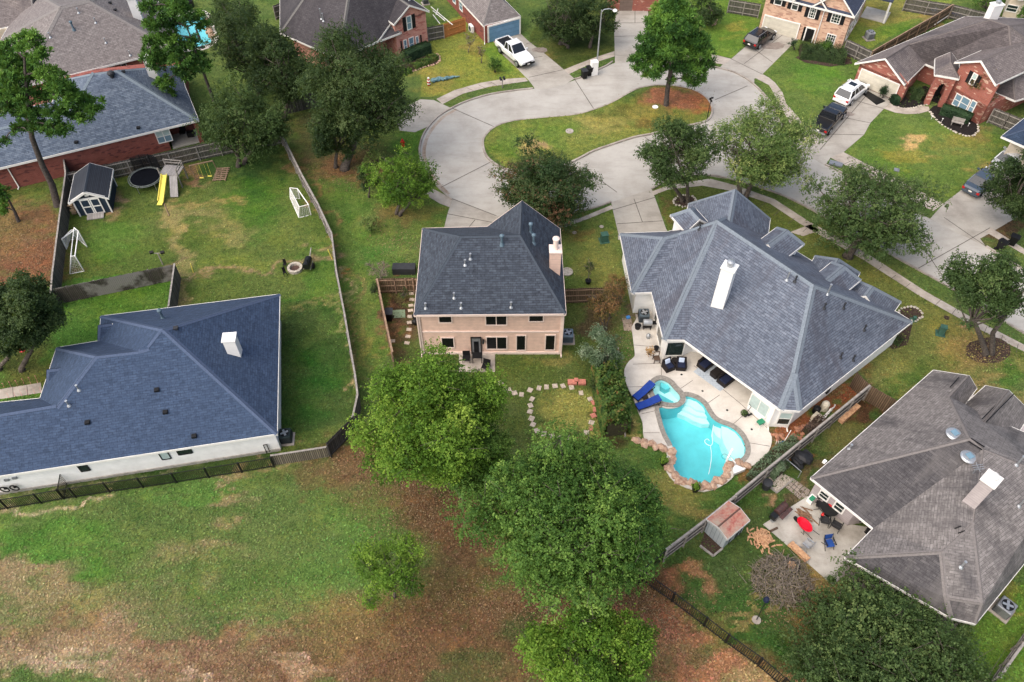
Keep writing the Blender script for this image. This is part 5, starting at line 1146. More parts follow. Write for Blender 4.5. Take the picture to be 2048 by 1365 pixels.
porch = [g2(770, 104), g2(806, 96), g2(800, 60), g2(762, 70)]
m = M()
for q in ((761, 112), (797, 106)):
 p = G(*q); m.box((p.x, p.y + .2, 1.4), (.9, .5, 2.8), ang(A8, B8))
p, q = G(761, 112), G(797, 106); m.beam((p.x, p.y + .2, 2.5), (q.x, q.y + .2, 2.5), .5, .7)
for k in range(9):
 t_ = math.pi * k / 8; c_ = (p + q) / 2; rr_ = (q - p).length / 2 - .4; v_ = (q - p).normalized()
 m.box((c_.x + v_.x * rr_ * math.cos(t_), c_.y + .2 + v_.y * rr_ * math.cos(t_), 1.6 + rr_ * .8 * math.sin(t_)), (.4, .52, .35), ang(p, q))
m.build('porch_arch', BR_ROSE, h8)
walls(h8, [tuple(Vector(S[:2]) + Vector((.3, .8))), tuple(Vector(T8[:2]) + Vector((-.8, 1.2))), tuple(Vector(T8[:2]) + Vector((-3, 8))), tuple(Vector(G(575, 0, 3)[:2])), tuple(Vector(G(575, 68, 3)[:2]) + Vector((.5, 0)))], 2.9, BR_ROSE)
window(h8, fl, fr_, W(1225, 165), W(1290, 280), nx=1, ny=2, pane=GLASS_B, shutters=(.45, SHUT), fw=.1)
window(h8, fl, fr_, W(1200, 395), W(1245, 500), nx=1, ny=2, pane=GLASS_B, fw=.08)
window(h8, fl, fr_, W(1250, 375), W(1312, 480), nx=1, ny=2, pane=GLASS_B, fw=.08)
window(h8, fl, fr_, W(1318, 360), W(1358, 462), nx=1, ny=2, pane=GLASS_B, fw=.08)
panel(h8, fl, fr_, W(1172, 405), W(1196, 515), SHUT, 'shutter'); panel(h8, fl, fr_, W(1364, 345), W(1386, 455), SHUT, 'shutter')
vents(h8, [(643, 38, 1.1), (647, 42, .8)], GALV, 'pipe')
# ================================================================ 9 blue garage house
A9, B9 = G(966, 87), G(1040, 68)
W = lambda x, y: (860 + x / 4.876, y / 4.876)
K0, K1 = at(A9, B9, 966.6, 52.3), at(A9, B9, 1041.5, 31.8); e9 = (K0.z + K1.z) / 2
d, n = outward(A9, B9); bk = Vector((-n.x, -n.y, 0)); K0.z = K1.z = e9; mid = (K0 + K1) / 2
Lk = (K1 - K0).length; c2_ = G(900, 0, e9); c2_ = (c2_ - K0);
foot9 = [(A9.x + .3, A9.y), (B9.x - .1, B9.y), (B9.x - .1 + bk.x * 16, B9.y + bk.y * 16), (A9.x + .3 + bk.x * 16, A9.y + bk.y * 16)]
h9 = house('red_brick_house', 'red brick house with grey roof and blue garage door behind the white pickup', foot9)
r = Roof(); r.P(a=K0, b=K1, c=K1 + bk * 17, d=K0 + bk * 17, p=mid + bk * (Lk * .5) + Vector((0, 0, 2.4)), q=mid + bk * 17 + Vector((0, 0, 2.4)))
r.F('a b p'); r.F('b c q p'); r.F('d a p q'); r.build(h9, SH_MAUVE, capmat('mauve_caps', (0.2, 0.185, 0.18)), cap=.12)
walls(h9, foot9, e9 - .08, BR_RED)
panel(h9, foot9[0], foot9[1], W(572, 266), W(868, 330), BLUEDOOR, 'garage_door', TRIM, .18)
A_, B_ = foot9[3], foot9[0]
for s in (6.5, 8.6): window(h9, A_, B_, rect=(16 - s - 1, .8, 16 - s, 2.1), nx=1, ny=2, pane=GLASS_B, out=1)
d, n2 = outward(A_, B_)
m = M(); p = Vector(A_) + d * (16 - 3.2) + n2 * .4; m.box((p.x, p.y, .45), (.9, .35, .8), ang(A_, B_)); o = m.build('wall_heat_pump', PAINT, h9)
m = M(); m.lathe((p.x + n2.x * .17, p.y + n2.y * .17, .45), [(.3, 0), (.3, .04), (.05, .05)], 14, 0, (n2.x, n2.y, 0)); m.build('fan_grille', DKGREY, o)
downspout(h9, (A9.x + .2, A9.y - .1), e9 - .1)
# ================================================================ 10 taupe garage house (top centre)
A10, B10 = G(1236, 21.5), G(1296, 23)
foot10 = [(A10.x - 1.2, A10.y), (B10.x + 1.2, B10.y), (B10.x + 1.2, B10.y + 9), (A10.x - 1.2, A10.y + 9)]
h10 = house('garage_house', 'house with wide taupe garage door closing the drive at the top centre edge', foot10)
walls(h10, foot10, 2.8, BR_MIX); r = Roof(); r.wing(((A10.x + B10.x) / 2, A10.y - .5), ((A10.x + B10.x) / 2, A10.y + 9.5), 3.7, 2.9, 5.2, 3, 3); r.build(h10, SH_BROWN, capmat('mauve_caps', (.2, .185, .18)), cap=.15)
m = M(); m.box(((A10.x + B10.x) / 2, A10.y - .04, 1.15), ((B10.x - A10.x) * .93, .1, 2.3)); m.build('garage_door', TAUPEDOOR, h10)
# ================================================================ 11 tan brick two-storey
A11, B11 = G(1517.4, 57.5), G(1680.5, 101.5)
W = lambda x, y: (1500 + x / 4.876, y / 4.876)
tr = at(A11, B11, *W(982, 143)); e11 = tr.z
d, n = outward(A11, B11); bk = Vector((-n.x, -n.y, 0)); d3 = Vector((d.x, d.y, 0))
L11 = (Vector(B11[:2]) - Vector(A11[:2])).length
foot11 = [(A11.x, A11.y), (B11.x, B11.y), (B11.x + bk.x * 9, B11.y + bk.y * 9), (A11.x + bk.x * 9, A11.y + bk.y * 9)]
h11 = house('tan_brick_house', 'tan brick two-storey house with black shutters and cream garage door, top right', foot11)
walls(h11, foot11, e11 - .1, BR_TAN)
r = Roof(); Av = Vector((A11.x, A11.y, e11)) - d3 * .3; Bv = Vector((B11.x, B11.y, e11)) + d3 * .35; hw = L11 / 2
r.P(a=Av - bk * .3, b=Bv - bk * .3, c=Bv + bk * 9.4, d=Av + bk * 9.4, p=(Av + d3 * 4 + bk * 4.5 + Vector((0, 0, 3))), q=(Bv - d3 * 4 + bk * 4.5 + Vector((0, 0, 3))))
r.F('a b q p'); r.F('b c q'); r.F('c d p q'); r.F('d a p')
# two street gables
for s_pk, w_ in ((wallhit(A11, B11, *W(860, -20))[0], 2.45), (wallhit(A11, B11, *W(610, -60))[0] + .1, 2.1)):
 c_ = Vector(A11[:2]) + d * s_pk; o2 = Vector((n.x, n.y)) * .35; i2 = Vector((bk.x, bk.y)) * 4
 zt = e11 + w_ * .95
 r.wing(c_ + o2, c_ + i2, w_, e11 + .03, zt)
 wallpanel(h11, A11, B11, [(s_pk - w_ + .25, e11 - .4), (s_pk + w_ - .25, e11 - .4), (s_pk + w_ - .25, e11), (s_pk, zt - .25), (s_pk - w_ + .25, e11)], BR_TAN, .2)
r.build(h11, SH_NAVY, capmat('navy_caps', (.07, .085, .12)), cap=.15)
panel(h11, A11, B11, W(152, 152), W(440, 385), CREAMDOOR, 'garage_door', TRIM, .12)
window(h11, A11, B11, W(255, -60), W(305, 60), nx=1, ny=2, pane=GLASS_G, shutters=(.42, SHUT))
window(h11, A11, B11, W(425, -10), W(462, 108), nx=1, ny=2, pane=GLASS_G, shutters=(.42, SHUT))
window(h11, A11, B11, W(595, 58), W(628, 188), nx=3, ny=4, pane=GLASS_G, shutters=(.42, SHUT), rail=.02)
window(h11, A11, B11, W(815, 105), W(868, 240), nx=3, ny=4, pane=GLASS_G, shutters=(.42, SHUT), rail=.02)
window(h11, A11, B11, W(757, 322), W(808, 465), nx=4, ny=4, pane=GLASS_G, rail=.02)
fd = panel(h11, A11, B11, W(562, 272), W(592, 432), BLACK, 'front_door', TRIM, .14)
panel(h11, A11, B11, W(530, 262), W(520, 405), GLASS_D, 'side_light')
for q in ((720, 130),): s, z = wallhit(A11, B11, *W(*q)); p = Vector(A11[:2]) + d * s; downspout(h11, (p.x + n.x * .1, p.y + n.y * .1), e11 - .1)
d, n2 = outward(foot11[1], foot11[2]); n2 = n2 if n2.x > 0 else -n2
A_, B_ = foot11[1], foot11[2]
for s in (1.0, 3.2, 5.0):
 m = M(); w = window(h11, A_, B_, rect=(s, .7, s + 1.3, 2.6), nx=1, ny=2, pane=GLASS_G, out=1 if outward(A_, B_)[1].dot(n2) > 0 else -1)
m = M(); pb = Vector(foot11[2]); m.prism([tuple(pb), tuple(pb + n2 * 3), tuple(pb + n2 * 3 + Vector(bk[:2]) * 3), tuple(pb + Vector(bk[:2]) * 3)], 2.6, 2.8); m.build('porch_roof', SH_NAVY, h11)
m = M(); q = pb + n2 * 2.8; m.beam((q.x, q.y, 0), (q.x, q.y, 2.6), .18, .18); m.build('porch_post', TRIM, h11)
m = M(); m.prism([tuple(pb), tuple(pb + n2 * 3), tuple(pb + n2 * 3 + Vector(bk[:2]) * 3), tuple(pb + Vector(bk[:2]) * 3)], 0, .1); m.build('porch_slab', PATIOM, h11)
# ================================================================ 12 red brick house, brown roof (right)
A12, B12 = G(1706.8, 165), G(1800, 206)
W = lambda x, y: (1700 + x / 5.885, 60 + y / 5.885)
l, k, rr2 = at(A12, B12, *W(78, 380)), at(A12, B12, *W(430, 318)), at(A12, B12, *W(665, 628))
d, n = outward(A12, B12); bk = Vector((-n.x, -n.y, 0)); d3 = Vector((d.x, d.y, 0)); e12 = (l.z + rr2.z) / 2
l.z = rr2.z = e12; w12 = (rr2 - l).length / 2; pk = (l + rr2) / 2; pk.z = k.z
C12, D12 = G(1886, 209), G(1955.5, 250)
l2, k2, r2 = at(C12, D12, *W(1245, 400)), at(C12, D12, *W(1570, 350)), at(C12, D12, *W(1762, 602))
dB, nB = outward(C12, D12); bkB = Vector((-nB.x, -nB.y, 0)); eB = (l2.z + r2.z) / 2; l2.z = r2.z = eB
JJ = G(*W(690, 170), k.z); nwp = lambda x, y: onplane(x, y, l, Vector(((l.x + rr2.x) / 2, (l.y + rr2.y) / 2, k.z)), JJ); T1 = nwp(1979, 40); T2 = G(2019, 52, T1.z); C3 = nwp(1931, 33)
E1 = G(*W(890, 400), e12); E2 = E1 + d3 * 10; t2 = lambda v: (v.x, v.y)
foot12 = [t2(A12), t2(B12), t2(E1 - d3 * .35 + bk * .5), t2(E1 + bk * .5 + d3 * 2), t2(Vector(C12) + bkB * .6), t2(C12), t2(D12), t2(Vector(D12) + bkB * 12), t2(C3 + d3 * 3), t2(C3 + d3 * .8 - bk)]
h12 = house('red_brick_house', 'mixed red brick house with brown grey roof, arched porch and white garage door, right', foot12)
walls(h12, foot12, e12 - .08, BR_MIX)
r = Roof(); f12 = -bk * .35
r.P(a=l + f12, b=rr2 + f12, k=pk + f12, J=JJ, T1=T1, T2=T2, c3=C3, E1=E1, E2=E2, c5=G(2160, 165, e12), c4=G(2110, 40, e12))
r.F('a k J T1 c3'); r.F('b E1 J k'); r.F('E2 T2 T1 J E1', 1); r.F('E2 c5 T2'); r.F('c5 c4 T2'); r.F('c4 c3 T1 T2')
r2k = Vector(((l2.x + r2.x) / 2, (l2.y + r2.y) / 2, k2.z)); f2 = -bkB * .35
r.P(m=l2 + f2, n=r2 + f2, o=r2k + f2, p=r2 + bkB * 14, q=r2k + bkB * 8.5, u=l2 + bkB * 8)
r.F('n p q o'); r.F('o q u m')
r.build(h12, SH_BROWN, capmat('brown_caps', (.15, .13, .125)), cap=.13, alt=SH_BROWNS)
La = (Vector(B12[:2]) - Vector(A12[:2])).length
wallpanel(h12, A12, B12, [(0, e12 - .4), (La, e12 - .4), (La, e12 - .08), (La / 2, pk.z - .28), (0, e12 - .08)], BR_MIX, .2)
Lb = (Vector(D12[:2]) - Vector(C12[:2])).length; sk = wallhit(C12, D12, *W(1570, 350))[0]
wallpanel(h12, C12, D12, [(wallhit(C12, D12, *W(1300, 420))[0], 0), (Lb, 0), (Lb, eB - .1), (sk, k2.z - .28), (wallhit(C12, D12, *W(1300, 420))[0], eB - .1)], BR_MIX, .2)
panel(h12, A12, B12, W(148, 462), W(512, 815), CREAMDOOR, 'garage_door', TRIM, .1)
window(h12, C12, D12, W(1460, 500), W(1450, 662), nx=1, ny=2, pane=GLASS_G, upper=BLIND, shutters=(.4, SHUT))
for a_, b_ in (((1262, 740), (1268, 918)), ((1335, 772), (1358, 972)), ((1445, 820), (1430, 1000))): window(h12, C12, D12, W(*a_), W(*b_), nx=1, ny=2, pane=GLASS_B)
# arched porch
PA, PB = G(*W(870, 860)), G(*W(1090, 900)); dp, npn = outward(PA, PB)
a_, z_ = wallhit(PA, PB, *W(940, 480)); Lp = (PB - PA).length
m = M(); pdx = Vector((dp.x, dp.y, 0)); pb_ = Vector((-npn.x, -npn.y, 0)); Hp = 3.6
for s_ in (.25, Lp - .25): q = PA + pdx * s_; m.box((q.x, q.y, Hp / 2), (.55, .6, Hp), ang(PA, PB))
q = (PA + PB) / 2; m.box((q.x, q.y, Hp - .3), (Lp - 1.0, .6, .6), ang(PA, PB))
for k_ in range(9):
 t_ = math.pi * k_ / 8; rr_ = Lp / 2 - .42; m.box((q.x + pdx.x * rr_ * math.cos(t_), q.y + pdx.y * rr_ * math.cos(t_), 2.1 + .85 * math.sin(t_)), (.34, .61, .4), ang(PA, PB))
m.build('porch_arch', BR_MIX, h12)
rr = Roof(); rr.wing((PA + PB) / 2 - pb_ * .35, (PA + PB) / 2 + pb_ * 3, Lp / 2 + .25, Hp, Hp + 1.0, 1.2, 0); rr.build(h12, SH_BROWN, capmat('brown_caps', (.19, .165, .158)), cap=.12, name='porch_roof')
q = (PA + PB) / 2 + pb_ * 1.8; m = M(); m.box((q.x, q.y, 1.1), (1.0, .1, 2.2), ang(PA, PB)); m.build('front_door', BLACK, h12)
chimney(h12, (1981, 38), (1990, 8), 1.2, .8, .25, PAINT, None, (.22, .2))
# ================================================================ 13/14 neighbours cut by the right edge
f13 = GP([(2004, 34), (2060, 44), (2075, -10), (2016, -15)])
h13 = house('cream_house', 'cream house with green framed windows and grey roof in the top right corner', f13)
walls(h13, f13, 2.8, CREAM); r = Roof(); c_ = Vector(((f13[0][0] + f13[2][0]) / 2, (f13[0][1] + f13[2][1]) / 2))
r.wing((c_.x, c_.y - 4), (c_.x, c_.y + 4), 3.2, 2.9, 4.8, 2, 2); r.build(h13, SH_BROWN, capmat('brown_caps', (.19, .165, .158)), cap=.12)
window(h13, f13[0], f13[1], (2016, 8), (2032, 26), nx=1, ny=2, pane=GLASS_G)
f14 = [tuple(Vector(G(2012, 285, 2.9)[:2]) + Vector((.6, .2))), tuple(G(2100, 330)[:2]), tuple(G(2140, 250)[:2]), tuple(G(2070, 232)[:2])]
h14 = house('blue_roofed_house', 'corner of a blue shingle roof under the dark tree at the right edge', f14)
walls(h14, f14, 2.8, CREAM); r = Roof()
r.P(a=G(2003, 273, 2.9), b=G(2105, 318, 2.9), c=G(2150, 240, 2.9), d=G(2062, 226, 2.9), k=G(2075, 250, 5.2)); r.F('a b k'); r.F('b c k'); r.F('c d k'); r.F('d a k')
r.build(h14, SH_BLUE, capmat('blue_caps', (0.072, 0.100, 0.165)), cap=.15)
# ================================================================ fences (traced along their top edge)
def fence(name, pts, h, mat, railm, label, side=1, posts=True, step=2.4, rails=3, cap=False, gate=None, flip_rails=True):
 P_ = [G(x, y, h) for x, y in pts]; c = P_[0]
 root = thing(name, label, 'fence', (c.x, c.y, 0))
 m = M(); mr = M()
 for a, b in zip(P_[:-1], P_[1:]):
  d = (b - a); L = d.length; d = d.normalized(); nn = Vector((-d.y, d.x, 0)) * side
  k = max(1, int(L / .15)); rg = random.Random(int(L * 100))
  # boards with slightly uneven tops
  for i in range(k):
   s0, s1 = L * i / k, L * (i + 1) / k; z = h + rg.uniform(-.03, .02); o_ = nn * rg.uniform(0, .012)
   q0 = a + d * s0 + o_; q1 = a + d * (s1 - .012) + o_
   m.idx([(q0.x, q0.y, 0.02), (q1.x, q1.y, .02), (q1.x, q1.y, z), (q0.x, q0.y, z), (q0.x - nn.x * .022, q0.y - nn.y * .022, .02), (q1.x - nn.x * .022, q1.y - nn.y * .022, .02), (q1.x - nn.x * .022, q1.y - nn.y * .022, z), (q0.x - nn.x * .022, q0.y - nn.y * .022, z)],
                  [(0, 1, 2, 3), (7, 6, 5, 4), (3, 2, 6, 7), (1, 0, 4, 5), (2, 1, 5, 6), (0, 3, 7, 4)])
  for j in range(rails):
   z = .3 + (h - .5) * j / max(1, rails - 1); o_ = nn * .05; mr.beam((a.x + o_.x, a.y + o_.y, z), (b.x + o_.x, b.y + o_.y, z), .045, .09)
  if cap: mr.beam((a.x, a.y, h + .03), (b.x, b.y, h + .03), .14, .035)
  ns = max(1, round(L / step))
  for j in range(ns + 1):
   q = a + d * (L * j / ns) + nn * .1; mp = M(); mp.box((q.x, q.y, (h - .05) / 2), (.09, .09, h - .05), math.atan2(d.y, d.x)); mp.build('post', railm, root)
 m.build('boards', mat, root); mr.build('rail', railm, root)
 return root
fence('wood_fence', [(127, 318), (131, 347), (118, 440), (104, 552), (101, 590)], 1.8, FENCE_G, RAIL_W, 'long grey fence with pale rails left of the blue shed', -1, cap=True)
fence('wood_fence', [(131, 347), (252, 320), (334, 304), (390, 291), (480, 272), (566, 258)], 1.8, FENCE_G, RAIL_W, 'weathered grey fence behind the trampoline and play set', -1)
fence('wood_fence', [(560, 262), (574, 290), (601, 345), (635, 407), (663, 467), (672, 540), (689, 629), (701, 700), (710, 750), (715, 790), (706, 832)], 1.8, FENCE_G, RAIL_W, 'long curving fence between the green left yard and the side lawn', -1, cap=True)
fence('wood_fence', [(706, 833), (652, 887)], 1.8, FENCE_K, FENCE_K, 'dark brown fence panel at the corner beside the bright green tree', 1, rails=2)
fence('wood_fence', [(652, 895), (600, 903), (541, 912)], 1.3, boards('mossy_fence', (.14, .12, .085), (.24, .21, .15), (.03, .026, .02), .14, gapw=.03), RAIL_W, 'low mossy picket fence joining the black railing to the dark corner panel', -1, cap=True)
fence('wood_fence', [(60, 588), (131, 573), (240, 551), (348, 529)], 1.8, FENCE_S, RAIL_W, 'black stained fence with pale weathered patch across the left yard', 1)
fence('wood_fence', [(349, 528), (343, 570), (337, 613)], 1.8, FENCE_G, RAIL_W, 'short grey fence running up to the ridge of the blue roofed house', -1, cap=True)
fence('wood_fence', [(565, 200), (600, 192), (630, 184)], 1.8, FENCE_G, RAIL_W, 'short grey fence in the gap between the two dark oaks', 1)
fence('wood_fence', [(754, 558), (788, 557), (832, 556)], 1.8, FENCE_B, RAIL_B, 'brown fence with braced gate left of the pink house', -1)
fence('wood_fence', [(754, 558), (767, 623), (776, 665), (785, 705)], 1.8, FENCE_B, RAIL_B, 'brown fence running down the left side of the pink house yard', -1, cap=True)
fence('wood_fence', [(1130, 578), (1186, 576), (1246, 575)], 1.8, FENCE_B, RAIL_B, 'brown fence between the pink house and the pool house', -1)
fence('wood_fence', [(1740, 771), (1670, 828), (1600, 885), (1535, 938), (1471, 991)], 1.8, FENCE_G, RAIL_W, 'grey fence between the pool house and the firewood yard', 1, cap=True)
fence('wood_fence', [(1471, 992), (1411, 1040), (1332, 1100)], 1.7, FENCE_G, RAIL_W, 'open railed grey fence beyond the rusty metal shed', 1, cap=True)
fence('wood_fence', [(1714, 745), (1740, 770), (1796, 803)], 1.8, FENCE_B, FENCE_B, 'mottled brown fence joining the pool house and the grey house', 1)
fence('wood_fence', [(1907, 9), (1880, 26), (1820, 60), (1745, 103)], 1.8, FENCE_B, RAIL_B, 'brown fence between tan brick house lawn and the brown grey roof', 1, cap=True)
fence('wood_fence', [(1815, -6), (1860, 2), (1907, 9), (1980, 27), (2060, 48)], 1.8, FENCE_G, RAIL_W, 'grey back fence across the top right lawns', -1)
fence('wood_fence', [(1696, 79), (1720, 90), (1745, 102)], 1.8, FENCE_G, RAIL_W, 'short dark grey fence panel beside the tan brick house', -1)
fence('wood_fence', [(1460, -2), (1522, 8)], 1.8, FENCE_G, RAIL_W, 'short grey fence left of the tan brick house', -1)
fence('wood_fence', [(854, 55), (886, 49)], 1.8, FENCE_G, RAIL_W, 'old grey fence section next to the rose brick gable', -1)
fence('wood_fence', [(886.5, 48.5), (929, 35)], 1.8, FENCE_O, FENCE_O, 'bright new orange cedar fence section before the red brick wall', -1)
fence('wood_fence', [(2000, 1356), (2024, 1320), (2050, 1284), (2080, 1240)], 1.6, FENCE_G, RAIL_W, 'pale topped fence in the extreme bottom right corner', 1, cap=True)
fence('wood_fence', [(1990, 216), (2020, 228), (2060, 244)], 1.8, FENCE_G, RAIL_W, 'dark grey fence right of the mixed red brick house', -1)
fence('wood_fence', [(545, 12), (617, -14)], 1.8, FENCE_G, RAIL_W, 'distant grey fence left of the sooty dark roof at the top edge', -1)
m = M()
a, b = G(810, 557, 1.75), G(831, 556, .3); m.beam(a + Vector((0, -.12, 0)), b + Vector((0, -.12, 0)), .09, .05); m.box((a.x, a.y - .1, .9), (.1, .1, 1.8)); m.box((b.x, a.y - .1, .9), (.1, .1, 1.8))
tag(m.build('gate_brace', RAIL_B), 'diagonal brace and posts of the brown gate left of the pink house', 'gate')
def iron_fence(pts, h, label, step=2.4, gap=.13, gate=False):
 P_ = [G(x, y, h) for x, y in pts]; c = P_[0]; root = thing('iron_fence', label, 'fence', (c.x, c.y, 0)); m = M(); mr = M()
 for q in P_: mp = M(); mp.box((q.x, q.y, h / 2 + .04), (.11, .11, h + .08)); mp.build('post', BLACKM, root)
 for a, b in zip(P_[:-1], P_[1:]):
  d = (b - a); L = d.length; d.normalize(); k = int(L / gap)
  for i in range(k): q = a + d * (L * (i + .5) / k); m.box((q.x, q.y, h / 2), (.032, .032, h))
  for z in (h, .15): mr.beam((a.x, a.y, z), (b.x, b.y, z), .05, .05)
 m.build('pickets', BLACKM, root); mr.build('rail', BLACKM, root); return root
iron_fence([(-70, 1011), (-2, 1000.5), (66.7, 989.5), (113, 981), (137, 977.5), (206, 967), (274, 957.7), (342, 947.7), (408, 937.5), (475, 927), (540.5, 916)], 1.25, 'black iron railing in front of the long white wall')
iron_fence([(114, 981), (121, 944)], 1.25, 'short black iron gate between railing and white wall')
iron_fence([(1332, 1102), (1285, 1139), (1281, 1152)], 1.35, 'black iron railing section running behind the big mid green tree')
iron_fence([(1285, 1142), (1350, 1187), (1415, 1236), (1459, 1270), (1525, 1317), (1573, 1358), (1640, 1412)], 1.35, 'black iron railing along the firewood yard at the bottom')
p = G(1282, 1158); m = M()
for k in range(3): m.box((p.x + .12 * k, p.y + .1 * k, .75), (.1, .1, 1.5))
tag(m.build('gate_post', BLACKM), 'cluster of black posts at the corner of the railings under the tree', 'post')
m = M();
for a, b in zip(GP([(1236, 700), (1239, 760), (1243, 820), (1250, 876)])[:-1], GP([(1236, 700), (1239, 760), (1243, 820), (1250, 876)])[1:]): m.beam((a[0], a[1], .15), (b[0], b[1], .15), .06, .3)
tag(m.build('board_edging', RAIL_W), 'low board edging between the planted strip and the pool lawn', 'edging')
# ================================================================ trees
LEAFQ = np.array([(-.5, 0, 0), (0, -.28, 0.05), (.5, 0, 0), (0, .28, 0.05)])
def leaves_mesh(name, centers, normals, sizes, tones, mat, parent, org):
 n = len(centers)
 rg = NP
 nz = normals / np.maximum(1e-6, np.linalg.norm(normals, axis=1))[:, None]
 t = rg.normal(size=(n, 3)); t -= (t * nz).sum(1)[:, None] * nz; t /= np.maximum(1e-6, np.linalg.norm(t, axis=1))[:, None]
 b = np.cross(nz, t); s = sizes[:, None, None]
 V = centers[:, None, :] + s * (LEAFQ[None, :, 0:1] * t[:, None, :] + LEAFQ[None, :, 1:2] * b[:, None, :] * 1.25 + LEAFQ[None, :, 2:3] * nz[:, None, :])
 V = V.reshape(-1, 3) - np.array(org)
 me = bpy.data.meshes.new(name); me.vertices.add(n * 4); me.vertices.foreach_set('co', V.ravel().astype(np.float32))
 me.loops.add(n * 4); me.loops.foreach_set('vertex_index', np.arange(n * 4, dtype=np.int32)); me.polygons.add(n)
 me.polygons.foreach_set('loop_start', np.arange(0, n * 4, 4, dtype=np.int32)); me.polygons.foreach_set('loop_total', np.full(n, 4, dtype=np.int32))
 a = me.attributes.new('tone', 'FLOAT', 'FACE'); a.data.foreach_set('value', np.clip(tones, 0, 1).astype(np.float32))
 me.update(); me.materials.append(mat); o = bpy.data.objects.new(name, me); COL.objects.link(o); o.parent = parent; return o
def tree(label, base, crown, lmat, name='oak_tree', bark=BARK, dens=.62, leaf=.21, puffs=None, hollow=.5, stems=1, zmin=.35, lean=None, seed=None, cat='tree', group=None, tone=(.35, .22), trunk_r=None, open_=0.0, droop=0.0, minrz=.62, twigs=0):
 global NP
 sd_ = seed if seed is not None else int(base[0] * 7 + base[1] * 13) % 9973
 NP = np.random.default_rng(sd_); rd = random.Random(sd_)
 B0 = G(*base); cx_, cy_, rw, rh = crown;
 Y = B0.y + (lean or 0.0); C_ = ZAT(cx_, cy_, Y);
 if C_.z < 1.0: C_ = G(cx_, cy_, 1.0)
 dpt = depth(C_); sc = F_ / dpt; rx = rw / sc; rr = rh / sc
 phi = math.asin(min(1, max(.1, (CAMH - C_.z) / (C_ - Vector((0, 0, CAMH))).length)))
 rz2 = (rr ** 2 - (rx * math.sin(phi)) ** 2) / math.cos(phi) ** 2
 rz = max(math.sqrt(max(0, rz2)), rx * minrz); rz = min(rz, rx * 1.5)
 rz = min(rz, max(.5, C_.z - .25)) if C_.z - rz < .2 else rz
 root = thing(name, label, cat, (B0.x, B0.y, 0), 0, group)
 npf = puffs or int(np.clip(rx * rx * 4.2, 14, 130))
 pts = []; tries = 0
 while len(pts) < npf and tries < 9000:
  tries += 1; v = NP.normal(size=3); v /= np.linalg.norm(v)
  q = hollow + (1 - hollow) * NP.random() ** .6
  p = v * q * (0.86 + .26 * math.sin(v[0] * 4.1 + sd_) * math.cos(v[1] * 3.7 + v[2] * 3 + sd_) + .10 * math.sin(v[0] * 9 + v[1] * 7 + sd_))
  if p[2] < -zmin * 1.6: continue
  if math.sin(v[0] * 6 + sd_) * math.sin(v[1] * 5 + v[2] * 4 + sd_ * .3) > (.95 if lmat is OAKD else .80) - open_: continue
  pts.append(p)
 pts = np.array(pts); PC = pts * np.array((rx, rx, rz)) * .9 + np.array(C_)
 PC[:, 2] = np.maximum(PC[:, 2], .35)
 npf = len(pts)
 pr = NP.uniform(.11, .27, npf) * rx * (1.0 if rx > 2.5 else 1.25)
 area = math.pi * rw * rh; leaf = leaf * .7; n = int(min(115000, area * dens * 1.9))
 w = pr ** 2; own = NP.choice(npf, n, p=w / w.sum())
 # sprays: short twigs of leaves that leave each puff outward
 ns = max(8, n // 11); so = NP.choice(npf, ns, p=w / w.sum()); v = NP.normal(size=(ns, 3)); v /= np.linalg.norm(v, axis=1)[:, None]
 st = PC[so] + v * (NP.random(ns) ** .4)[:, None] * pr[so][:, None] * np.array((1.1, 1.1, .75)) * .9
 sd2 = v * .7 + NP.normal(size=(ns, 3)) * .45 + np.array((0, 0, .15)); sd2 /= np.linalg.norm(sd2, axis=1)[:, None]; sl = NP.uniform(.25, .8, ns) * min(1.0, .35 + rx * .13)
 own = NP.integers(0, ns, n); tt = NP.random(n); cen = st[own] + sd2[own] * (tt * sl[own])[:, None] + NP.normal(size=(n, 3)) * (.045 + .05 * tt)[:, None]
 cen[:, 2] -= (droop + .12) * tt ** 2 * sl[own]; cen[:, 2] = np.maximum(cen[:, 2], .08)
 nor = v[own] * .6 + NP.normal(size=(n, 3)) * .5 + np.array((0, 0, .6))
 ptone = NP.normal(tone[0], tone[1] * .9, npf); stone = ptone[so] + NP.normal(0, .15, ns)
 leaves_mesh('crown', cen, nor, NP.uniform(.65, 1.3, n) * leaf, stone[own] + NP.normal(0, .09, n) + .12 * (tt - .5), lmat, root, B0)
 # trunk and limbs
 m = M(); tr_ = trunk_r or max(.07, min(.42, rx * .065)); H_ = max(.4, C_.z - rz * .55)
 B_ = Vector(B0)
 for sidx in range(stems):
  a0 = rd.uniform(0, 6.28); off = Vector((math.cos(a0), math.sin(a0), 0)) * (tr_ * 1.2 if stems > 1 else 0)
  top = Vector((C_.x, C_.y, H_)) + (off * 5 if stems > 1 else Vector()); r0 = tr_ / (stems ** .5)
  mid = B_.lerp(top, .5) + Vector((rd.uniform(-.2, .2), rd.uniform(-.2, .2), 0)) * min(1, H_ * .3)
  m.tube([B_ + off + Vector((0, 0, -.05)), B_ + off + Vector((0, 0, .25)), mid, top], [r0 * 1.55, r0 * 1.05, r0 * .85, r0 * .7], 9)
  order = sorted(range(npf), key=lambda i: rd.random())[:min(npf, (26 if rx > 3 else 12) // stems + 3)]
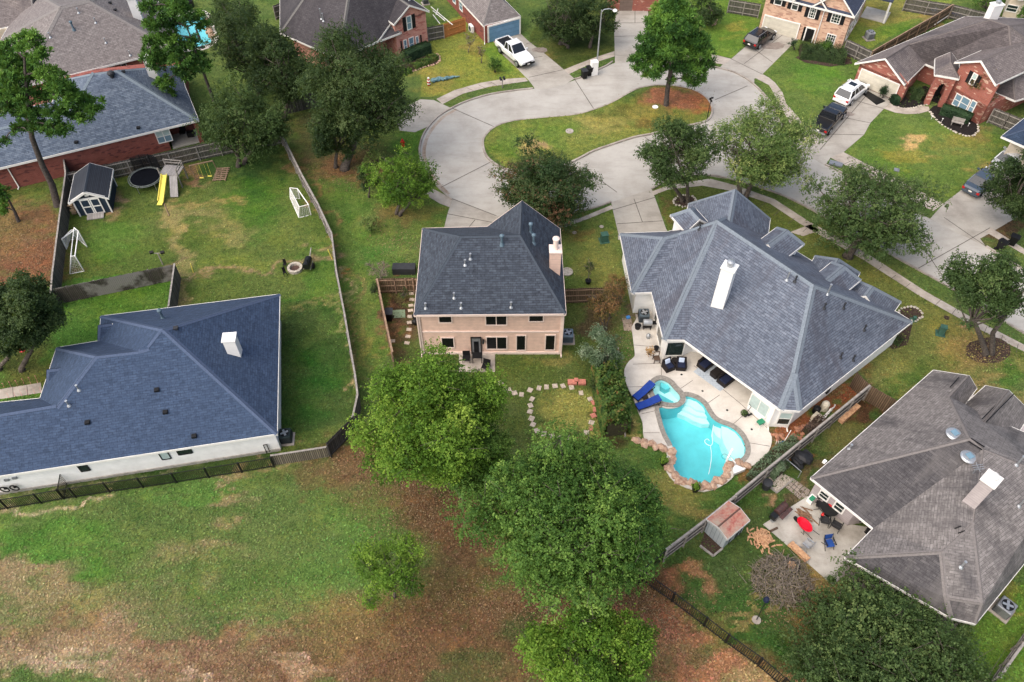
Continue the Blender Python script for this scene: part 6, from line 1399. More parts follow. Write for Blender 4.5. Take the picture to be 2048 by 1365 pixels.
  for i in order:
   e_ = Vector(PC[i]); md = top.lerp(e_, .5) + Vector((rd.uniform(-.3, .3), rd.uniform(-.3, .3), -.12 * (e_ - top).length)); rb = r0 * rd.uniform(.28, .5)
   m.tube([top - Vector((0, 0, rd.uniform(0, .2 * H_))), md, e_], [rb, rb * .6, rb * .18], 6)
   for _ in range(2):
    j = rd.randrange(npf); e2 = Vector(PC[j]); st = md.lerp(e_, .4)
    if (e2 - st).length < rx * .9: m.tube([st, st.lerp(e2, .5) + Vector((0, 0, -.1)), e2], [rb * .4, rb * .28, rb * .1], 5)
 for _ in range(twigs):
  i = rd.randrange(npf); e_ = Vector(PC[i]); q = e_ + Vector((rd.uniform(-1, 1), rd.uniform(-1, 1), rd.uniform(0, .8))) * pr[i] * 1.4
  m.tube([e_, q], [.02, .008], 4)
 m.build('trunk', bark, root, smooth=True)
 return root
def pine(label, base, clumps, trunk_px, lean=0.0, seed=1, dens=1.0, needle=.34, r0=.3, scale_y=0.0):
 global NP
 NP = np.random.default_rng(seed); rd = random.Random(seed); B0 = G(*base); root = thing('pine_tree', label, 'tree', (B0.x, B0.y, 0))
 T = [Vector(B0)]
 for (x, y, dy) in trunk_px: T.append(ZAT(x, y, B0.y + dy))
 cens, nors, szs, tns = [], [], [], []; m = M()
 k = len(T); m.tube([T[0] - Vector((0, 0, .1))] + T, [r0 * 1.4] + [r0 * (1 - .8 * i / (k - 1)) for i in range(k)], 10)
 for ci, (x, y, r_, dy) in enumerate(clumps):
  c = ZAT(x, y, B0.y + dy); sc = F_ / depth(c); rr = r_ / sc
  # bough from the nearest trunk point lower down
  best = min((T[i].lerp(T[i + 1], f) for i in range(k - 1) for f in (.2, .5, .8) if i > 0 or f > .5), key=lambda q: (q - c).length + 2.2 * max(0, q.z - c.z))
  done = locals().get('done') or []
  for q in done:
   if (q - c).length < (best - c).length * .8 and (q - T[2]).length < (c - T[2]).length + .6: best = q
  done.append(Vector(c))
  mid = best.lerp(c, .55) + Vector((0, 0, .25)); m.tube([best, mid, c], [min(.11, r0 * .4), .06, .03], 6)
  nt_ = int(max(8, rr * rr * 30 * dens)); tc = NP.normal(size=(nt_, 3)); tc /= np.linalg.norm(tc, axis=1)[:, None]
  tc = np.array(c) + tc * rr * (NP.random(nt_) ** .4)[:, None] * np.array((1.05, 1.05, .5)); base_t = rd.gauss(.42, .16)
  for j in range(0, nt_, 5): m.tube([c, Vector(tc[j])], [.025, .01], 4)
  nn = 26; ang_ = NP.normal(size=(nt_, nn, 3)) + np.array((0, 0, .55)); ang_ /= np.linalg.norm(ang_, axis=2)[:, :, None]
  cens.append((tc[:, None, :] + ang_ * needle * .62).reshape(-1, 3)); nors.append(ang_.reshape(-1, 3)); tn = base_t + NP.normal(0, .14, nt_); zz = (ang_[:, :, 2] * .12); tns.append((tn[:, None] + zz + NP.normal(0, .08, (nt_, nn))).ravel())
 cen = np.concatenate(cens); dr_ = np.concatenate(nors); n = len(cen); tn = np.concatenate(tns)
 side = np.cross(dr_, NP.normal(size=(n, 3))); side /= np.maximum(1e-6, np.linalg.norm(side, axis=1))[:, None]
 w = .028; L = needle * .5
 V = np.stack([cen - dr_ * L - side * w, cen - dr_ * L + side * w, cen + dr_ * L + side * w * 1.4, cen + dr_ * L - side * w * 1.4], 1).reshape(-1, 3) - np.array(B0)
 me = bpy.data.meshes.new('crown'); me.vertices.add(n * 4); me.vertices.foreach_set('co', V.ravel().astype(np.float32)); me.loops.add(n * 4); me.loops.foreach_set('vertex_index', np.arange(n * 4, dtype=np.int32)); me.polygons.add(n)
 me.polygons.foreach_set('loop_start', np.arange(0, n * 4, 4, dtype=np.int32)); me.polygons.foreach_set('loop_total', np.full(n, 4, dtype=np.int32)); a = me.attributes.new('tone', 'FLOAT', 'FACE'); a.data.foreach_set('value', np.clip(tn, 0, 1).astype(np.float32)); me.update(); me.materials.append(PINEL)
 o = bpy.data.objects.new('crown', me); COL.objects.link(o); o.parent = root; m.build('trunk', BARKP, root, smooth=True); return root
# --- pines
pine('tall pine with bare leaning trunk standing left of the blue shed', (115, 412),
     [(20, 95, 24, 1), (55, 82, 30, 0), (30, 125, 30, 2), (75, 112, 26, -1), (20, 155, 26, 0), (60, 145, 30, 1), (95, 150, 26, 0), (120, 165, 26, -1), (40, 185, 30, 0), (90, 190, 28, 1), (130, 190, 28, -1), (155, 200, 26, 0), (185, 212, 24, 0), (150, 225, 22, 1), (110, 222, 24, 0), (60, 225, 26, 0), (20, 215, 26, 1), (75, 250, 24, 0), (40, 255, 20, 1), (110, 258, 22, -1), (130, 262, 16, -1), (5, 185, 26, 1), (5, 120, 22, 2), (5, 285, 12, 0), (45, 215, 22, 2), (170, 235, 16, 0)],
     [(104, 370, 0), (84, 330, 0), (64, 276, 0), (58, 235, 0), (54, 190, 0), (50, 140, 0), (48, 95, 0)], seed=3, r0=.34)
pine('slim pine with curved bough in front of the steel blue roof', (446, 255),
     [(300, 12, 20, 0), (325, 25, 24, 0), (355, 15, 26, 0), (345, 45, 24, 1), (305, 50, 22, 0), (375, 40, 20, -1), (395, 30, 18, 0), (310, 85, 24, 0), (340, 75, 24, 0), (300, 110, 20, 0), (330, 108, 24, 1), (360, 120, 24, -1), (390, 115, 22, 0), (405, 132, 18, 0), (370, 145, 24, 0), (315, 130, 18, 0), (330, 165, 20, 0), (300, 185, 20, 0), (318, 205, 18, 0), (290, 178, 16, 0), (340, 190, 14, 0), (360, -10, 22, 0), (405, 50, 16, 0), (355, 95, 22, 0), (385, 85, 18, 0)],
     [(436, 225, 0), (424, 192, 0), (412, 160, 0), (402, 130, 0), (390, 100, 0), (380, 70, 0), (366, 40, 0), (354, 10, 0)], seed=5, r0=.2)
pine('single tall pine growing on the traffic island', (1332, 213),
     [(1345, 8, 22, 0), (1325, 22, 24, 1), (1365, 25, 24, 0), (1345, 40, 26, -1), (1308, 48, 22, 0), (1380, 50, 24, 0), (1330, 62, 26, 0), (1362, 70, 26, 1), (1300, 78, 22, 0), (1395, 78, 24, 0), (1285, 102, 20, 0), (1315, 98, 26, 1), (1345, 100, 28, -1), (1378, 104, 26, 0), (1408, 105, 22, 0), (1272, 118, 16, 0), (1300, 125, 24, 0), (1330, 128, 24, 1), (1362, 132, 24, 0), (1392, 132, 24, 0), (1418, 128, 15, 0), (1275, 135, 13, 0), (1312, 146, 14, -1), (1295, 148, 11, 0), (1375, 158, 14, 0), (1400, 154, 14, 0), (1388, 168, 9, 0), (1345, 160, 9, 0), (1345, -15, 18, 0), (1340, 82, 24, 2), (1355, 55, 24, -2)],
     [(1335, 180, 0), (1340, 150, 0), (1343, 120, 0), (1346, 90, 0), (1348, 55, 0), (1350, 15, 0), (1349, -10, 0)], seed=8, r0=.28, needle=.4)
pine('small dark pine cut by the left edge below the tall pine', (37, 443), [(5, 385, 14, 0), (-5, 400, 18, 0), (14, 402, 12, 0), (8, 420, 10, 0), (-12, 375, 16, 0)], [(30, 425, 0), (20, 405, 0), (10, 388, 0)], seed=9, r0=.18)
# --- broadleaf trees
tree('dark rounded oak left of the rose brick house, behind the other oaks', (520, 190), (500, 95, 85, 88), OAKD, dens=.7)
tree('dark oak crown at the top edge above the small pool', (455, 110), (470, 35, 62, 52), OAKD, dens=.7)
tree('dense dark oak beside the largest oak on its left', (570, 240), (562, 135, 82, 95), OAKD, dens=.75)
tree('grey green oak with two trunks shading the back of the left yard', (483, 330), (487, 243, 96, 90), OAKL, stems=2, dens=.8)
tree('largest dark oak between the left yard and the cul de sac', (690, 338), (722, 176, 130, 128), OAKD, dens=.85, lean=1.5, twigs=60, tone=(.45, .22))
tree('drooping lower limb crown of dark oak over the side lawn', (672, 335), (668, 262, 62, 72), OAKD, dens=.85, minrz=.5, tone=(.4, .2))
tree('bright lime green tree at the kerb left of the pink house drive', (795, 432), (805, 366, 76, 68), ELML, 'elm_tree', dens=.75, stems=2, leaf=.19, twigs=80, tone=(.3, .2))
tree('small dark shrubby tree between big oak and lime green tree', (738, 395), (736, 355, 28, 32), OAKD, 'small_tree', dens=.8)
tree('yellowish bush on the side lawn below the lime green tree', (742, 462), (742, 444, 24, 22), YELL, 'bush', cat='bush', dens=.55, open_=.3, leaf=.15)
tree('brown tinged crape myrtle spreading behind the peak of the charcoal roof', (1112, 446), (1092, 376, 112, 72), MYRT, 'crape_myrtle', dens=1.5, stems=4, trunk_r=.2, leaf=.2, open_=.12, tone=(.42, .26), minrz=.75, twigs=120)
tree('grey green oak in the ringed bed in front of the pool house', (1371, 404), (1358, 306, 88, 76), OAKL, dens=.8, stems=2, tone=(.4, .2))
tree('airy yellowing tree between pool house and street', (1488, 402), (1530, 302, 116, 98), YELL, 'elm_tree', dens=.85, open_=.18, leaf=.2, stems=2, lean=.8, twigs=120)
tree('broad spreading green oak over the sidewalk right of the pool house', (1696, 513), (1745, 425, 132, 98), OAKL, dens=.62, lean=1.2, open_=.1, tone=(.45, .2), leaf=.22, twigs=80)
tree('oak with forked trunk in a mulch circle at the right edge', (1972, 704), (1985, 578, 92, 92), OAKL, dens=.62, stems=2, open_=.12, lean=.6, trunk_r=.3)
tree('dark oak cut by the right edge beside the parked sedan', (2075, 452), (2052, 365, 78, 92), OAKD, dens=.8)
tree('dark oak at the top centre, left of the street lamp', (1122, 88), (1128, 28, 70, 62), OAKD, dens=.85, minrz=.5)
tree('second dark oak at the top centre, touching the street lamp', (1180, 95), (1192, 35, 52, 52), OAKD, dens=.85, minrz=.5)
tree('low dark bushy oak hanging over the lawn between the two top drives', (1136, 96), (1122, 62, 44, 34), OAKD, dens=.9, minrz=.5)
tree('dark bush behind the tall island pine near the top edge', (1418, 50), (1420, 18, 40, 36), OAKD, dens=.85)
tree('dark oak on the left edge above the blue roofed house', (45, 742), (48, 622, 84, 104), OAKD, dens=.95, seed=44, tone=(.42, .2), minrz=1.0)
tree('dark oak cut by the left edge, lower crown', (0, 740), (4, 655, 72, 92), OAKD, dens=.9, seed=45, minrz=1.0)
tree('big bright green elm in front of the pink house patio', (905, 965), (860, 850, 156, 160), ELML, 'elm_tree', dens=.72, leaf=.2, tone=(.42, .22), twigs=160, open_=.06)
tree('lower bough crown of bright elm beside the dark gap', (958, 990), (952, 918, 96, 96), ELMG, 'elm_tree', dens=.7, leaf=.19, minrz=.5)
tree('largest mid green elm at the bottom centre', (1130, 1165), (1142, 1046, 206, 166), ELMG, 'elm_tree', dens=.62, leaf=.2, tone=(.45, .22), twigs=200, puffs=125)
tree('crown of mid green elm leaning right toward the iron railing corner', (1240, 1150), (1265, 1045, 84, 92), ELMG, 'elm_tree', dens=.7, leaf=.19, tone=(.34, .18))
tree('wide bright green tree cut by the bottom edge right of centre', (1185, 1400), (1186, 1330, 134, 118), ELML, 'elm_tree', dens=.7, leaf=.19, tone=(.4, .2), twigs=120)
tree('big dark green tree over the bottom right corner of the grey house', (1790, 1360), (1775, 1335, 212, 182), OAKL, dens=.62, leaf=.2, tone=(.4, .2), twigs=200, puffs=230)
tree('sparse young green tree on the field in front of the elms', (790, 1195), (785, 1135, 84, 78), ELML, 'young_tree', dens=.36, open_=.3, leaf=.15, tone=(.5, .2), trunk_r=.07, twigs=160)
tree('sage grey shrub tree beside the pink house lawn', (1205, 755), (1208, 705, 44, 48), SAGEL, 'shrub', cat='shrub', dens=.7, leaf=.16, stems=3)
tree('rust tinged feathery bush against the pool house wall', (1210, 660), (1212, 600, 42, 52), RUSTL, 'shrub', cat='shrub', dens=.6, leaf=.15, stems=4, open_=.15, twigs=160)
tree('rust coloured bush top between fence and pool house corner', (1238, 610), (1236, 572, 30, 26), RUSTL, 'shrub', cat='shrub', dens=.55, leaf=.14, stems=3)
tree('bare twiggy shrub left of the brown gate', (760, 560), (758, 540, 24, 22), plain('dead_leaf', (.2, .14, .11), .9), 'shrub', cat='shrub', dens=.12, leaf=.12, stems=5, twigs=120, bark=TWIG)
tree('small round green tree on the lawn left of the white pickup', (990, 145), (990, 130, 16, 18), ELMG, 'young_tree', dens=1.0, leaf=.18, minrz=.9)
tree('thin nearly bare sapling nearest the cedar fence', (937, 105), (940, 78, 14, 26), RUSTL, 'sapling', dens=.12, leaf=.14, trunk_r=.05, twigs=90, bark=TWIG)
tree('thin nearly bare sapling between the cedar fence and the round green tree', (963, 126), (964, 102, 12, 24), RUSTL, 'sapling', dens=.12, leaf=.14, trunk_r=.05, twigs=80, bark=TWIG)
tree('sparse small tree with reddish tips before the mixed red brick gable', (1979, 232), (1978, 170, 34, 40), RUSTL, 'young_tree', dens=.45, leaf=.17, trunk_r=.08, twigs=80)
tree('leafless sapling in a black pot base on the lawn right of the pink house', (1176, 565), (1180, 535, 15, 24), OAKD, 'sapling', dens=.35, leaf=.1, trunk_r=.03, stems=3, twigs=50, bark=TWIG)
tree('dark conical topiary standing before the white garage door', (1765, 196), (1768, 181, 8, 15), HEDGEL, 'topiary', dens=3, leaf=.12, minrz=1.4, cat='shrub')
tree('small clipped tree beside the drive of the tan brick house', (1588, 100), (1586, 86, 8, 7), HEDGEL, 'topiary', dens=3, leaf=.12, minrz=.9, cat='shrub')
tree('green tree at the top edge above the second chimney', (1990, 30), (1978, 6, 32, 20), ELMG, 'small_tree', dens=.8, leaf=.2)
tree('green tree in the top right corner', (2050, 60), (2050, 30, 18, 20), ELMG, 'small_tree', dens=.8, leaf=.2)
tree('small dark shrub right of the sage shrub beside the pool deck', (1202, 760), (1190, 770, 16, 18), OAKD, 'shrub', cat='shrub', dens=.8, leaf=.14)
tree('yellow green shrub hidden between the dark oak and lime tree', (752, 330), (752, 318, 28, 22), YELL, 'shrub', cat='shrub', dens=.7, leaf=.17)
tree('dark brown bush next to the side fence gate corner', (748, 585), (747, 578, 12, 12), OAKD, 'shrub', cat='shrub', dens=.7, leaf=.12)
tree('small pot plant beside the brown gate, inside the fence', (806, 595), (806, 588, 12, 9), OAKD, 'shrub', cat='shrub', dens=.8, leaf=.1)
# hedges and beds
def hedge(label, pts, w, h, mat, n, leaf=.13, name='hedge', cat='hedge', tone=(.4, .2), rough=.0):
 global NP
 NP = np.random.default_rng(len(label) * 31 + int(pts[0][0])); P_ = [G(*p) for p in pts]; root = thing(name, label, cat, P_[0])
 segs = [(a, b, (b - a).length) for a, b in zip(P_[:-1], P_[1:])]; tot = sum(s[2] for s in segs); cen, nor = [], []
 for i in range(n):
  u = NP.random() * tot
  for a, b, L in segs:
   if u <= L: break
   u -= L
  d = (b - a) / L; nn = Vector((-d.y, d.x, 0)); t_ = NP.random() * 2 - 1; z = NP.random()
  if NP.random() < .55: hz, tt = 1, t_
  else: hz, tt = z, (1 if t_ > 0 else -1)
  bump_ = 1 + rough * math.sin(u * 5 + t_ * 3) * .5 + rough * NP.normal() * .3
  q = a + d * (u + NP.normal() * .05) + nn * tt * w / 2 * (1 - .12 * hz * (1 if abs(tt) > .8 else 0)); cen.append((q.x, q.y, max(.04, hz * h * bump_ - .06 * abs(tt) ** 3))); nor.append((nn.x * tt, nn.y * tt, .5 + hz))
 n_ = np.array(nor) + NP.normal(size=(n, 3)) * .45
 blk = (np.array(cen) * 2.2).astype(int); ptn = NP.normal(0, tone[1] * .6, 997)[np.abs(blk @ np.array((73, 19, 41))) % 997]
 leaves_mesh('foliage', np.array(cen), n_, NP.uniform(.7, 1.3, n) * leaf, tone[0] + ptn + NP.normal(0, tone[1] * .5, n), mat, root, P_[0])
 m = M()
 for a, b, L in segs: m.beam((a.x, a.y, h * .42), (b.x, b.y, h * .42), w * .72, h * .8)
 m.build('inner_stems', HEDGEL if mat is HEDGEL else plain('stem_brown', (.05, .045, .025), 1), root); return root
hedge('dark clipped rounded hedge below the windows of the rose brick house', [(812, 122), (834, 112), (858, 103)], 1.3, 1.15, HEDGEL, 7000)
hedge('low green shrubs and flowers in front of the dark clipped hedge', [(826, 138), (845, 130), (872, 116)], 1.1, .45, GARDL, 2600, rough=.5, name='flower_bed', cat='plants')
hedge('leafy clump of pale green plants at the end of the stone border', [(805, 148), (822, 143)], .8, .4, ELML, 800, rough=.6, name='flower_bed', cat='plants')
hedge('dark box hedge against the red wall left of the shed', [(2, 372), (60, 358), (104, 347), (128, 343)], 1.2, 1.0, OAKD, 6500, rough=.2)
hedge('mounded shrubs along the front of the tan brick house', [(1598, 110), (1625, 112), (1650, 116), (1688, 122)], 2.2, 1.1, OAKD, 9000, rough=.5)
hedge('brighter shrub in the middle of the tan house bed', [(1635, 112), (1655, 108)], 1.4, 1.3, ELMG, 2000, rough=.4)
hedge('dark hedge below the triple windows of the mixed red brick house', [(1880, 225), (1905, 232), (1938, 245)], 1.2, .9, HEDGEL, 5000)
hedge('round dark box bush at the corner of the white garage', [(1782, 206), (1792, 205)], 1.1, .8, HEDGEL, 1500)
hedge('shrubs in the corner bed between garage and arched porch', [(1812, 195), (1828, 192), (1845, 200)], 1.4, .8, OAKD, 2400, rough=.6)
hedge('tall wild planting of canes and flowers along the pool lawn edge', [(1206, 745), (1214, 790), (1222, 830), (1232, 872)], 2.1, 1.7, GARDL, 13000, leaf=.2, rough=.9, name='cane_border', cat='plants', tone=(.35, .3))
hedge('scrubby plants along the fence by the covered grill', [(1500, 965), (1530, 930), (1560, 905), (1590, 888)], .9, .6, SAGEL, 2400, rough=.9, name='weeds', cat='plants', tone=(.25, .25))
hedge('leafy shrub beside the gravel bed in the firewood yard', [(1545, 935), (1562, 950)], 1.6, .8, SAGEL, 2200, rough=.7, name='shrub', cat='shrub', tone=(.3, .25))
hedge('dark dried canes along the fence beside the stacked split logs', [(1612, 872), (1640, 850)], .9, .7, plain('dried_canes', (.10, .07, .055), .95, .3, 5), 1500, rough=.9, name='weeds', cat='plants')
hedge('low brush along the edge of the grassy strip beside the drive bed', [(1770, 670), (1800, 690)], .7, .4, OAKD, 600, rough=.8, name='shrub', cat='shrub')
# ================================================================ vehicles (local: x forward, y left, z up)
RUB = plain('tyre_rubber', (.015, .015, .016), .85, .1); RIM = plain('alloy_rim', (.45, .46, .48), .35, .05, metal=.7); REDL = plain('red_lamp', (.45, .02, .02), .2, .05); CLRL = plain('clear_lamp', (.75, .77, .80), .1, .03)
def carpaint(name, c, rough=.22):
 if name in MATS: return MATS[name]
 m, nt, b = _nt(name); b.inputs['Base Color'].default_value = (*c, 1); b.inputs['Roughness'].default_value = rough; b.inputs['Coat Weight'].default_value = .6; b.inputs['Coat Roughness'].default_value = .08; b.inputs['Metallic'].default_value = .1
 MATS[name] = m; return m
CGLASS = glassy('car_glass', (.012, .014, .018), .06, .8)
def loft(m, secs, mi=0, capends=True):
 n = len(secs[0]); base = len(m.v)
 for s_ in secs: m.v += [tuple(p) for p in s_]
 for i in range(len(secs) - 1):
  for j in range(n):
   a = base + i * n + j; b = base + i * n + (j + 1) % n; m.f.append((a, b, b + n, a + n)); m.m.append(mi)
 if capends:
  m.f.append(tuple(base + j for j in reversed(range(n)))); m.m.append(mi); m.f.append(tuple(base + (len(secs) - 1) * n + j for j in range(n))); m.m.append(mi)
def vehicle(name, label, kind, rear_px, front_px, paint, L, Wd, H, rot=None, plate=True, off=(0, 0)):
 a, b = G(*rear_px), G(*front_px); c = (a + b) / 2; rz = math.atan2(b.y - a.y, b.x - a.x) if rot is None else R(rot)
 cat = {'pickup': 'pickup truck', 'suv': 'car', 'sedan': 'car'}[kind]
 root = thing(name, label, cat, (c.x, c.y, .014), rz); hw = Wd / 2; hl = L / 2
 belt = {'pickup': 1.18, 'suv': 1.08, 'sedan': .90}[kind]; low = {'pickup': .48, 'suv': .36, 'sedan': .26}[kind]
 def ring(x, w, z0, z1, r=.12, tw=.9):
  return [(x, -w, z0 + r), (x, -w * 1.0, z1 - r), (x, -w * tw, z1), (x, w * tw, z1), (x, w, z1 - r), (x, w, z0 + r), (x, w * .92, z0), (x, -w * .92, z0)]
 if kind == 'pickup': prof = [(-hl, .90, low + .08, belt - .05), (-hl + .12, .97, low, belt), (-hl + 1.9, 1, low, belt), (.2, 1, low, belt + .02), (hl - 1.75, 1, low, belt + .03), (hl - 1.0, .99, low, belt - .02), (hl - .3, .95, low, belt - .1), (hl, .84, low + .1, belt - .24)]
 elif kind == 'suv': prof = [(-hl, .86, low + .1, belt - .12), (-hl + .15, .95, low, belt), (-hl + 1.2, 1, low, belt + .02), (0, 1, low, belt), (hl - 1.55, 1, low, belt - .02), (hl - .9, .98, low, belt - .1), (hl - .3, .93, low, belt - .22), (hl, .78, low + .1, belt - .42)]
 else: prof = [(-hl, .82, low + .12, belt - .1), (-hl + .2, .93, low, belt + .02), (-hl + 1.0, 1, low, belt + .03), (0, 1, low, belt), (hl - 1.5, 1, low, belt - .03), (hl - .9, .97, low, belt - .1), (hl - .3, .90, low, belt - .22), (hl, .74, low + .12, belt - .36)]
 m = M(); loft(m, [ring(x, hw * w, z0, z1) for x, w, z0, z1 in prof])
 # wheel arches: dark liners set proud by 3 mm
 body = m.build('body', paint, root, smooth=False, world=False); bv = body.modifiers.new('bevel', 'BEVEL'); bv.width = .05; bv.segments = 2; bv.limit_method = 'ANGLE'; bv.angle_limit = R(25)
 # cabin
 if kind == 'pickup': x0, x1, t0, t1 = -hl + 2.0, hl - 1.7, -hl + 2.15, hl - 2.55
 elif kind == 'suv': x0, x1, t0, t1 = -hl + .12, hl - 1.35, -hl + .5, hl - 2.2
 else: x0, x1, t0, t1 = -hl + .75, hl - 1.3, -hl + 1.55, hl - 2.25
 def cab(x, w, z): return [(x, -w, z), (x, w, z)]
 wb, wt = hw * .92, hw * .74; zb, zt = belt - .03, H - .05
 Bq = [(x0, -wb, zb), (x1, -wb * .93, zb), (x1, wb * .93, zb), (x0, wb, zb)]; Tq = [(t0, -wt, zt), (t1, -wt * .97, zt), (t1, wt * .97, zt), (t0, wt, zt)]
 m = M(); m.idx(Bq + Tq, [(0, 1, 5, 4), (1, 2, 6, 5), (2, 3, 7, 6), (3, 0, 4, 7), (4, 5, 6, 7)]); cabin = m.b('windows', CGLASS, root)
 m = M()
 m.idx([(t0 - .04, -wt - .02, zt), (t1 + .06, -wt * .97 - .02, zt), (t1 + .06, wt * .97 + .02, zt), (t0 - .04, wt + .02, zt), (t0 + .1, -wt + .12, H), (t1 - .1, -wt * .97 + .12, H), (t1 - .1, wt * .97 - .12, H), (t0 + .1, wt - .12, H)], [(3, 2, 1, 0), (4, 5, 6, 7), (0, 1, 5, 4), (1, 2, 6, 5), (2, 3, 7, 6), (3, 0, 4, 7)])
 for sgn in (-1, 1):
  for (bx, tx) in ((x0, t0), (x1, t1)): m.beam((bx, sgn * wb * (.99 if bx == x0 else .93), zb), (tx, sgn * wt, zt), .10, .07)
  for f_ in ((.36, .62) if kind != 'pickup' else (.45,)): m.beam((x0 + (x1 - x0) * f_, sgn * wb * .985, zb), (t0 + (t1 - t0) * f_, sgn * wt * 1.0, zt), .07, .05)
 rf = m.b('roof', paint, root)
 if kind == 'suv':
  m = M()
  for sgn in (-1, 1): m.tube([(t0 + .2, sgn * (wt - .08), H + .04), (t1 - .2, sgn * (wt - .08), H + .04)], .025, 6)
  m.b('roof_rail', GALV, root); m = M(); m.box(((t0 + t1) / 2 + .4, 0, H + .003), (.7, .8, .012)); m.b('sunroof', CGLASS, root)
 if kind == 'pickup':
  m = M(); m.box((-hl + 1.02, 0, belt + .006), (1.72, Wd * .80, .02)); m.b('cargo_bed', BLACK, root)
  m = M()
  for sgn in (-1, 1): m.box((-hl + 1.02, sgn * hw * .88, belt + .03), (1.85, .12, .07))
  m.box((-hl + .08, 0, belt + .02), (.1, Wd * .84, .08)); m.b('bed_rail', paint, root)
 wr = {'pickup': .42, 'suv': .37, 'sedan': .33}[kind]
 for fx in (-hl + L * .20, hl - L * .17):
  for sgn in (-1, 1):
   m = M(); m.lathe((fx, sgn * (hw - .13), wr), [(wr * .8, -.13), (wr, -.1), (wr, .1), (wr * .8, .15)], 18, 0, (0, sgn, 0)); w = m.b('wheel', RUB, root)
   m = M(); m.lathe((fx, sgn * (hw + .02), wr), [(wr * .62, 0), (wr * .6, .02), (wr * .15, .03)], 10, 0, (0, sgn, 0)); m.b('rim', RIM, w)
   m = M(); pts = [(fx + (wr + .07) * math.cos(t_), sgn * (hw - .005), wr + (wr + .07) * math.sin(t_)) for t_ in [math.pi * i / 10 for i in range(11)]]; m.tube(pts, .035, 5); m.b('wheel_arch', BLACK, w)
 for sgn in (-1, 1):
  m = M(); m.box((-hl + .02, sgn * hw * .78, belt - .24), (.1, .26, .2)); m.b('taillight', REDL, root)
  m = M(); m.box((hl - .12, sgn * hw * .70, belt - .38), (.2, .34, .16)); m.b('headlight', CLRL, root)
  m = M(); m.box((x1 - .25, sgn * (hw + .09), belt + .08), (.14, .2, .16)); m.b('side_mirror', paint, root)
 m = M(); m.box((hl - .02, 0, belt - .42), (.08, Wd * .42, .16)); m.b('grille', BLACKM, root)
 m = M(); m.box((-hl - .02, 0, low + .16), (.12, Wd * .86, .16)); m.b('rear_bumper', GALV if kind == 'pickup' else paint, root)
 m = M(); m.box((hl + .01, 0, low + .14), (.12, Wd * .84, .18)); m.b('front_bumper', BLACK if kind == 'pickup' else paint, root)
 if plate: m = M(); m.box((-hl - .07, 0, low + .36), (.02, .32, .15)); m.box((hl + .075, 0, low + .16), (.02, .3, .14)); m.b('number_plate', TRIM, root)
 return root
vehicle('pickup_truck', 'white pickup truck parked on the drive before the blue garage door', 'pickup', (1010, 100), (1049, 132), carpaint('car_white', (.78, .78, .78)), 5.7, 2.0, 1.95)
vehicle('parked_suv', 'black hatchback suv parked at the tan brick house garage', 'suv', (1503, 95), (1532, 75), carpaint('car_black', (.010, .010, .012)), 4.7, 1.9, 1.65)
vehicle('parked_suv', 'white suv parked close to the white garage door', 'suv', (1681, 209), (1718, 180), carpaint('car_white', (.78, .78, .78)), 4.9, 1.95, 1.8)
vehicle('pickup_truck', 'black pickup truck parked behind the white suv', 'pickup', (1635, 270), (1672, 229), carpaint('car_black', (.010, .010, .012)), 5.6, 2.0, 1.85)
vehicle('parked_sedan', 'blue grey sedan parked on the right hand drive', 'sedan', (1938, 390), (1980, 353), carpaint('car_slate', (.055, .075, .10)), 4.8, 1.85, 1.45)
vehicle('parked_sedan', 'silver sedan half hidden under the dark right edge tree', 'sedan', (1994, 342), (2030, 312), carpaint('car_silver', (.42, .43, .45)), 4.6, 1.85, 1.45)
# black ramp mat on drive
m = M(); m.face([G(*p, .03) for p in ((1722, 187), (1735, 183), (1770, 206), (1752, 211))]); m.build
mm = M(); q = [g2(*p) for p in ((1722, 187), (1736, 183), (1771, 203), (1753, 211))]; mm.prism(q, .015, .045); tag(mm.build('rubber_mat', BLACK), 'black mat lying on the drive beside the white suv', 'mat')
# ================================================================ air conditioners
def ac(px_, label, s=.85, h=.85, rz=0, body=GREYM, cat='air conditioner'):
 p = G(*px_); root = thing('air_conditioner', label, cat, (p.x, p.y, 0), rz, 'outdoor air conditioner units')
 m = M(); m.box((0, 0, .04), (s + .3, s + .3, .08)); m.b('pad', KERBM, root)
 m = M(); m.box((0, 0, .08 + h / 2), (s, s, h)); b_ = m.b('cabinet', body, root); bv = b_.modifiers.new('bevel', 'BEVEL'); bv.width = .06; bv.segments = 2
 m = M(); k = 9
 for i in range(k):
  z = .2 + (h - .25) * i / k
  for a, b in (((-s / 2 - .005, -s / 2 - .005), (s / 2 + .005, -s / 2 - .005)), ((s / 2 + .005, -s / 2), (s / 2 + .005, s / 2)), ((-s / 2 - .005, -s / 2), (-s / 2 - .005, s / 2))): m.beam((a[0] * .93, a[1], z), (b[0] * (.93 if a[1] == b[1] else 1), b[1], z), .02, .02)
 m.b('louvres', DKGREY, root)
 m = M(); m.lathe((0, 0, .08 + h + .004), [(s * .40, 0), (s * .40, .012)], 24); f = m.b('fan_grille', BLACK, root)
 m = M(); m.lathe((0, 0, .1 + h), [(.09, 0), (.09, .05)], 10)
 for i in range(4): t_ = i * math.pi / 2 + .4; m.beam((0, 0, .125 + h), (math.cos(t_) * s * .34, math.sin(t_) * s * .34, .125 + h), .16, .01)
 m.b('fan_blade', GALV, f)
 m = M(); pts = [(s * .43 * math.cos(t_), s * .43 * math.sin(t_), .1 + h) for t_ in [i * math.pi / 12 for i in range(25)]]; m.tube(pts, .03, 6); m.b('fan_ring', body, root); return root
ac((574, 880), 'dark air conditioner at the corner of the white blue roofed house', body=plain('ac_dark', (.03, .045, .045), .5), rz=.1)
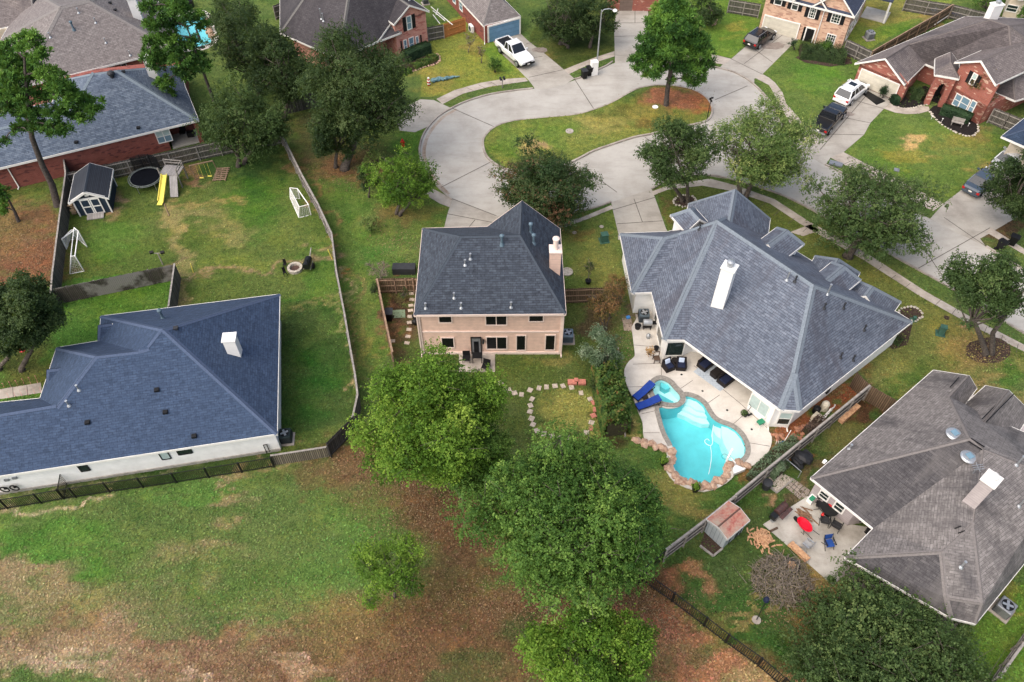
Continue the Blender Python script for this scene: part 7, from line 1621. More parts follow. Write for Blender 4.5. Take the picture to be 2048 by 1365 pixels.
ac((1135, 680), 'blue grey air conditioner right of the pink house', body=plain('ac_blue', (.16, .22, .28), .5))
ac((1286, 640), 'slate air conditioner between the pool house walls', body=plain('ac_slate', (.10, .13, .15), .5), rz=0)
ac((1737, 78), 'dark air conditioner with pale casing beside the tan brick house', body=plain('ac_grey', (.30, .31, .33), .5), rz=.25)
ac((2002, 1222), 'grey air conditioner beside the grey house in the bottom right corner', s=.95, body=GREYM, rz=.72)
ac((851, 8), 'small grey air conditioner behind the rose brick gable', s=.7, h=.7, body=GREYM, rz=.3)
# ================================================================ street things
p = G(1193, 137); t = G(1204, 20); tz = ZAT(1205, 20, p.y).z
lamp = thing('street_lamp', 'tall grey street lamp on the kerb beside the white box', 'street lamp', (p.x, p.y, 0))
m = M(); m.lathe((0, 0, 0), [(.14, 0), (.12, .4), (.09, .45), (.06, tz)], 10); m.b('pole', GALV, lamp)
m = M(); m.tube([(0, 0, tz - .3), (.25, 0, tz + .05), (.8, 0, tz + .12), (1.25, 0, tz)], [.045] * 4, 6); m.b('arm', GALV, lamp)
m = M(); m.lathe((1.45, 0, tz - .08), [(.05, -.12), (.2, -.1), (.26, 0), (.16, .12), (.03, .15)], 12); m.b('lamp_head', PAINT, lamp)
def bin_(px_, label, rz, col=BLACK, lid=DKGREY, grp='black wheeled bins'):
 p = G(*px_); root = thing('wheeled_bin', label, 'bin', (p.x, p.y, 0), rz, grp); m = M()
 m.idx([(-.22, -.25, .08), (.22, -.25, .08), (.22, .25, .08), (-.22, .25, .08), (-.3, -.34, 1.0), (.3, -.34, 1.0), (.3, .34, 1.0), (-.3, .34, 1.0)], [(3, 2, 1, 0), (4, 5, 6, 7), (0, 1, 5, 4), (1, 2, 6, 5), (2, 3, 7, 6), (3, 0, 4, 7)]); m.box((0, -.36, .9), (.2, .02, .14)); m.b('body', col, root)
 m = M(); m.box((0, 0, 1.03), (.66, .74, .06)); m.box((0, .4, 1.02), (.5, .06, .05)); m.b('lid', lid, root)
 for s_ in (-1, 1): m = M(); m.lathe((s_ * .26, .28, .12), [(.12, -.04), (.12, .04)], 12, 0, (1, 0, 0)); m.b('wheel', RUB, root)
 return root
bin_((1168, 157), 'black wheeled bin with grey lid at the kerb, left of the pair', .35)
bin_((1178, 151), 'black wheeled bin touching the tall white box at the kerb', .35, lid=BLACK)
bin_((780, 640), 'black wheeled bin on the green pad left of the pink house', 0, lid=DKGREY)
bin_((1998, 500), 'black bin lying low at the kerb near the right oak, left one', .6, lid=BLACK); bin_((2022, 490), 'black bin standing by the sidewalk above the right oak', .9, lid=BLACK)
p = G(1187, 149); m = M(); m.box((p.x, p.y, .8), (.75, .65, 1.6), .3); m.box((p.x, p.y, 1.62), (.78, .68, .05), .3); m.box((p.x - .05, p.y - .34, .95), (.02, .03, .5), .3); tag(m.build('fridge', PAINT), 'discarded white fridge standing at the kerb by the lamp post', 'fridge')
p = G(1005, 176); mb = thing('mailbox', 'pair of black mailboxes on a post in the verge strip', 'mailbox', (p.x, p.y, 0), .3)
m = M(); m.box((0, 0, .5), (.09, .09, 1.0)); m.box((0, 0, 1.0), (.6, .1, .06)); m.b('post', RAIL_W, mb)
for s_ in (-.2, .2): m = M(); m.box((s_, 0, 1.14), (.2, .45, .16)); m.tube([(s_, -.225, 1.2), (s_, .225, 1.2)], .1, 10); m.b('box', BLACKM, mb)
p = G(806, 292); m = M(); m.lathe(p, [(.2, 0), (.2, .06), (.14, .08), (.13, .55), (.18, .57), (.18, .62), (.12, .72), (.05, .82), (.05, .87)], 12); m.tube([p + Vector((-.26, 0, .42)), p + Vector((.26, 0, .42))], .07, 8); m.tube([p + Vector((0, 0, .42)), p + Vector((0, -.24, .42))], .09, 8); tag(m.build('fire_hydrant', plain('hydrant_red', (.55, .02, .015), .4)), 'red fire hydrant on the verge left of the cul de sac', 'hydrant')
p = G(1413, 242); m = M(); m.tube([p, p + Vector((0, 0, 2.9))], .04, 8); m.box(p + Vector((0, 0, 2.75)), (.5, .03, .2), .4); m.box(p + Vector((0, 0, 2.5)), (.03, .5, .2), .4); tag(m.build('sign_post', BLACKM), 'dark slim sign post at the right tip of the traffic island', 'sign post')
p = G(1310, 217); m = M(); m.lathe(p + Vector((0, 0, .12)), [(.3, 0), (.33, .08), (.27, .1), (.24, .04)], 16); tag(m.build('white_dish', PAINT), 'small white bowl lying in the pine needles on the island', 'bowl')
p = G(1139, 265); m = M(); m.lathe(p + Vector((0, 0, .12)), [(.42, 0), (.42, .06), (.28, .07), (.27, .03)], 18); tag(m.build('manhole', KERBM), 'round concrete manhole ring in the grass of the island', 'manhole')
p = G(1671, 330); m = M(); m.box((p.x, p.y, .12), (1.3, .7, .16), -.45); m.box((p.x, p.y, .21), (.5, .4, .03), -.45); tag(m.build('storm_drain', GREYM), 'grey storm inlet lid at the kerb below the black pickup', 'drain')
p = G(1793, 341); m = M(); m.box((p.x, p.y, .05), (.5, .5, .08), -.4); tag(m.build('water_meter_lid', GREYM), 'square meter lid in the front lawn of the red brick house', 'meter lid')
p = G(1893, 636); m = M(); m.box((p.x, p.y, .02), (.4, .4, .06), -.5); tag(m.build('ground_lid', MULCHB), 'small dark lid flush in the lawn right of the stone ring', 'meter lid')
def utility(px_, label, rz, s=(.6, .55, .75)):
 p = G(*px_); m = M(); m.box((p.x, p.y, s[2] / 2 + .05), s, rz); m.box((p.x, p.y, s[2] + .08), (s[0] + .06, s[1] + .06, .06), rz); m.box((p.x, p.y, .03), (s[0] + .3, s[1] + .3, .06), rz); return tag(m.build('utility_box', plain('utility_green', (.05, .12, .09), .5)), label, 'utility box')
utility((1208, 482), 'dark green utility box with white top on the lawn right of the pink house', .2); utility((1880, 668), 'dark green utility box on the lawn right of the pool house', -.3, (.45, .4, .8)); utility((1827, 641), 'small green cap beside the stone ring bed', 0, (.2, .2, .3))
p = G(1203, 470); m = M(); m.box((p.x, p.y + .05, .9), (.55, .5, .03), .2)
for q in ((1203, 454), (1149, 466)): p = G(*q); m = M(); m.lathe(p, [(.2, 0), (.2, .05), (.15, .06), (.14, .02)], 14); tag(m.build('valve_ring', KERBM), 'concrete valve ring in the lawn %s' % ('nearest the white house drive' if q[0] > 1180 else 'nearest the charcoal roof'), 'valve ring')
p = G(1130, 545); m = M(); m.lathe((p.x + .2, p.y, 0), [(.5, 0), (.5, .12), (.42, .13), (.4, .05)], 18); tag(m.build('round_bed', STONEW), 'half hidden round stone edged bed at the right wall of the pink house', 'edging')
p = G(1176, 567); m = M(); m.lathe(p, [(.18, 0), (.26, .35), (.28, .37), (.22, .35)], 14); tag(m.build('plant_pot', BLACK), 'black plant pot holding the sapling right of the pink house', 'pot')
# santa-like lawn figure is only a generic red and white lawn ornament
p = G(858, 171); fg = thing('lawn_ornament', 'small red and white striped figure ornament on the front lawn', 'ornament', (p.x, p.y, 0))
for i, (z, r_, mt) in enumerate(((0, .16, 'r'), (.16, .2, 'w'), (.32, .2, 'r'), (.48, .18, 'w'), (.64, .14, 'r'), (.8, .12, 'w'))):
 m = M(); m.lathe((0, 0, z), [(r_ * .9, 0), (r_, .08), (r_ * .9, .16)], 12); m.b('band', REDL if mt == 'r' else PAINT, fg)
p = G(890, 159); m = M(); rg = random.Random(4)
for i in range(16): q = Vector((p.x - 1.3 + 2.9 * i / 15, p.y - .35 + .75 * i / 15 + rg.uniform(-.15, .15) * (1 - i / 18), .15)); m.rock(q, .42 * (1 - i / 20) * rg.uniform(.8, 1.15), i, .55)
tag(m.build('deflated_inflatable', plain('teal_fabric', (.16, .27, .29), .6, .3, 3.5, c2=(.04, .10, .12)), smooth=False), 'deflated teal fabric inflatable lying on the front lawn', 'inflatable')
# H9 side trellis beams
m = M()
for a, b in (((862, 14), (905, 50)), ((866, 30), (880, 48)), ((876, 18), (872, 30)), ((866, 22), (890, 42))): m.beam(G(*a, 2.2), G(*b, 2.2), .07, .07)
tag(m.build('pergola_frame', TRIM), 'thin white timber frame between the two brick houses at the top', 'frame')
# bench in bed
p = G(1912, 252); bn = thing('garden_bench', 'small weathered bench in the black mulch bed', 'bench', (p.x, p.y, .03), -.45)
m = M(); m.box((0, 0, .42), (1.2, .4, .06)); m.b('seat', RAIL_W, bn); m = M(); m.box((0, .2, .65), (1.2, .05, .35), 0, 0, -.2); m.b('backrest', RAIL_W, bn)
for sx in (-.5, .5):
 for sy in (-.15, .15): m = M(); m.box((sx, sy, .2), (.06, .06, .4)); m.b('leg', RAIL_W, bn)
m = M(); rg = random.Random(8)
for k in range(4): p = G(1865 + 22 * k + rg.uniform(-5, 5), 236 + 7 * k + rg.uniform(-6, 3), .03); m = M(); m.tube([p, p + Vector((0, 0, .3))], .02, 5); m.lathe(p + Vector((0, 0, .3)), [(.03, 0), (.07, .04), (.07, .08), (.01, .12)], 8); tag(m.build('path_light', PAINT), '%s small white path light from the left in the black mulch bed' % ORD[k], 'path light', 'path lights in the mulch bed')
# ================================================================ left yard
# shed
sa, sb = G(160, 433), G(226, 424)      # front wall foot, left and right
def local(root_xy, ang_): pass
d = (sb - sa); Ls = d.length; d.normalize(); bk = Vector((-d.y, d.x, 0)); ctr = (sa + sb) / 2 + bk * 1.9
NAVY = plain('navy_paint', (.022, .036, .058), .6, .08)
shed = thing('garden_shed', 'navy blue garden shed with white trim and double doors', 'shed', (ctr.x, ctr.y, 0))
ft = [sa, sb, sb + bk * 3.9, sa + bk * 3.9]; m = M(); m.prism([(p.x, p.y) for p in ft], 0, 1.95); m.build('wall', NAVY, shed)
wz = 1.95; pz = 2.75; mid = (sa + sb) / 2
m = M()
for o_ in (0, 3.9): q = [Vector((*(sa + bk * o_)[:2], wz)), Vector((*(sb + bk * o_)[:2], wz)), Vector((*(mid + bk * o_)[:2], pz))]; m.face(q); m.face(q[::-1])
m.build('gable', NAVY, shed)
rr = Roof(); rr.wing(mid - bk * .25, mid + bk * 4.15, Ls / 2 + .28, wz - .12, pz + .08); rr.build(shed, boards('charcoal_shed_shingle', (.022, .027, .038), (.033, .040, .054), (.010, .012, .018), .14, False, 60, .8, .02), capmat('charcoal_caps', (0.055, 0.068, 0.088)), cap=.1)
m = M(); fo = -bk * .04
for s_ in (0.06, Ls - .06): q = sa + d * s_ + fo; m.box((q.x, q.y, wz / 2), (.12, .08, wz), ang(sa, sb))
m.beam(Vector((*(sa + fo)[:2], wz - .02)), Vector((*(sb + fo)[:2], wz - .02)), .1, .12)
for s_ in (sa, sb): m.beam(Vector((*(s_ + fo * 4)[:2], wz)), Vector((*(mid + fo * 4)[:2], pz)), .08, .14)
for q in (sb + bk * 3.9, sa + bk * 3.9): m.box((q.x, q.y, wz / 2), (.12, .12, wz), ang(sa, sb))
m.build('trim', TRIM, shed)
dw = Ls * .30
for sg in (-1, 1):
 c_ = mid + d * sg * dw / 2 * 1.0 + fo * 1.2; m = M(); m.box((c_.x, c_.y, 1.0), (dw - .03, .06, 1.75), ang(sa, sb)); dr = m.build('door', NAVY, shed); m = M()
 for x_ in (-dw / 2 + .08, dw / 2 - .08): q = c_ + d * x_; m.box((q.x, q.y, 1.0), (.11, .10, 1.75), ang(sa, sb))
 for z_ in (.18, 1.0, 1.82): m.box((c_.x, c_.y, z_), (dw - .26, .10, .11), ang(sa, sb))
 m.build('door_trim', TRIM, dr)
q = mid - bk * .42; m = M(); m.box((q.x, q.y, .12), (Ls * .5, .75, .1), ang(sa, sb), 0, .18); m.build('ramp', DECKW, shed)
m = M(); q = mid + fo * 2; m.box((q.x, q.y, 2.32), (.35, .06, .2), ang(sa, sb)); m.build('gable_vent', TRIM, shed)
# woodpile left of shed
m = M(); rg = random.Random(12)
for i in range(46):
 u = rg.random(); q = sa - d * (.35 + rg.random() * .15) + bk * (.2 + u * 1.6); z = .1 + rg.random() * 1.1; m.tube([q - d * .22 + Vector((0, 0, z)), q + d * .2 + Vector((0, 0, z))], rg.uniform(.05, .09), 6)
tag(m.build('firewood_stack', plain('split_wood', (.46, .33, .2), .9, .35, 4, c2=(.18, .11, .07))), 'stack of split firewood against the left wall of the blue shed', 'firewood')
# trampoline
p = G(296, 367); tp = thing('trampoline', 'round black trampoline with tall net poles behind the shed', 'trampoline', (p.x, p.y, 0))
rt = 1.62; hh = .75
m = M(); m.lathe((0, 0, hh), [(rt * .86, 0), (rt * .86, .02)], 36); m.b('mat', plain('trampoline_mat', (.006, .007, .010), .9, spec=.03), tp)
m = M(); pts = [(rt * math.cos(t_), rt * math.sin(t_), hh + .01) for t_ in [i * math.pi / 18 for i in range(37)]]; m.tube(pts, .035, 6); pts = [(rt * .89 * math.cos(t_), rt * .89 * math.sin(t_), hh + .02) for t_ in [i * math.pi / 18 for i in range(37)]]; m.tube(pts, .045, 6); m.b('rim', plain('dull_rim', (.16, .18, .17), .6), tp)
m = M()
for i in range(36): t_ = i * math.pi / 18; m.beam((rt * .9 * math.cos(t_), rt * .9 * math.sin(t_), hh + .015), (rt * math.cos(t_), rt * math.sin(t_), hh + .015), .03, .015)
m.b('springs', DKGREY, tp)
for i in range(6): t_ = i * math.pi / 3 + .3; m = M(); m.tube([(rt * math.cos(t_), rt * math.sin(t_), 0), (rt * math.cos(t_), rt * math.sin(t_), hh)], .03, 6); m.b('leg', GALV, tp)
for t_ in (2.45, 1.95, 1.4, .75, -1.6): x_, y_ = rt * math.cos(t_), rt * math.sin(t_); hp = 2.3 if t_ > 0 else .9; m = M(); m.tube([(x_, y_, hh), (x_, y_, hp)], .035, 6); m.b('net_pole', BLACK, tp)
m = M(); bm_pts = [(rt * math.cos(t_), rt * math.sin(t_)) for t_ in [.6 + i * .15 for i in range(14)]]
for (x_, y_), (x2, y2) in zip(bm_pts[:-1], bm_pts[1:]):
 for k in range(3): f = k / 3; m.beam((x_ + (x2 - x_) * f, y_ + (y2 - y_) * f, hh), (x_ + (x2 - x_) * f, y_ + (y2 - y_) * f, 2.2), .02, .02)
 for k in range(22): z = hh + .05 + 1.45 * k / 21; m.beam((x_, y_, z), (x2, y2, z), .024, .024)
m.b('net', BLACK, tp)
# play set
p = G(345, 378); ps = thing('play_set', 'weathered wooden play deck with yellow slide and ramp', 'play set', (p.x, p.y, 0), -.12)
DKP = DECKW
m = M(); m.box((0, 1.0, 1.45), (1.9, 1.5, .08)); m.b('deck', DKP, ps)
for x_ in (-.9, .9):
 for y_ in (.3, 1.7): m = M(); m.box((x_, y_, 1.1), (.1, .1, 2.2)); m.b('post', RAIL_W, ps)
m = M()
for z_ in (1.85, 2.15): m.beam((-.9, 1.7, z_), (.9, 1.7, z_), .05, .1); m.beam((.9, .3, z_), (.9, 1.7, z_), .05, .1)
m.b('rail', RAIL_W, ps)
YEL = plain('yellow_plastic', (.78, .66, .12), .35, .04)
m = M(); a, b = Vector((-.42, .25, 1.45)), Vector((-.2, -2.2, .2)); m.beam(a, b, .5, .05); m.beam(b, b + Vector((.03, -.45, -.04)), .5, .05)
for s_ in (-.27, .27): m.beam(a + Vector((s_, 0, .1)), b + Vector((s_, 0, .08)), .06, .18)
m.b('slide', YEL, ps)
m = M(); m.beam((.45, .25, 1.42), (.75, -1.3, .12), .75, .06); m.b('ramp', DKP, ps)
m = M()
for k in range(5): m.beam((.1 + .06 * k, .1 - .3 * k, 1.25 - .25 * k), (.85 + .06 * k, .1 - .3 * k, 1.27 - .25 * k), .04, .04)
m.b('climbing_cleats', RAIL_W, ps)
p = G(338, 425); m = M(); m.tube([G(322, 392, 0.0) + Vector((0, 0, 0.05)), G(338, 432, .05)], .04, 6); tag(m.build('fallen_pole', RAIL_B), 'thin pole lying on the grass left of the yellow slide', 'pole')
a, b = G(378, 332, 2.1), G(425, 322, 2.1); sw = thing('swing_set', 'faint timber swing beam with yellow swings right of the play deck', 'swing set', ((a.x + b.x) / 2, (a.y + b.y) / 2, 0)); m = M(); m.beam(a, b, .08, .09)
for q in (a, b): m.beam(q, (q.x, q.y + .5, 0), .06, .06)
m.build('beam', RAIL_B, sw)
for t_ in (.25, .6): q = a.lerp(b, t_); m = M(); m.tube([q, (q.x, q.y, .5)], .007, 5); m.tube([q + Vector((.35, 0, 0)), (q.x + .35, q.y, .5)], .011, 5); m.box((q.x + .17, q.y, .5), (.4, .12, .03)); m.build('swing', YEL, sw)
m = M(); c_ = G(443, 350)
for k in range(7): m.box((c_.x, c_.y - .9 + .3 * k, .12), (1.3, .13, .04), .1)
for s_ in (-.5, 0, .5): m.box((c_.x + s_, c_.y, .06), (.08, 2.0, .08), .1)
tag(m.build('wood_pallet', RAIL_B), 'brown slatted pallet lying beside the grey green oak', 'pallet')
# goals
def goal(label, corners, h, top_in, net=True, grp='white football goals'):
 fl_, fr2, br_, bl_ = [G(*c) for c in corners]; c_ = (fl_ + fr2 + br_ + bl_) / 4; root = thing('football_goal', label, 'goal', (c_.x, c_.y, 0), 0, grp)
 up = Vector((0, 0, h)); ta, tb = fl_ + up, fr2 + up; tba, tbb = ta.lerp(bl_ + up, top_in), tb.lerp(br_ + up, top_in); m = M()
 for a, b in ((fl_, ta), (fr2, tb), (ta, tb)): m.tube([a, b], .05, 8)
 m.build('goal_mouth', PAINT, root)
 m = M()
 for a, b in ((ta, tba), (tb, tbb), (tba, bl_), (tbb, br_), (bl_, br_), (fl_, bl_), (fr2, br_), (tba, tbb)): m.tube([a, b], .035, 6)
 m.build('rear_frame', PAINT, root); m = M()
 def quadnet(a, b, c, d_, nu, nv):
  for i in range(nu + 1): t_ = i / nu; m.tube([a.lerp(b, t_), d_.lerp(c, t_)], .008, 3, cap=False)
  for j in range(nv + 1): t_ = j / nv; m.tube([a.lerp(d_, t_), b.lerp(c, t_)], .008, 3, cap=False)
 quadnet(tba, tbb, br_, bl_, 22, 12); quadnet(fl_, bl_, tba, ta, 6, 10); quadnet(fr2, br_, tbb, tb, 6, 10); m.build('net', PAINT, root); return root
goal('white football goal near the curving fence, with slanted net', [(600, 398), (622, 430), (598, 436), (580, 396)], 1.25, .75)
goal('tall white football goal near the left fence of the left yard', [(174, 494), (168, 543), (140, 548), (146, 470)], 1.9, .3)
goal('small white goal frame leaning at the left fence behind the tall goal', [(160, 478), (134, 496), (133, 499), (140, 480)], 1.1, .4)
# fire pit, chairs, smoker
p = G(590.5, 539); m = M()
for k in range(15): t_ = 2 * math.pi * k / 15; m.box((p.x + .55 * math.cos(t_), p.y + .55 * math.sin(t_), .14), (.24, .22, .28), t_ + math.pi / 2)
fp = thing('fire_pit', 'round stone fire pit ring in the left yard', 'fire pit', (p.x, p.y, 0)); m.build('stone_ring', STONEW, fp); m = M(); m.lathe((p.x, p.y, .02), [(.42, 0), (.42, .04)], 20); m.build('ash', plain('ash', (.10, .06, .05), 1, .3, 8), fp)
def dark_chair(px_, label, s=.42, rz=0):
 p = G(*px_); root = thing('garden_chair', label, 'chair', (p.x, p.y, 0), rz); m = M(); m.box((0, 0, .38), (s, s, .05)); m.b('seat', BLACK, root); m = M(); m.box((0, s / 2, .62), (s, .05, .45), 0, 0, -.15); m.b('backrest', BLACK, root)
 for sx in (-1, 1):
  for sy in (-1, 1): m = M(); m.beam((sx * s * .45, sy * s * .45, .38), (sx * s * .5, sy * s * .5, 0), .035, .035); m.b('leg', BLACK, root)
 return root
dark_chair((571, 535), 'small black stool chair left of the fire pit, upper one', .26); dark_chair((571, 551), 'small black stool chair left of the fire pit, lower one', .26, .5)
p = G(618, 538); sm = thing('barrel_smoker', 'black barrel smoker on a trailer with long tow bar, right of the fire pit', 'smoker', (p.x, p.y, 0), -.05)
m = M(); m.tube([(0, -.55, .75), (0, .55, .75)], .32, 14); m.b('barrel', BLACKM, sm); m = M(); m.tube([(.22, -.45, .9), (.22, -.45, 1.6)], .05, 8); m.b('flue', BLACKM, sm)
m = M(); m.beam((0, .5, .4), (-.25, 2.3, .35), .09, .09); m.beam((-.3, -.5, .4), (-.3, .6, .4), .06, .06); m.beam((.3, -.5, .4), (.3, .6, .4), .06, .06); m.b('tow_bar', RAIL_W, sm)
for s_ in (-.42, .42): m = M(); m.lathe((s_, .1, .28), [(.28, -.06), (.28, .06)], 16, 0, (1, 0, 0)); m.b('wheel', RUB, sm)
def rod(a, b, z, r_, mt, name, label, cat='stake'): m = M(); m.tube([G(*a), ZAT(b[0], b[1], G(*a).y) if z is None else G(*b, z)], r_, 6); return tag(m.build(name, mt), label, cat)
rod((387, 546), (381, 528), None, .035, YEL, 'yellow_stake', 'yellow stake in the lawn right of the black stained fence')
rod((664, 518), (656, 500), None, .04, YEL, 'yellow_stake', 'yellow stake leaning on the curving fence, left one'); rod((668, 516), (666, 498), None, .04, YEL, 'yellow_stake', 'yellow stake leaning on the curving fence, right one')
p = G(326, 530); fl = thing('flood_light_post', 'post with two black flood lights beside the stained fence', 'light post', (p.x, p.y, 0)); hz = ZAT(318, 507, p.y).z
m = M(); m.box((0, 0, hz / 2), (.09, .09, hz)); m.beam((-.5, 0, hz), (.45, 0, hz), .05, .05); m.b('post', RAIL_W, fl)
for s_ in (-.5, .45): m = M(); m.box((s_, 0, hz + .1), (.32, .2, .28), .3, 0, .4); m.b('flood_light', BLACK, fl)
p = G(45, 701); m = M(); m.lathe((p.x, p.y, 0), [(.22, 0), (.26, .03), (.05, .12)], 12); tag(m.build('red_disc', REDL), 'small red disc toy on the grass under the left dark oak', 'toy')
rg = random.Random(5)
for k in range(6):
 x_ = 8 + k * 13.0; p0 = G(x_, 775 + k * -3); m = M(); m.tube([p0, p0 + Vector((.1, 0, .45))], .015, 5); m.tube([p0, G(x_ + 10, 797 - 2 * k, .02)], .014, 5); m.lathe(p0 + Vector((.1, 0, .45)), [(.03, 0), (.05, .05), (.01, .1)], 6); tag(m.build('path_stake', plain('red_white', (.6, .25, .22), .5)), '%s red and white stake from the left edge along the front walk' % ORD[k], 'stake', 'stakes along the left front walk')
# hose and corner bits of house 2
p = G(556, 846); m = M(); m.tube([(p.x + .18 * math.cos(t_), p.y + .3 * math.sin(t_), .1 + .02 * i) for i, t_ in enumerate([k * .6 for k in range(32)])], .03, 5); tag(m.build('garden_hose', plain('teal_hose', (.02, .28, .25), .5)), 'coiled teal garden hose by the corner of the blue roofed house', 'hose')
for q in ((92, 968), ): p = G(*q); m = M(); m.box((p.x, p.y, .3), (.5, .35, .5), .1); m.tube([p + Vector((.3, .2, .2)), p + Vector((.3, .2, .9))], .03, 6); tag(m.build('gas_meter', GALV), 'grey gas meter against the long white wall', 'meter')
# ================================================================ pool side furniture
BLUEF = plain('royal_blue_cushion', (.012, .045, .26), .7, .1); WICK = plain('dark_wicker', (.022, .018, .018), .7, .2, 20, bump=.4); NAVYF = plain('navy_cushion', (.014, .020, .050), .75, .1); PALEB = plain('pale_blue_pillow', (.50, .58, .72), .8, .05)
def lounger(head, foot_, label):
 a, b = G(*head, .1), G(*foot_, .1); c_ = (a + b) / 2; rz = math.atan2(b.y - a.y, b.x - a.x); L = 1.95; root = thing('sun_lounger', label, 'sun lounger', (c_.x, c_.y, .1), rz, 'blue sun loungers by the spa')
 m = M();
 for s_ in (-.3, .3): m.beam((-L / 2, s_, .3), (L / 2, s_, .3), .04, .05)
 for x_ in (-L / 2 + .02, -.2, .4, L / 2 - .02): m.beam((x_, -.3, .3), (x_, .3, .3), .04, .04)
 m.b('frame', WICK, root)
 for x_ in (-.8, .75):
  for s_ in (-.3, .3): m = M(); m.beam((x_, s_, .3), (x_ + (.08 if x_ > 0 else -.08), s_, 0), .04, .04); m.b('leg', WICK, root)
 prof = [(-L / 2, .34), (-.3, .36), (-.05, .38), (.45, .50), (L / 2, .62)]; m = M()
 secs = [[(x, -.31, z), (x, .31, z), (x, .31, z + .09), (x, -.31, z + .09)] for x, z in prof]; loft(m, secs); o = m.b('cushion', BLUEF, root); bv = o.modifiers.new('bevel', 'BEVEL'); bv.width = .025; bv.segments = 2
 return root
lounger((1271, 801), (1301, 777), 'royal blue sun lounger nearest the house beside the round spa'); lounger((1275, 819), (1315, 806), 'royal blue sun lounger nearer the lawn beside the round spa')
p = G(1289.5, 801, .1); m = M(); m.box((p.x, p.y, .5), (.42, .42, .04), .2)
for sx in (-.16, .16):
 for sy in (-.16, .16): m.box((p.x + sx, p.y + sy, .3), (.03, .03, .4))
tag(m.build('side_table', WICK), 'small dark side table between the two blue loungers', 'table')
def armchair(px_, rz, label):
 p = G(*px_, .1); root = thing('wicker_armchair', label, 'chair', (p.x, p.y, .1), rz, 'wicker armchairs by the wall')
 m = M(); m.box((0, 0, .18), (.78, .78, .36)); m.b('base', WICK, root); m = M(); m.box((0, .36, .58), (.78, .1, .5), 0, 0, -.15); m.b('backrest', WICK, root)
 for s_ in (-.37, .37): m = M(); m.box((s_, 0, .45), (.09, .78, .3)); m.b('armrest', WICK, root)
 m = M(); m.box((0, -.02, .42), (.62, .66, .13)); o = m.b('seat_cushion', NAVYF, root); bv = o.modifiers.new('bevel', 'BEVEL'); bv.width = .04; bv.segments = 2
 m = M(); m.box((0, .22, .66), (.44, .13, .4), 0, 0, -.35); o = m.b('pillow', PALEB, root); bv = o.modifiers.new('bevel', 'BEVEL'); bv.width = .05; bv.segments = 2; return root
armchair((1336, 737), .45, 'dark wicker armchair with pale blue pillow, left of the tiny round table'); armchair((1361, 735), -.1, 'dark wicker armchair with pale blue pillow, right of the tiny round table')
p = G(1348, 727, .1); m = M(); m.lathe(p, [(.2, 0), (.05, .05), (.05, .4), (.26, .42), (.26, .46)], 14); tag(m.build('round_table', WICK), 'tiny dark round table between the wicker armchairs', 'table')
p = G(1312, 723, .1); fc = thing('wooden_chair', 'brown wooden chair frame by the white wall of the pool house', 'chair', (p.x, p.y, .1), .1); BRW = plain('brown_wood', (.10, .065, .045), .7)
m = M(); m.box((0, 0, .42), (.5, .5, .04)); m.b('seat', BRW, fc); m = M(); m.box((0, .24, .9), (.5, .04, .1)); m.box((-.23, .24, .65), (.05, .05, .5)); m.box((.23, .24, .65), (.05, .05, .5)); m.b('backrest', BRW, fc)
for sx in (-.22, .22):
 for sy in (-.22, .22): m = M(); m.box((sx, sy, .21), (.045, .045, .42)); m.b('leg', BRW, fc)
# rug and sofas
rugm, ntg, bs = _nt('blue_patterned_rug'); t_ = ntg.nodes.new('ShaderNodeTexVoronoi'); t_.inputs['Scale'].default_value = 5.0; t_.distance = 'CHEBYCHEV'; t_.inputs['Randomness'].default_value = 0.1; ntg.links.new(geo_pos(ntg), t_.inputs['Vector']); ntg.links.new(ramp(ntg, t_.outputs['Distance'], [(.30, (.09, .15, .22)), (.36, (.42, .47, .52)), (.46, (.42, .47, .52)), (.52, (.09, .15, .22))]), bs.inputs['Base Color']); bs.inputs['Roughness'].default_value = .95
rg_px = Z4([(765, 180), (960, 20), (1200, 170), (985, 340)]); m = M(); m.prism(GP(rg_px, .1), .1, .125); tag(m.build('rug', rugm), 'blue and white patterned rug under the covered patio', 'rug')
def sofa(pa, pb, label, w=.85):
 a, b = G(*Z4([pa])[0], .12), G(*Z4([pb])[0], .12); c_ = (a + b) / 2; L = (b - a).length; rz = math.atan2(b.y - a.y, b.x - a.x); root = thing('patio_sofa', label, 'sofa', (c_.x, c_.y, .125), rz)
 m = M(); m.box((0, 0, .2), (L, w, .4)); m.b('base', WICK, root); m = M(); m.box((0, w / 2 - .08, .55), (L, .14, .4)); m.b('backrest', WICK, root)
 for k in range(2): m = M(); m.box((-L / 4 + k * L / 2, -.06, .46), (L / 2 - .04, w - .2, .14)); o = m.b('cushion', NAVYF, root); bv = o.modifiers.new('bevel', 'BEVEL'); bv.width = .04; bv.segments = 2
 return root
sofa((822, 160), (990, 30), 'navy cushioned patio sofa at the upper end of the patterned rug'); sofa((985, 290), (1140, 170), 'navy cushioned patio sofa at the lower end of the patterned rug')
p = G(*Z4([(940, 215)])[0], .12); m = M(); m.box((p.x + .2, p.y + .2, .33), (1.1, .6, .4), .7); m.box((p.x + .2, p.y + .2, .55), (1.16, .66, .04), .7); tag(m.build('coffee_table', WICK), 'black coffee table between the two patio sofas', 'table')
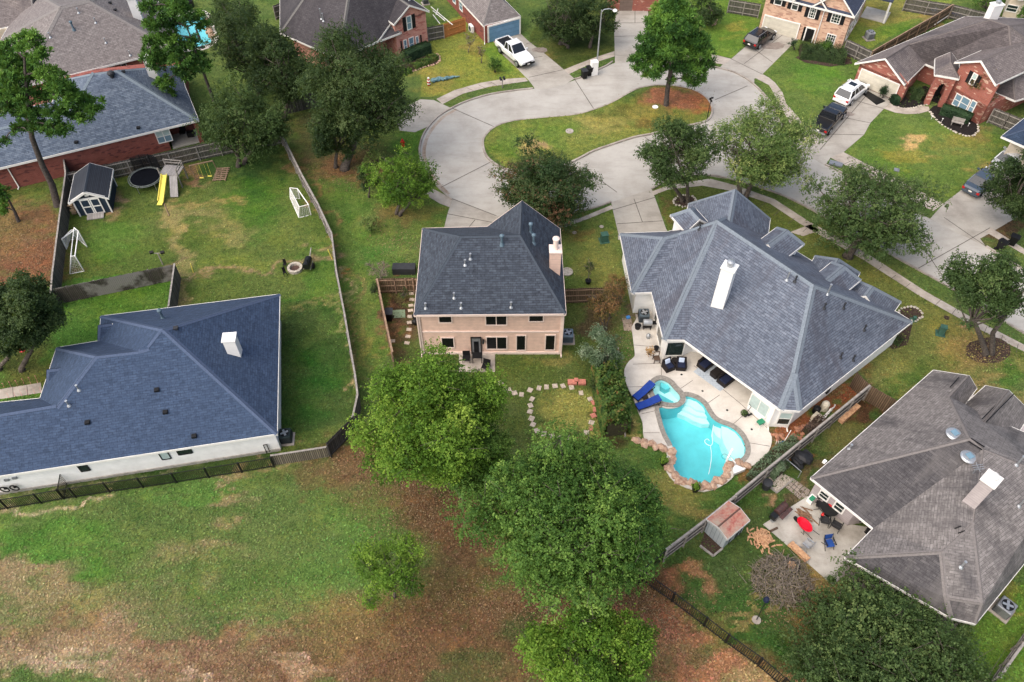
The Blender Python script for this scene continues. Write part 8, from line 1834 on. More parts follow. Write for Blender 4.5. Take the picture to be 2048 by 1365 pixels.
# things near wall
def cylgrill(px_, label):
 p = G(*px_, .1); root = thing('kettle_grill', label, 'grill', (p.x, p.y, .1)); m = M(); m.tube([(-.35, 0, .75), (.35, 0, .75)], .28, 14); m.b('lid', GALV, root); m = M(); m.box((0, 0, .45), (.7, .4, .35)); m.box((.55, 0, .7), (.35, .4, .04)); m.b('firebox', BLACK, root)
 for sx in (-.3, .3): m = M(); m.box((sx, 0, .15), (.05, .36, .3)); m.b('leg', BLACKM, root)
 return root
cylgrill((1293, 657), 'black grill with silver lid beside the slate air conditioner')
p = G(1275, 657, .1); m = M(); m.lathe(p, [(.2, 0), (.25, .35), (.28, .38)], 12); tag(m.build('plant_pot', BLACK), 'black pot left of the silver lidded grill', 'pot')
p = G(1296, 676, .1); m = M(); m.lathe(p, [(.15, 0), (.18, .35), (.1, .45), (.02, .5)], 12); tag(m.build('gas_bottle', GALV), 'grey gas bottle below the silver lidded grill', 'gas bottle')
p = G(1312, 700, .1); m = M(); m.lathe(p, [(.16, 0), (.2, .3), (.22, .32)], 12); tag(m.build('plant_pot', BLACK), 'dark pot against the white wall above the wooden chair', 'pot')
p = G(1256, 637); m = M(); m.box((p.x, p.y, .12), (.3, .25, .16), .3); tag(m.build('blue_toy', plain('toy_blue', (.08, .3, .7), .4)), 'small bright blue toy on the pavers left of the pool house', 'toy')
p = G(1292, 705, .105); m = M(); rgq = random.Random(2)
tag(tree('dry straw coloured plant spill on the pool deck by the wall', (1300, 705), (1300, 703, 9, 12), plain('dry_straw', (.45, .27, .10), .9), 'dry_plant', dens=.8, leaf=.12, cat='plant', trunk_r=.03), None)
# potted plants on the rocks
for q, lb in (((1327, 928), 'black pot with green plant on the left boulders of the pool'), ((1390, 981), 'black pot with yellow green plant on the bottom boulders of the pool')):
 p = G(*q, .1); pt = thing('potted_plant', lb, 'potted plant', (p.x, p.y, 0)); m = M(); m.lathe((0, 0, 0), [(.18, 0), (.28, .55), (.3, .58), (.26, .56)], 14); m.b('pot', BLACK, pt)
 NP = np.random.default_rng(int(q[0])); n = 260; v = NP.normal(size=(n, 3)); v /= np.linalg.norm(v, axis=1)[:, None]; cen = v * NP.uniform(.05, .4, (n, 1)) + np.array((p.x, p.y, .75)); leaves_mesh('foliage', cen, v + np.array((0, 0, .5)), NP.uniform(.08, .16, n), NP.uniform(.2, .9, n), ELML, pt, Vector((p.x, p.y, 0)))
p = G(1490, 832, .1); bt = thing('wheeled_planter', 'dark wrought metal planter with green plant on the deck edge', 'planter', (p.x, p.y, .1)); m = M(); m.lathe((0, 0, 0), [(.15, 0), (.2, .3), (.22, .32)], 12); m.tube([(.1, .1, .3), (.3, .2, .9), (.15, .3, 1.1)], .025, 5); m.box((.3, -.1, .3), (.35, .12, .12), .5); m.b('pot', BLACKM, bt)
NP = np.random.default_rng(77); n = 200; v = NP.normal(size=(n, 3)); v /= np.linalg.norm(v, axis=1)[:, None]; leaves_mesh('foliage', v * .26 + np.array((p.x - .15, p.y, .5)), v, NP.uniform(.08, .14, n), NP.uniform(.1, .6, n), OAKL, bt, Vector((p.x, p.y, .1)))
p = G(1519, 851, .1); ct = thing('green_cart', 'green topped white folding stand on the deck near the bay window', 'stand', (p.x, p.y, .1), .5); m = M(); m.box((0, 0, .45), (.5, .4, .16)); m.b('tray', plain('leaf_green', (.03, .22, .12), .5), ct)
for sx in (-.22, .22):
 for sy in (-.2, .2): m = M(); m.beam((sx, sy, .4), (sx * 1.3, sy * 1.4, 0), .03, .03); m.b('leg', PAINT, ct)
# pool hoop: white base, pole and backboard over the water
p = G(*Z4([(1115, 1005)])[0], .1); hb = thing('pool_hoop', 'white pool ball hoop with wide base and board at the pool edge', 'pool hoop', (p.x, p.y, .1))
tri_ = [G(*q, .1) for q in Z4([(1100, 955), (1185, 995), (1088, 1035), (1082, 990)])]; m = M(); m.prism([(q.x, q.y) for q in tri_], .12, .42); m.build('base', PAINT, hb)
m = M(); m.tube([tri_[0] + Vector((0, -.1, .2)), G(*Z4([(1108, 925)])[0], 1.0), G(*Z4([(1070, 880)])[0], 1.3)], .04, 8); m.build('pole', PAINT, hb)
a, b = G(*Z4([(1040, 900)])[0], 1.2), G(*Z4([(1080, 825)])[0], 1.2); m = M(); m.beam(a, b, .12, .5); m.build('board', PAINT, hb); m = M(); c_ = G(*Z4([(1022, 875)])[0], 1.1); m.tube([c_ + Vector((.22 * math.cos(k * .5), .22 * math.sin(k * .5), 0)) for k in range(14)], .012, 5); m.build('ring', NAVYF, hb)
# pool equipment
def P4(x, y, z=0): return G(*Z4([(x, y)])[0], z)
p = P4(1830, 490); m = M(); m.lathe(p, [(.26, 0), (.3, .1), (.3, .75), (.2, .92), (.06, .98)], 18); m.tube([p + Vector((-.4, -.3, .1)), p + Vector((-.1, -.3, .6))], .04, 6); tag(m.build('filter_tank', plain('beige_tank', (.66, .60, .48), .5)), 'beige pool filter tank by the wall behind the fence', 'tank')
p = P4(1760, 590); m = M(); m.box((p.x, p.y, .42), (.62, .62, .7), .7); m.lathe((p.x, p.y, .78), [(.2, 0), (.2, .03)], 14); tag(m.build('pool_heater', plain('beige_heater', (.62, .56, .44), .5)), 'square beige pool heater beside the filter tank', 'heater')
p = P4(1765, 510); m = M(); m.lathe(p, [(.28, 0), (.28, .55), (.1, .65)], 14); tag(m.build('pump', BLACK), 'black pool pump between tank and heater', 'pump')
m = M()
for k in range(5): a, b = P4(1800 + 20 * k, 585 - 24 * k, .25), P4(1835 + 20 * k, 570 - 24 * k, .25); m.tube([a, b], .05, 6); m.tube([(b.x, b.y, .25), (b.x, b.y, .6)], .05, 6)
m.tube([P4(1790, 590, .25), P4(1895, 480, .25)], .045, 6); tag(m.build('white_pipes', PAINT), 'tangle of white pool pipes against the fence', 'pipes')
a, b = P4(1500, 765, .3), P4(1565, 660, 1.6); net = thing('skimmer_net', 'blue pool net on a white pole leaning at the wall corner', 'pool net', a); m = M(); m.tube([a, b], .025, 6); m.build('pole', PAINT, net); m = M(); m.box(a + Vector((0, 0, -.05)), (.45, .35, .05), .4); m.build('net', plain('net_blue', (.03, .12, .5), .6), net)
m = M(); p = P4(1465, 760, .1)
for k in range(4): m.tube([P4(1450 + 12 * k, 745, .3), P4(1440 + 20 * k, 775, .05)], .015, 4)
tag(m.build('wire_rack', PAINT), 'white wire rack by the blue pool net', 'rack')
m = M(); rgq = random.Random(31)
for k in range(60):
 u, v_ = rgq.random(), rgq.random(); p = P4(1400 + 260 * u, 690 - 60 * u + 60 * v_ + (60 * u), 0) if k < 34 else P4(1600 + 130 * u, 640 + 40 * v_ - 40 * u); m.rock(p + Vector((0, 0, .05)), rgq.uniform(.08, .2), k, .6, 0, 1)
tag(m.build('rubble', plain('red_rubble', (.42, .20, .12), .9, .3, 5, c2=(.2, .1, .07)), ), 'loose reddish rubble along the foot of the bay wall', 'rubble', None, 'stuff')
# ================================================================ right yard
def P5(x, y, z=0): return G(*Z5([(x, y)])[0], z)
# metal shed
f0, f1, f2_, f3 = P5(108, 950), P5(40, 742), P5(182, 895), P5(345, 755)
A_, B_ = P5(182, 893), P5(340, 757)      # front wall foot (right side in the photo)
C_ = P5(35, 752)
dA = (B_ - A_); La_ = dA.length; dA.normalize(); dC = (C_ - A_); Lc = dC.length; dC.normalize()
SHW = boards('ribbed_grey_metal', (.36, .40, .42), (.42, .46, .48), (.18, .2, .21), .3, True, 40, .5, .02); ms = thing('metal_shed', 'pale ribbed metal shed with rusty red roof beside the grey fence', 'shed', (A_ + B_ + C_) / 3)
D_ = A_ + dA * La_ + dC * Lc; hs = 1.75; m = M(); m.prism([(q.x, q.y) for q in (A_, B_, D_, A_ + dC * Lc)], 0, hs); m.build('wall', SHW, ms)
rust, ntr, bsr = _nt('rusty_roof'); pr_ = geo_pos(ntr); ntr.links.new(mixc(ntr, ramp(ntr, noise(ntr, pr_, 1.2, 7, .7), [(.38, (0,) * 3), (.62, (1,) * 3)]), (.34, .27, .21), mixc(ntr, ramp(ntr, noise(ntr, pr_, 5, 5), [(.4, (0,) * 3), (.6, (1,) * 3)]), (.30, .075, .06), (.40, .17, .12))), bsr.inputs['Base Color']); bsr.inputs['Roughness'].default_value = .75; MATS['rusty_roof'] = rust
rr = Roof(); m1 = (A_ + A_ + dC * Lc) / 2; rr.wing(m1 - dA * .12, m1 + dA * (La_ + .12), Lc / 2 + .12, hs, hs + .32); rr.build(ms, rust, plain('brown_ridge', (.10, .06, .05), .8), cap=.05, fascia=plain('pale_fascia', (.5, .5, .48), .6))
nA = Vector((dA.y, -dA.x, 0));
if nA.y > 0: nA = -nA
m = M()
for s_ in (.28, .62): q = A_ + dA * La_ * s_ + nA * .02; m.box((q.x, q.y, .85), (.05, .05, 1.65), ang(A_, B_))
for s_ in (.72, .86): q = A_ + dA * La_ * s_ + nA * .02; m.box((q.x, q.y, .85), (.03, .05, 1.65), ang(A_, B_))
m.build('door_gap', BLACK, ms)
m = M();
for a, b in (((0, 868), (108, 952)), ((108, 952), (185, 890))): m.beam(P5(*a, .08), P5(*b, .08), .12, .16)
tag(m.build('timber_edging', RAIL_W), 'grey timber frame on the ground in front of the metal shed', 'edging')
m = M(); m.prism([(q.x, q.y) for q in (P5(0, 868), P5(108, 950), P5(182, 893), P5(36, 760))], 0, .04); struct(m.build('shed_earth', MULCHB))
def P5s(seq, z=0): return [P5(x, y, z) for x, y in seq]
# bin, grills
p = P5(537, 395); m = M(); m.lathe(p, [(.26, 0), (.32, .5), (.35, .75), (.33, .78), (.1, .82)], 18); tag(m.build('round_bin', DKGREY), 'dark round bin with lid beside the gravel bed', 'bin')
def logs(name, label, cx_, cy_, n, r_, ln, spread, seed, mat, mound=0.0, fixed=None, z0=0.0, group=None):
 rg = random.Random(seed); m = M(); c_ = P5(cx_, cy_, z0)
 for i in range(n):
  u = rg.gauss(0, .4) * spread; v_ = rg.gauss(0, .4) * spread; z = z0 + r_ + mound * max(0, 1 - math.hypot(u, v_) / spread) * rg.random(); an = rg.uniform(0, 3.14) if fixed is None else fixed + rg.gauss(0, .18)
  dv = Vector((math.cos(an), math.sin(an), rg.uniform(-.25, .25) * (1 if mound else .1))) * ln * rg.uniform(.7, 1.1) / 2; q = Vector((c_.x + u, c_.y + v_, z)); m.tube([q - dv, q + dv], r_ * rg.uniform(.7, 1.2), 5)
 return tag(m.build(name, mat), label, 'firewood', group)
SPL = plain('split_orange_wood', (.58, .36, .20), .85, .3, 6, c2=(.30, .15, .09))
logs('firewood_pile', 'round heap of orange split logs at the corner of the concrete patio', 500, 812, 150, .055, .38, .75, 2, SPL, .55)
logs('firewood_pile', 'loose long sticks lying on the concrete near the windows', 870, 610, 16, .045, .9, .55, 3, plain('brown_sticks', (.26, .15, .09), .9, .3, 5), .08, -.6, .05)
a, b = P5(735, 860, .05), P5(870, 990, .05); m = M(); rg = random.Random(6)
for i in range(26): t_ = i / 25; q = a.lerp(b, t_); dd_ = (b - a).normalized(); nn = Vector((-dd_.y, dd_.x, 0)); l_ = rg.uniform(.16, .22); m.tube([q - nn * l_ + Vector((0, 0, .1)), q + nn * l_ + Vector((0, 0, .1))], .07, 6); m.tube([q - nn * l_ + Vector((.05, 0, .22)), q + nn * l_ + Vector((.05, 0, .22))], .06, 6)
tag(m.build('firewood_row', SPL), 'neat row of split logs along the lower edge of the concrete patio', 'firewood')
a, b = G(1680, 846), G(1714, 816); m = M()
for i in range(30): t_ = i / 29; q = a.lerp(b, t_); dd_ = (b - a).normalized(); nn = Vector((-dd_.y, dd_.x, 0)); [m.tube([q - nn * .2 + Vector((0, 0, z)), q + nn * .2 + Vector((0, 0, z))], .065, 6) for z in (.08, .2, .33)]
tag(m.build('firewood_row', SPL), 'stack of split logs along the fence behind the pool house', 'firewood')
for i, q in enumerate(((650, 862), (565, 908), (592, 940), (640, 985), (860, 1160), (890, 1190), (840, 1245), (925, 1230), (880, 1215))):
 p = P5(*q, .06); m = M(); an = i * 1.3; m.tube([p - Vector((math.cos(an), math.sin(an), 0)) * .2, p + Vector((math.cos(an), math.sin(an), 0)) * .2], .06, 6); tag(m.build('loose_log', SPL), '%s loose split log on the grass, counted round the brush pile' % ORD[i], 'log', 'loose logs on the grass')
for i, q in enumerate(((1105, 640), (1128, 668), (1088, 655), (1100, 690), (1135, 610), (1060, 738), (1110, 700))):
 p = G(1200 + q[0] / 2.415, 1000 + q[1] / 2.415, .06); m = M(); an = i * 1.1; m.tube([p - Vector((math.cos(an), math.sin(an), 0)) * .2, p + Vector((math.cos(an), math.sin(an), 0)) * .2], .07, 6); tag(m.build('loose_log', SPL), '%s loose split log at the edge of the big dark bottom tree' % ORD[i], 'log', 'loose logs under the dark tree')
# offset smoker (rusty) on patio edge
p = P5(640, 610); gs = thing('offset_smoker', 'rusty brown offset smoker grill at the patio edge', 'grill', (p.x, p.y, 0), .72); RST = plain('rust_iron', (.10, .045, .04), .6, .3, 5, c2=(.03, .022, .022), metal=.2)
m = M(); m.tube([(-.45, 0, .72), (.55, 0, .72)], .27, 14); m.b('barrel', RST, gs); m = M(); m.box((-.72, 0, .6), (.4, .45, .4)); m.b('firebox', BLACKM, gs); m = M(); m.tube([(.45, .1, .9), (.45, .1, 1.35)], .05, 8); m.b('flue', RST, gs); m = M(); m.box((.05, -.42, .68), (1.2, .28, .03)); m.b('shelf', RST, gs)
for x_ in (-.6, .45):
 for y_ in (-.2, .2): m = M(); m.box((x_, y_, .25), (.05, .05, .5)); m.b('leg', BLACKM, gs)
m = M(); m.lathe(P5(590, 668, 0), [(.14, 0), (.17, .3)], 12); tag(m.build('bucket', GALV), 'small silver bucket at the foot of the rusty smoker', 'bucket')
# covered grill by fence
p = P5(820, 190); m = M(); m.box((p.x, p.y, .45), (1.3, .7, .9), .6); m.rock((p.x, p.y, .85), .62, 4, .45); m.rock((p.x - .4, p.y - .2, .5), .45, 5, .8); tag(m.build('covered_grill', plain('black_cover', (.022, .023, .026), .55, .2, 3)), 'bulky object under a black cover near the fence shrubs', 'covered grill')
a, b = P5(700, 150, .9), P5(830, 260, .9); m = M(); m.tube([a, b], .03, 6); m.tube([b, (b.x, b.y, 0)], .03, 6); m.tube([a, (a.x, a.y, 0)], .03, 6); tag(m.build('clothes_rail', GALV), 'thin metal frame in front of the black covered grill', 'frame')
# wheelbarrow
p = P5(845, 735, .05); wbw = thing('wheelbarrow', 'red wheelbarrow standing on the concrete patio', 'wheelbarrow', (p.x, p.y, .05), math.atan2(1, -.55)); REDP = plain('barrow_red', (.62, .01, .03), .35, .05)
def ell(x, z, a_, b_): return [(x + 0, 0, z)] and [(x + a_ * math.cos(t_), b_ * math.sin(t_), z) for t_ in [k * math.pi / 8 for k in range(16)]]
m = M(); loft(m, [ell(.1, .32, .38, .22), ell(.08, .62, .62, .40), ell(.08, .63, .57, .36), ell(.1, .40, .35, .2)], 0, False); base_ = len(m.v); m.face(ell(.1, .40, .35, .2)); m.face(ell(.1, .32, .38, .22)[::-1]); m.b('tray', REDP, wbw)
m = M(); m.lathe((.78, 0, .2), [(.2, -.05), (.2, .05)], 16, 0, (0, 1, 0)); m.b('wheel', RUB, wbw)
for s_ in (-1, 1): m = M(); m.tube([(.8, s_ * .08, .2), (0, s_ * .22, .34), (-1.0, s_ * .32, .62)], .022, 6); m.b('handle', BLACKM, wbw); m = M(); m.tube([(-.2, s_ * .24, .36), (-.3, s_ * .24, 0), (-.05, s_ * .24, 0)], .02, 6); m.b('leg', BLACKM, wbw)
# chairs, table
def folding(px_, rz, label, fabric, frame=GALV, s=.5):
 p = P5(*px_, .05); root = thing('camp_chair', label, 'chair', (p.x, p.y, .05), rz)
 m = M(); m.box((0, 0, .42), (s, s, .03)); m.b('seat', fabric, root); m = M(); m.box((0, s / 2 + .08, .68), (s, .03, .45), 0, 0, -.2); m.b('backrest', fabric, root)
 for sx in (-1, 1):
  m = M(); m.tube([(sx * s * .55, -s * .6, 0), (sx * s * .55, s * .5, .6), (sx * s * .55, s * .75, .95)], .02, 6); m.tube([(sx * s * .55, s * .6, 0), (sx * s * .55, -s * .5, .62)], .02, 6); m.b('side_frame', frame, root)
  m = M(); m.box((sx * s * .56, 0, .64), (.07, s, .04)); m.b('armrest', frame, root)
 return root
folding((1045, 870), .15, 'royal blue folding camp chair on the concrete patio', plain('camp_blue', (.02, .07, .28), .7), BLACKM, .55)
folding((865, 880), -2.4, 'pale grey folding chair behind the wheelbarrow handles', plain('pale_sling', (.32, .32, .32), .7))
folding((1010, 680), 2.9, 'dark sling chair below the round black table', plain('dark_sling', (.035, .035, .038), .7), BLACKM, .55)
folding((1105, 720), 2.5, 'dark sling chair nearest the patio corner post', plain('dark_sling', (.035, .035, .038), .7), BLACKM, .55)
folding((975, 555), 1.2, 'dark sling chair left of the round black table', plain('dark_sling', (.035, .035, .038), .7), BLACKM, .55)
p = P5(1040, 600, .05); tb = thing('round_patio_table', 'round black patio table under the windows of the grey house', 'table', (p.x, p.y, .05)); m = M(); m.lathe((0, 0, .68), [(.62, 0), (.62, .04)], 24); m.b('table_top', BLACKM, tb); m = M(); m.lathe((0, 0, 0), [(.3, 0), (.04, .06), (.04, .68)], 10); m.b('pedestal', BLACKM, tb)
p = P5(1008, 610, .78); m = M(); m.rock(p, .12, 3, .8); tag(m.build('red_bag', REDL), 'small red bundle on the round black table, left one', 'bag'); p = P5(1068, 535, .78); m = M(); m.rock(p, .13, 5, .8); tag(m.build('red_bag', REDL), 'small red and dark bundle at the far side of the round table', 'bag'); p = P5(1030, 530, .3); m = M(); m.rock(p, .35, 9, .8); tag(m.build('dark_bag', NAVYF), 'dark bundle between wall and round table', 'bag')
p = P5(905, 500, .05); m = M(); m.box((p.x, p.y, .3), (.55, .4, .5), .7); o = tag(m.build('cooler_box', PAINT), 'white box with green lid at the upper corner of the concrete patio', 'box'); m = M(); m.box((p.x - .05, p.y - .1, .58), (.4, .3, .08), .7); m.build('green_lid', plain('leaf_green', (.03, .22, .12), .5), o)
p = P5(600, 742, .05); m = M(); m.tube([p - Vector((.25, .1, -.08)), p + Vector((.3, .15, .08))], .08, 6); tag(m.build('timber_block', BRW), 'dark timber block at the patio corner by the rusty smoker', 'block')
p = P5(1290, 650, .05); m = M(); m.lathe(p, [(.3, .0), (.34, .5), (.36, .8), (.1, .85)], 16); tag(m.build('round_bin', BLACK), 'black round bin in the shaded patio corner', 'bin')
p = P5(1280, 720, .05); m = M(); m.box((p.x + .9, p.y - .2, .5), (.9, .4, 1.0), .7); tag(m.build('storage_cabinet', BLACK), 'black cabinet in the shade under the eave of the patio', 'cabinet')
p = P5(737, 1050); fbw = thing('fire_bowl', 'dark metal fire bowl holding orange logs on the grass', 'fire bowl', (p.x, p.y, 0)); m = M(); m.lathe((0, 0, 0), [(.2, .08), (.42, .22), (.56, .38), (.52, .38), (.38, .26), (.1, .18)], 22); m.b('bowl', BLACKM, fbw)
for k in range(7): m = M(); an = k * .9; m.tube([(-.25 * math.cos(an), -.25 * math.sin(an), .34), (.28 * math.cos(an), .28 * math.sin(an), .42)], .07, 6); m.b('log', SPL, fbw)
p = P5(1075, 1150); NP = np.random.default_rng(5)
tree('small potted shrub on the lower corner of the concrete patio', Z5([(1075, 1165)])[0], (*Z5([(1075, 1143)])[0], 8, 8), OAKL, 'potted_shrub', dens=2.5, leaf=.1, cat='plant', trunk_r=.03)
rod(Z5([(670, 960)])[0], Z5([(690, 895)])[0], .3, .025, RAIL_B, 'axe_handle', 'thin axe handle stuck in the grass beside the patio', 'tool')
rod((1466, 1132), (1494, 1168), .05, .02, TWIG, 'fallen_branch', 'long thin pale branch lying on the grass', 'branch')
# brush pile
rg = random.Random(77); m = M(); c_ = G(1562, 1160)
for i in range(760):
 an = rg.uniform(0, 6.28); rr_ = 1.75 * math.sqrt(rg.random()); q = Vector((c_.x + rr_ * math.cos(an) * 1.1, c_.y + rr_ * math.sin(an) * 1.0 - .1, .08 + rg.random() * .75 * (1 - (rr_ / 1.95) ** 2))); a2 = rg.uniform(0, 6.28); L = rg.uniform(.25, .9)
 d_ = Vector((math.cos(a2), math.sin(a2), rg.uniform(-.3, .5))) * L; k_ = Vector((rg.uniform(-.15, .15), rg.uniform(-.15, .15), .05)); m.tube([q, q + d_ * .5 + k_, q + d_], [.022, .015, .006], 4, cap=False)
for i in range(14): an = rg.uniform(0, 6.28); q = Vector((c_.x + rg.uniform(-1, 1), c_.y + rg.uniform(-1, 1), .6)); m.tube([q, q + Vector((math.cos(an), math.sin(an), .1)) * .8, q + Vector((math.cos(an + .5), math.sin(an + .5), -.1)) * 1.7], [.05, .035, .015], 5)
bp = m.build('brush_pile', TWIG); tag(bp, 'heap of dead cut branches on the lawn of the firewood yard', 'brush pile')
NP = np.random.default_rng(9); n = 2600; an = NP.uniform(0, 6.28, n); r_ = 1.8 * np.sqrt(NP.random(n)); cen = np.stack([c_.x + r_ * np.cos(an) * 1.1, c_.y + r_ * np.sin(an) - .1, .05 + NP.random(n) * .8 * (1 - (r_ / 2) ** 2)], 1)
leaves_mesh('dry_leaves', cen, NP.normal(size=(n, 3)) + np.array((0, 0, .6)), NP.uniform(.08, .16, n), NP.random(n), leafmat('dry_leaf_mix', [(.07, .06, .035), (.14, .11, .07), (.22, .18, .12), (.12, .13, .06)]), bp, bp.location)
# feeder pole
p = G(1200 + 755 / 2.415, 1000 + 582 / 2.415); hd = G(1200 + 800 / 2.415, 1000 + 490 / 2.415, 1.6); fdp = thing('feeder_pole', 'black pole with dark bird feeder on a round stone base', 'pole', (p.x, p.y, 0)); m = M(); m.lathe((0, 0, 0), [(.28, 0), (.28, .08), (.1, .1)], 18); m.b('base', KERBM, fdp)
m = M(); rel = hd - p; m.tube([(0, 0, .1), (rel.x * .9, rel.y * .9, 1.7)], .03, 6); m.b('pole', BLACKM, fdp); m = M(); m.lathe((rel.x, rel.y, 1.5), [(.08, 0), (.2, .25), (.16, .5), (.03, .6)], 10); m.b('feeder', NAVYF, fdp)
# pink house patio things
p = G(955, 722, .05); gt = thing('patio_table', 'black square table on the pink house patio', 'table', (p.x, p.y, .05)); m = M(); m.box((0, 0, .7), (.8, .6, .04)); m.b('table_top', BLACK, gt)
for sx in (-.35, .35):
 for sy in (-.25, .25): m = M(); m.box((sx, sy, .35), (.05, .05, .7)); m.b('leg', BLACK, gt)
dark_chair((933, 722), 'dark lounge chair left of the table on the pink house patio', .6); dark_chair((972, 738), 'dark lounge chair right of the table on the pink house patio', .6, -.3)
p = G(808, 552); m = M(); m.box((p.x, p.y + .5, .35), (2.0, .8, .7)); tag(m.build('storage_box', DKGREY), 'long dark storage box behind the brown gate', 'box')
p = G(829, 648); m = M(); m.rock((p.x + .1, p.y, .3), .35, 7, .9); m.rock((p.x + .1, p.y + .5, .35), .3, 8, .9); tag(m.build('covered_bin', BLACK), 'black bundle against the left wall of the pink house', 'bundle')
# grill under brick porch
p = pc; m = M()
# umbrella by second pool, furniture
p = G(405, 96); um = thing('closed_umbrella', 'closed dark parasol standing at the edge of the far pool', 'parasol', (p.x, p.y, 0)); m = M(); m.lathe((0, 0, 0), [(.32, 0), (.32, .08), (.06, .12)], 14); m.b('base', BLACK, um); m = M(); m.tube([(0, 0, .1), (-.1, .1, 2.6)], .03, 6); m.b('pole', DKGREY, um); m = M(); m.lathe((-.05, .05, 1.0), [(.16, 0), (.2, .2), (.1, 1.3), (.02, 1.6)], 10); m.b('canopy', plain('mauve_canvas', (.10, .07, .09), .9), um)
p = G(375, 14); m = M(); m.box((p.x, p.y, .45), (1.6, .8, .8), .2); m.rock((p.x, p.y, .8), .6, 2, .5); tag(m.build('covered_furniture', BLACK), 'black covered furniture behind the far pool', 'furniture')
tree('green hedge bush right of the far pool', (432, 60), (430, 42, 14, 20), OAKL, 'bush', cat='bush', dens=1.0)
# top right yard items
p = G(1869, 24); m = M(); m.rock(p + Vector((0, 0, .3)), .45, 3, .6); tag(m.build('blue_toy', plain('toy_pale_blue', (.35, .55, .75), .5)), 'pale blue toy on the lawn behind the brown fence', 'toy')
a, b = G(1861, 46, .4), G(1888, 28, .4); m = M(); m.beam(a, b, .25, .1); m.beam(a + Vector((.3, -.4, 0)), b + Vector((.3, -.4, 0)), .25, .06); tag(m.build('ladder', PAINT), 'white ladder lying beside the fence of the top right yard', 'ladder')
p = G(1912, 36); m = M(); m.rock(p + Vector((0, 0, .3)), .6, 5, .6); tag(m.build('tarpaulin', plain('tarp_blue', (.02, .06, .35), .5)), 'deep blue tarpaulin heap in the fence corner at the top right', 'tarpaulin')
# ================================================================ grass tufts and fallen leaves: real blades over the sheet
def inpx(poly, X, Y):
 ins = np.zeros(X.shape, bool); j = len(poly) - 1
 for i in range(len(poly)):
  xi, yi = poly[i]; xj, yj = poly[j]; cr = ((yi > Y) != (yj > Y)) & (X < (xj - xi) * (Y - yi) / (yj - yi + 1e-9) + xi); ins ^= cr; j = i
 return ins
NP = np.random.default_rng(101); n = 520000; px_ = NP.uniform(-60, 2110, n); py_ = 1420 - 1430 * NP.random(n) ** 1.25
u_ = (px_ - CX) / F_; v_ = (py_ - CY) / F_; dy_ = math.cos(PITCH) - v_ * math.sin(PITCH); dz_ = -math.sin(PITCH) - v_ * math.cos(PITCH); t_ = -CAMH / dz_; X = u_ * t_; Y = dy_ * t_
blk = inpx(road_px, px_, py_) & ~inpx(ISLE, px_, py_)
for p_ in list(DRV.values()) + Wk + [POOLDECK, BED12]: blk |= inpx(p_, px_, py_)
for p_ in ([(515, 695), (880, 465), (1200, 690), (1420, 725), (1460, 980), (1240, 1010), (1175, 1115), (1090, 1195)],): blk |= inpx(Z5(p_), px_, py_)
blk |= inpx([(918, 700), (990, 700), (990, 746), (918, 746)], px_, py_)
X, Y = X[~blk], Y[~blk]; px_, py_ = px_[~blk], py_[~blk]; n = len(X); onisle = inpx(ISLE, px_, py_)
ii = np.clip(((X - GX0) / GS).round().astype(int), 0, gnx - 1); jj = np.clip(((Y - GY0) / GS).round().astype(int), 0, gny - 1)
cc = gcol[ii, jj] * NP.lognormal(0, .22, (n, 1)) * (1 + NP.normal(0, .07, (n, 3))) * 1.12
cl = np.sin(X * 1.9 + np.sin(Y * 1.3) * 2) * np.sin(Y * 2.3 + np.sin(X * .9) * 2); pick = NP.random(n) < (.5 + .35 * cl)
X, Y, cc, onisle = X[pick], Y[pick], cc[pick], onisle[pick]; n = len(X)
ax_ = NP.uniform(0, 6.28, n); L_ = NP.uniform(.04, .12, n); w_ = L_ * NP.uniform(.35, .7, n); h_ = NP.uniform(.01, .09, n); z0 = np.where(onisle, .125, .006)
dxx, dyy = np.cos(ax_) * L_, np.sin(ax_) * L_; ex_, ey_ = -np.sin(ax_) * w_, np.cos(ax_) * w_
V = np.stack([np.stack([X - dxx, Y - dyy, z0], 1), np.stack([X + ex_, Y + ey_, z0 + h_ * .5], 1), np.stack([X + dxx, Y + dyy, z0 + h_], 1), np.stack([X - ex_, Y - ey_, z0 + h_ * .4], 1)], 1).reshape(-1, 3)
me = bpy.data.meshes.new('grass_tufts'); me.vertices.add(n * 4); me.vertices.foreach_set('co', V.ravel().astype(np.float32)); me.loops.add(n * 4); me.loops.foreach_set('vertex_index', np.arange(n * 4, dtype=np.int32)); me.polygons.add(n)
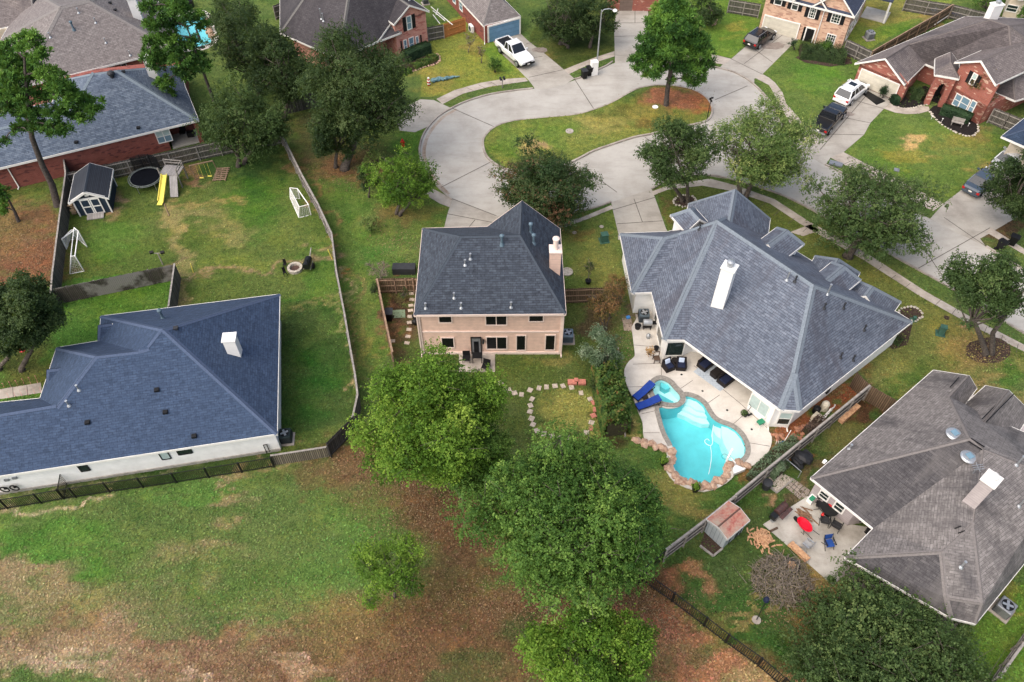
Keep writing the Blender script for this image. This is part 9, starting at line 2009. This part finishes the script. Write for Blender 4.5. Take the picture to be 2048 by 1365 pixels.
me.polygons.foreach_set('loop_start', np.arange(0, n * 4, 4, dtype=np.int32)); me.polygons.foreach_set('loop_total', np.full(n, 4, dtype=np.int32)); a = me.attributes.new('col', 'FLOAT_COLOR', 'FACE'); a.data.foreach_set('color', np.concatenate([np.clip(cc, 0, 1), np.ones((n, 1))], 1).ravel().astype(np.float32)); me.update()
tm, nt_, bs_ = _nt('grass_blades'); at2 = nt_.nodes.new('ShaderNodeAttribute'); at2.attribute_name = 'col'; nt_.links.new(at2.outputs['Color'], bs_.inputs['Base Color']); bs_.inputs['Roughness'].default_value = .9; bs_.inputs['Specular IOR Level'].default_value = .1
me.materials.append(tm); o = bpy.data.objects.new('grass_tufts', me); COL.objects.link(o); tag(o, 'tufts of grass and weeds over all the lawns and the field', 'grass', None, 'stuff')
LIT = leafmat('leaf_litter', [(.055, .034, .018), (.10, .060, .032), (.15, .095, .052), (.21, .155, .095)], .1)
cs = []
for (cx_, cy_, rx_, ry_, k) in ((900, 1010, 170, 90, 5200), (1080, 1200, 220, 60, 4200), (1300, 1240, 120, 80, 2600), (780, 930, 90, 50, 1800), (700, 340, 90, 50, 1500), (60, 500, 90, 80, 1600), (1340, 200, 70, 24, 1600), (1600, 1210, 90, 60, 1400), (1975, 705, 60, 34, 800), (1560, 880, 60, 30, 900), (1680, 780, 60, 24, 700), (500, 1250, 500, 110, 900), (800, 480, 60, 60, 700), (1250, 720, 50, 100, 900)):
 for _ in range(k): x_, y_ = rg.gauss(cx_, rx_ * .5), rg.gauss(cy_, ry_ * .5); cs.append(G(x_, y_, .03))
cs = np.array([tuple(c) for c in cs]); n = len(cs); pr_o = thing('leaf_scatter', 'x', 'x', (0, 0, 0)); lo = leaves_mesh('fallen_leaves', cs, NP.normal(size=(n, 3)) * .35 + np.array((0, 0, 1)), NP.uniform(.06, .14, n), NP.random(n), LIT, pr_o, (0, 0, 0))
lo.parent = None; bpy.data.objects.remove(pr_o); tag(lo, 'scattered dry fallen leaves under the trees and on the bare field', 'fallen leaves', None, 'stuff')
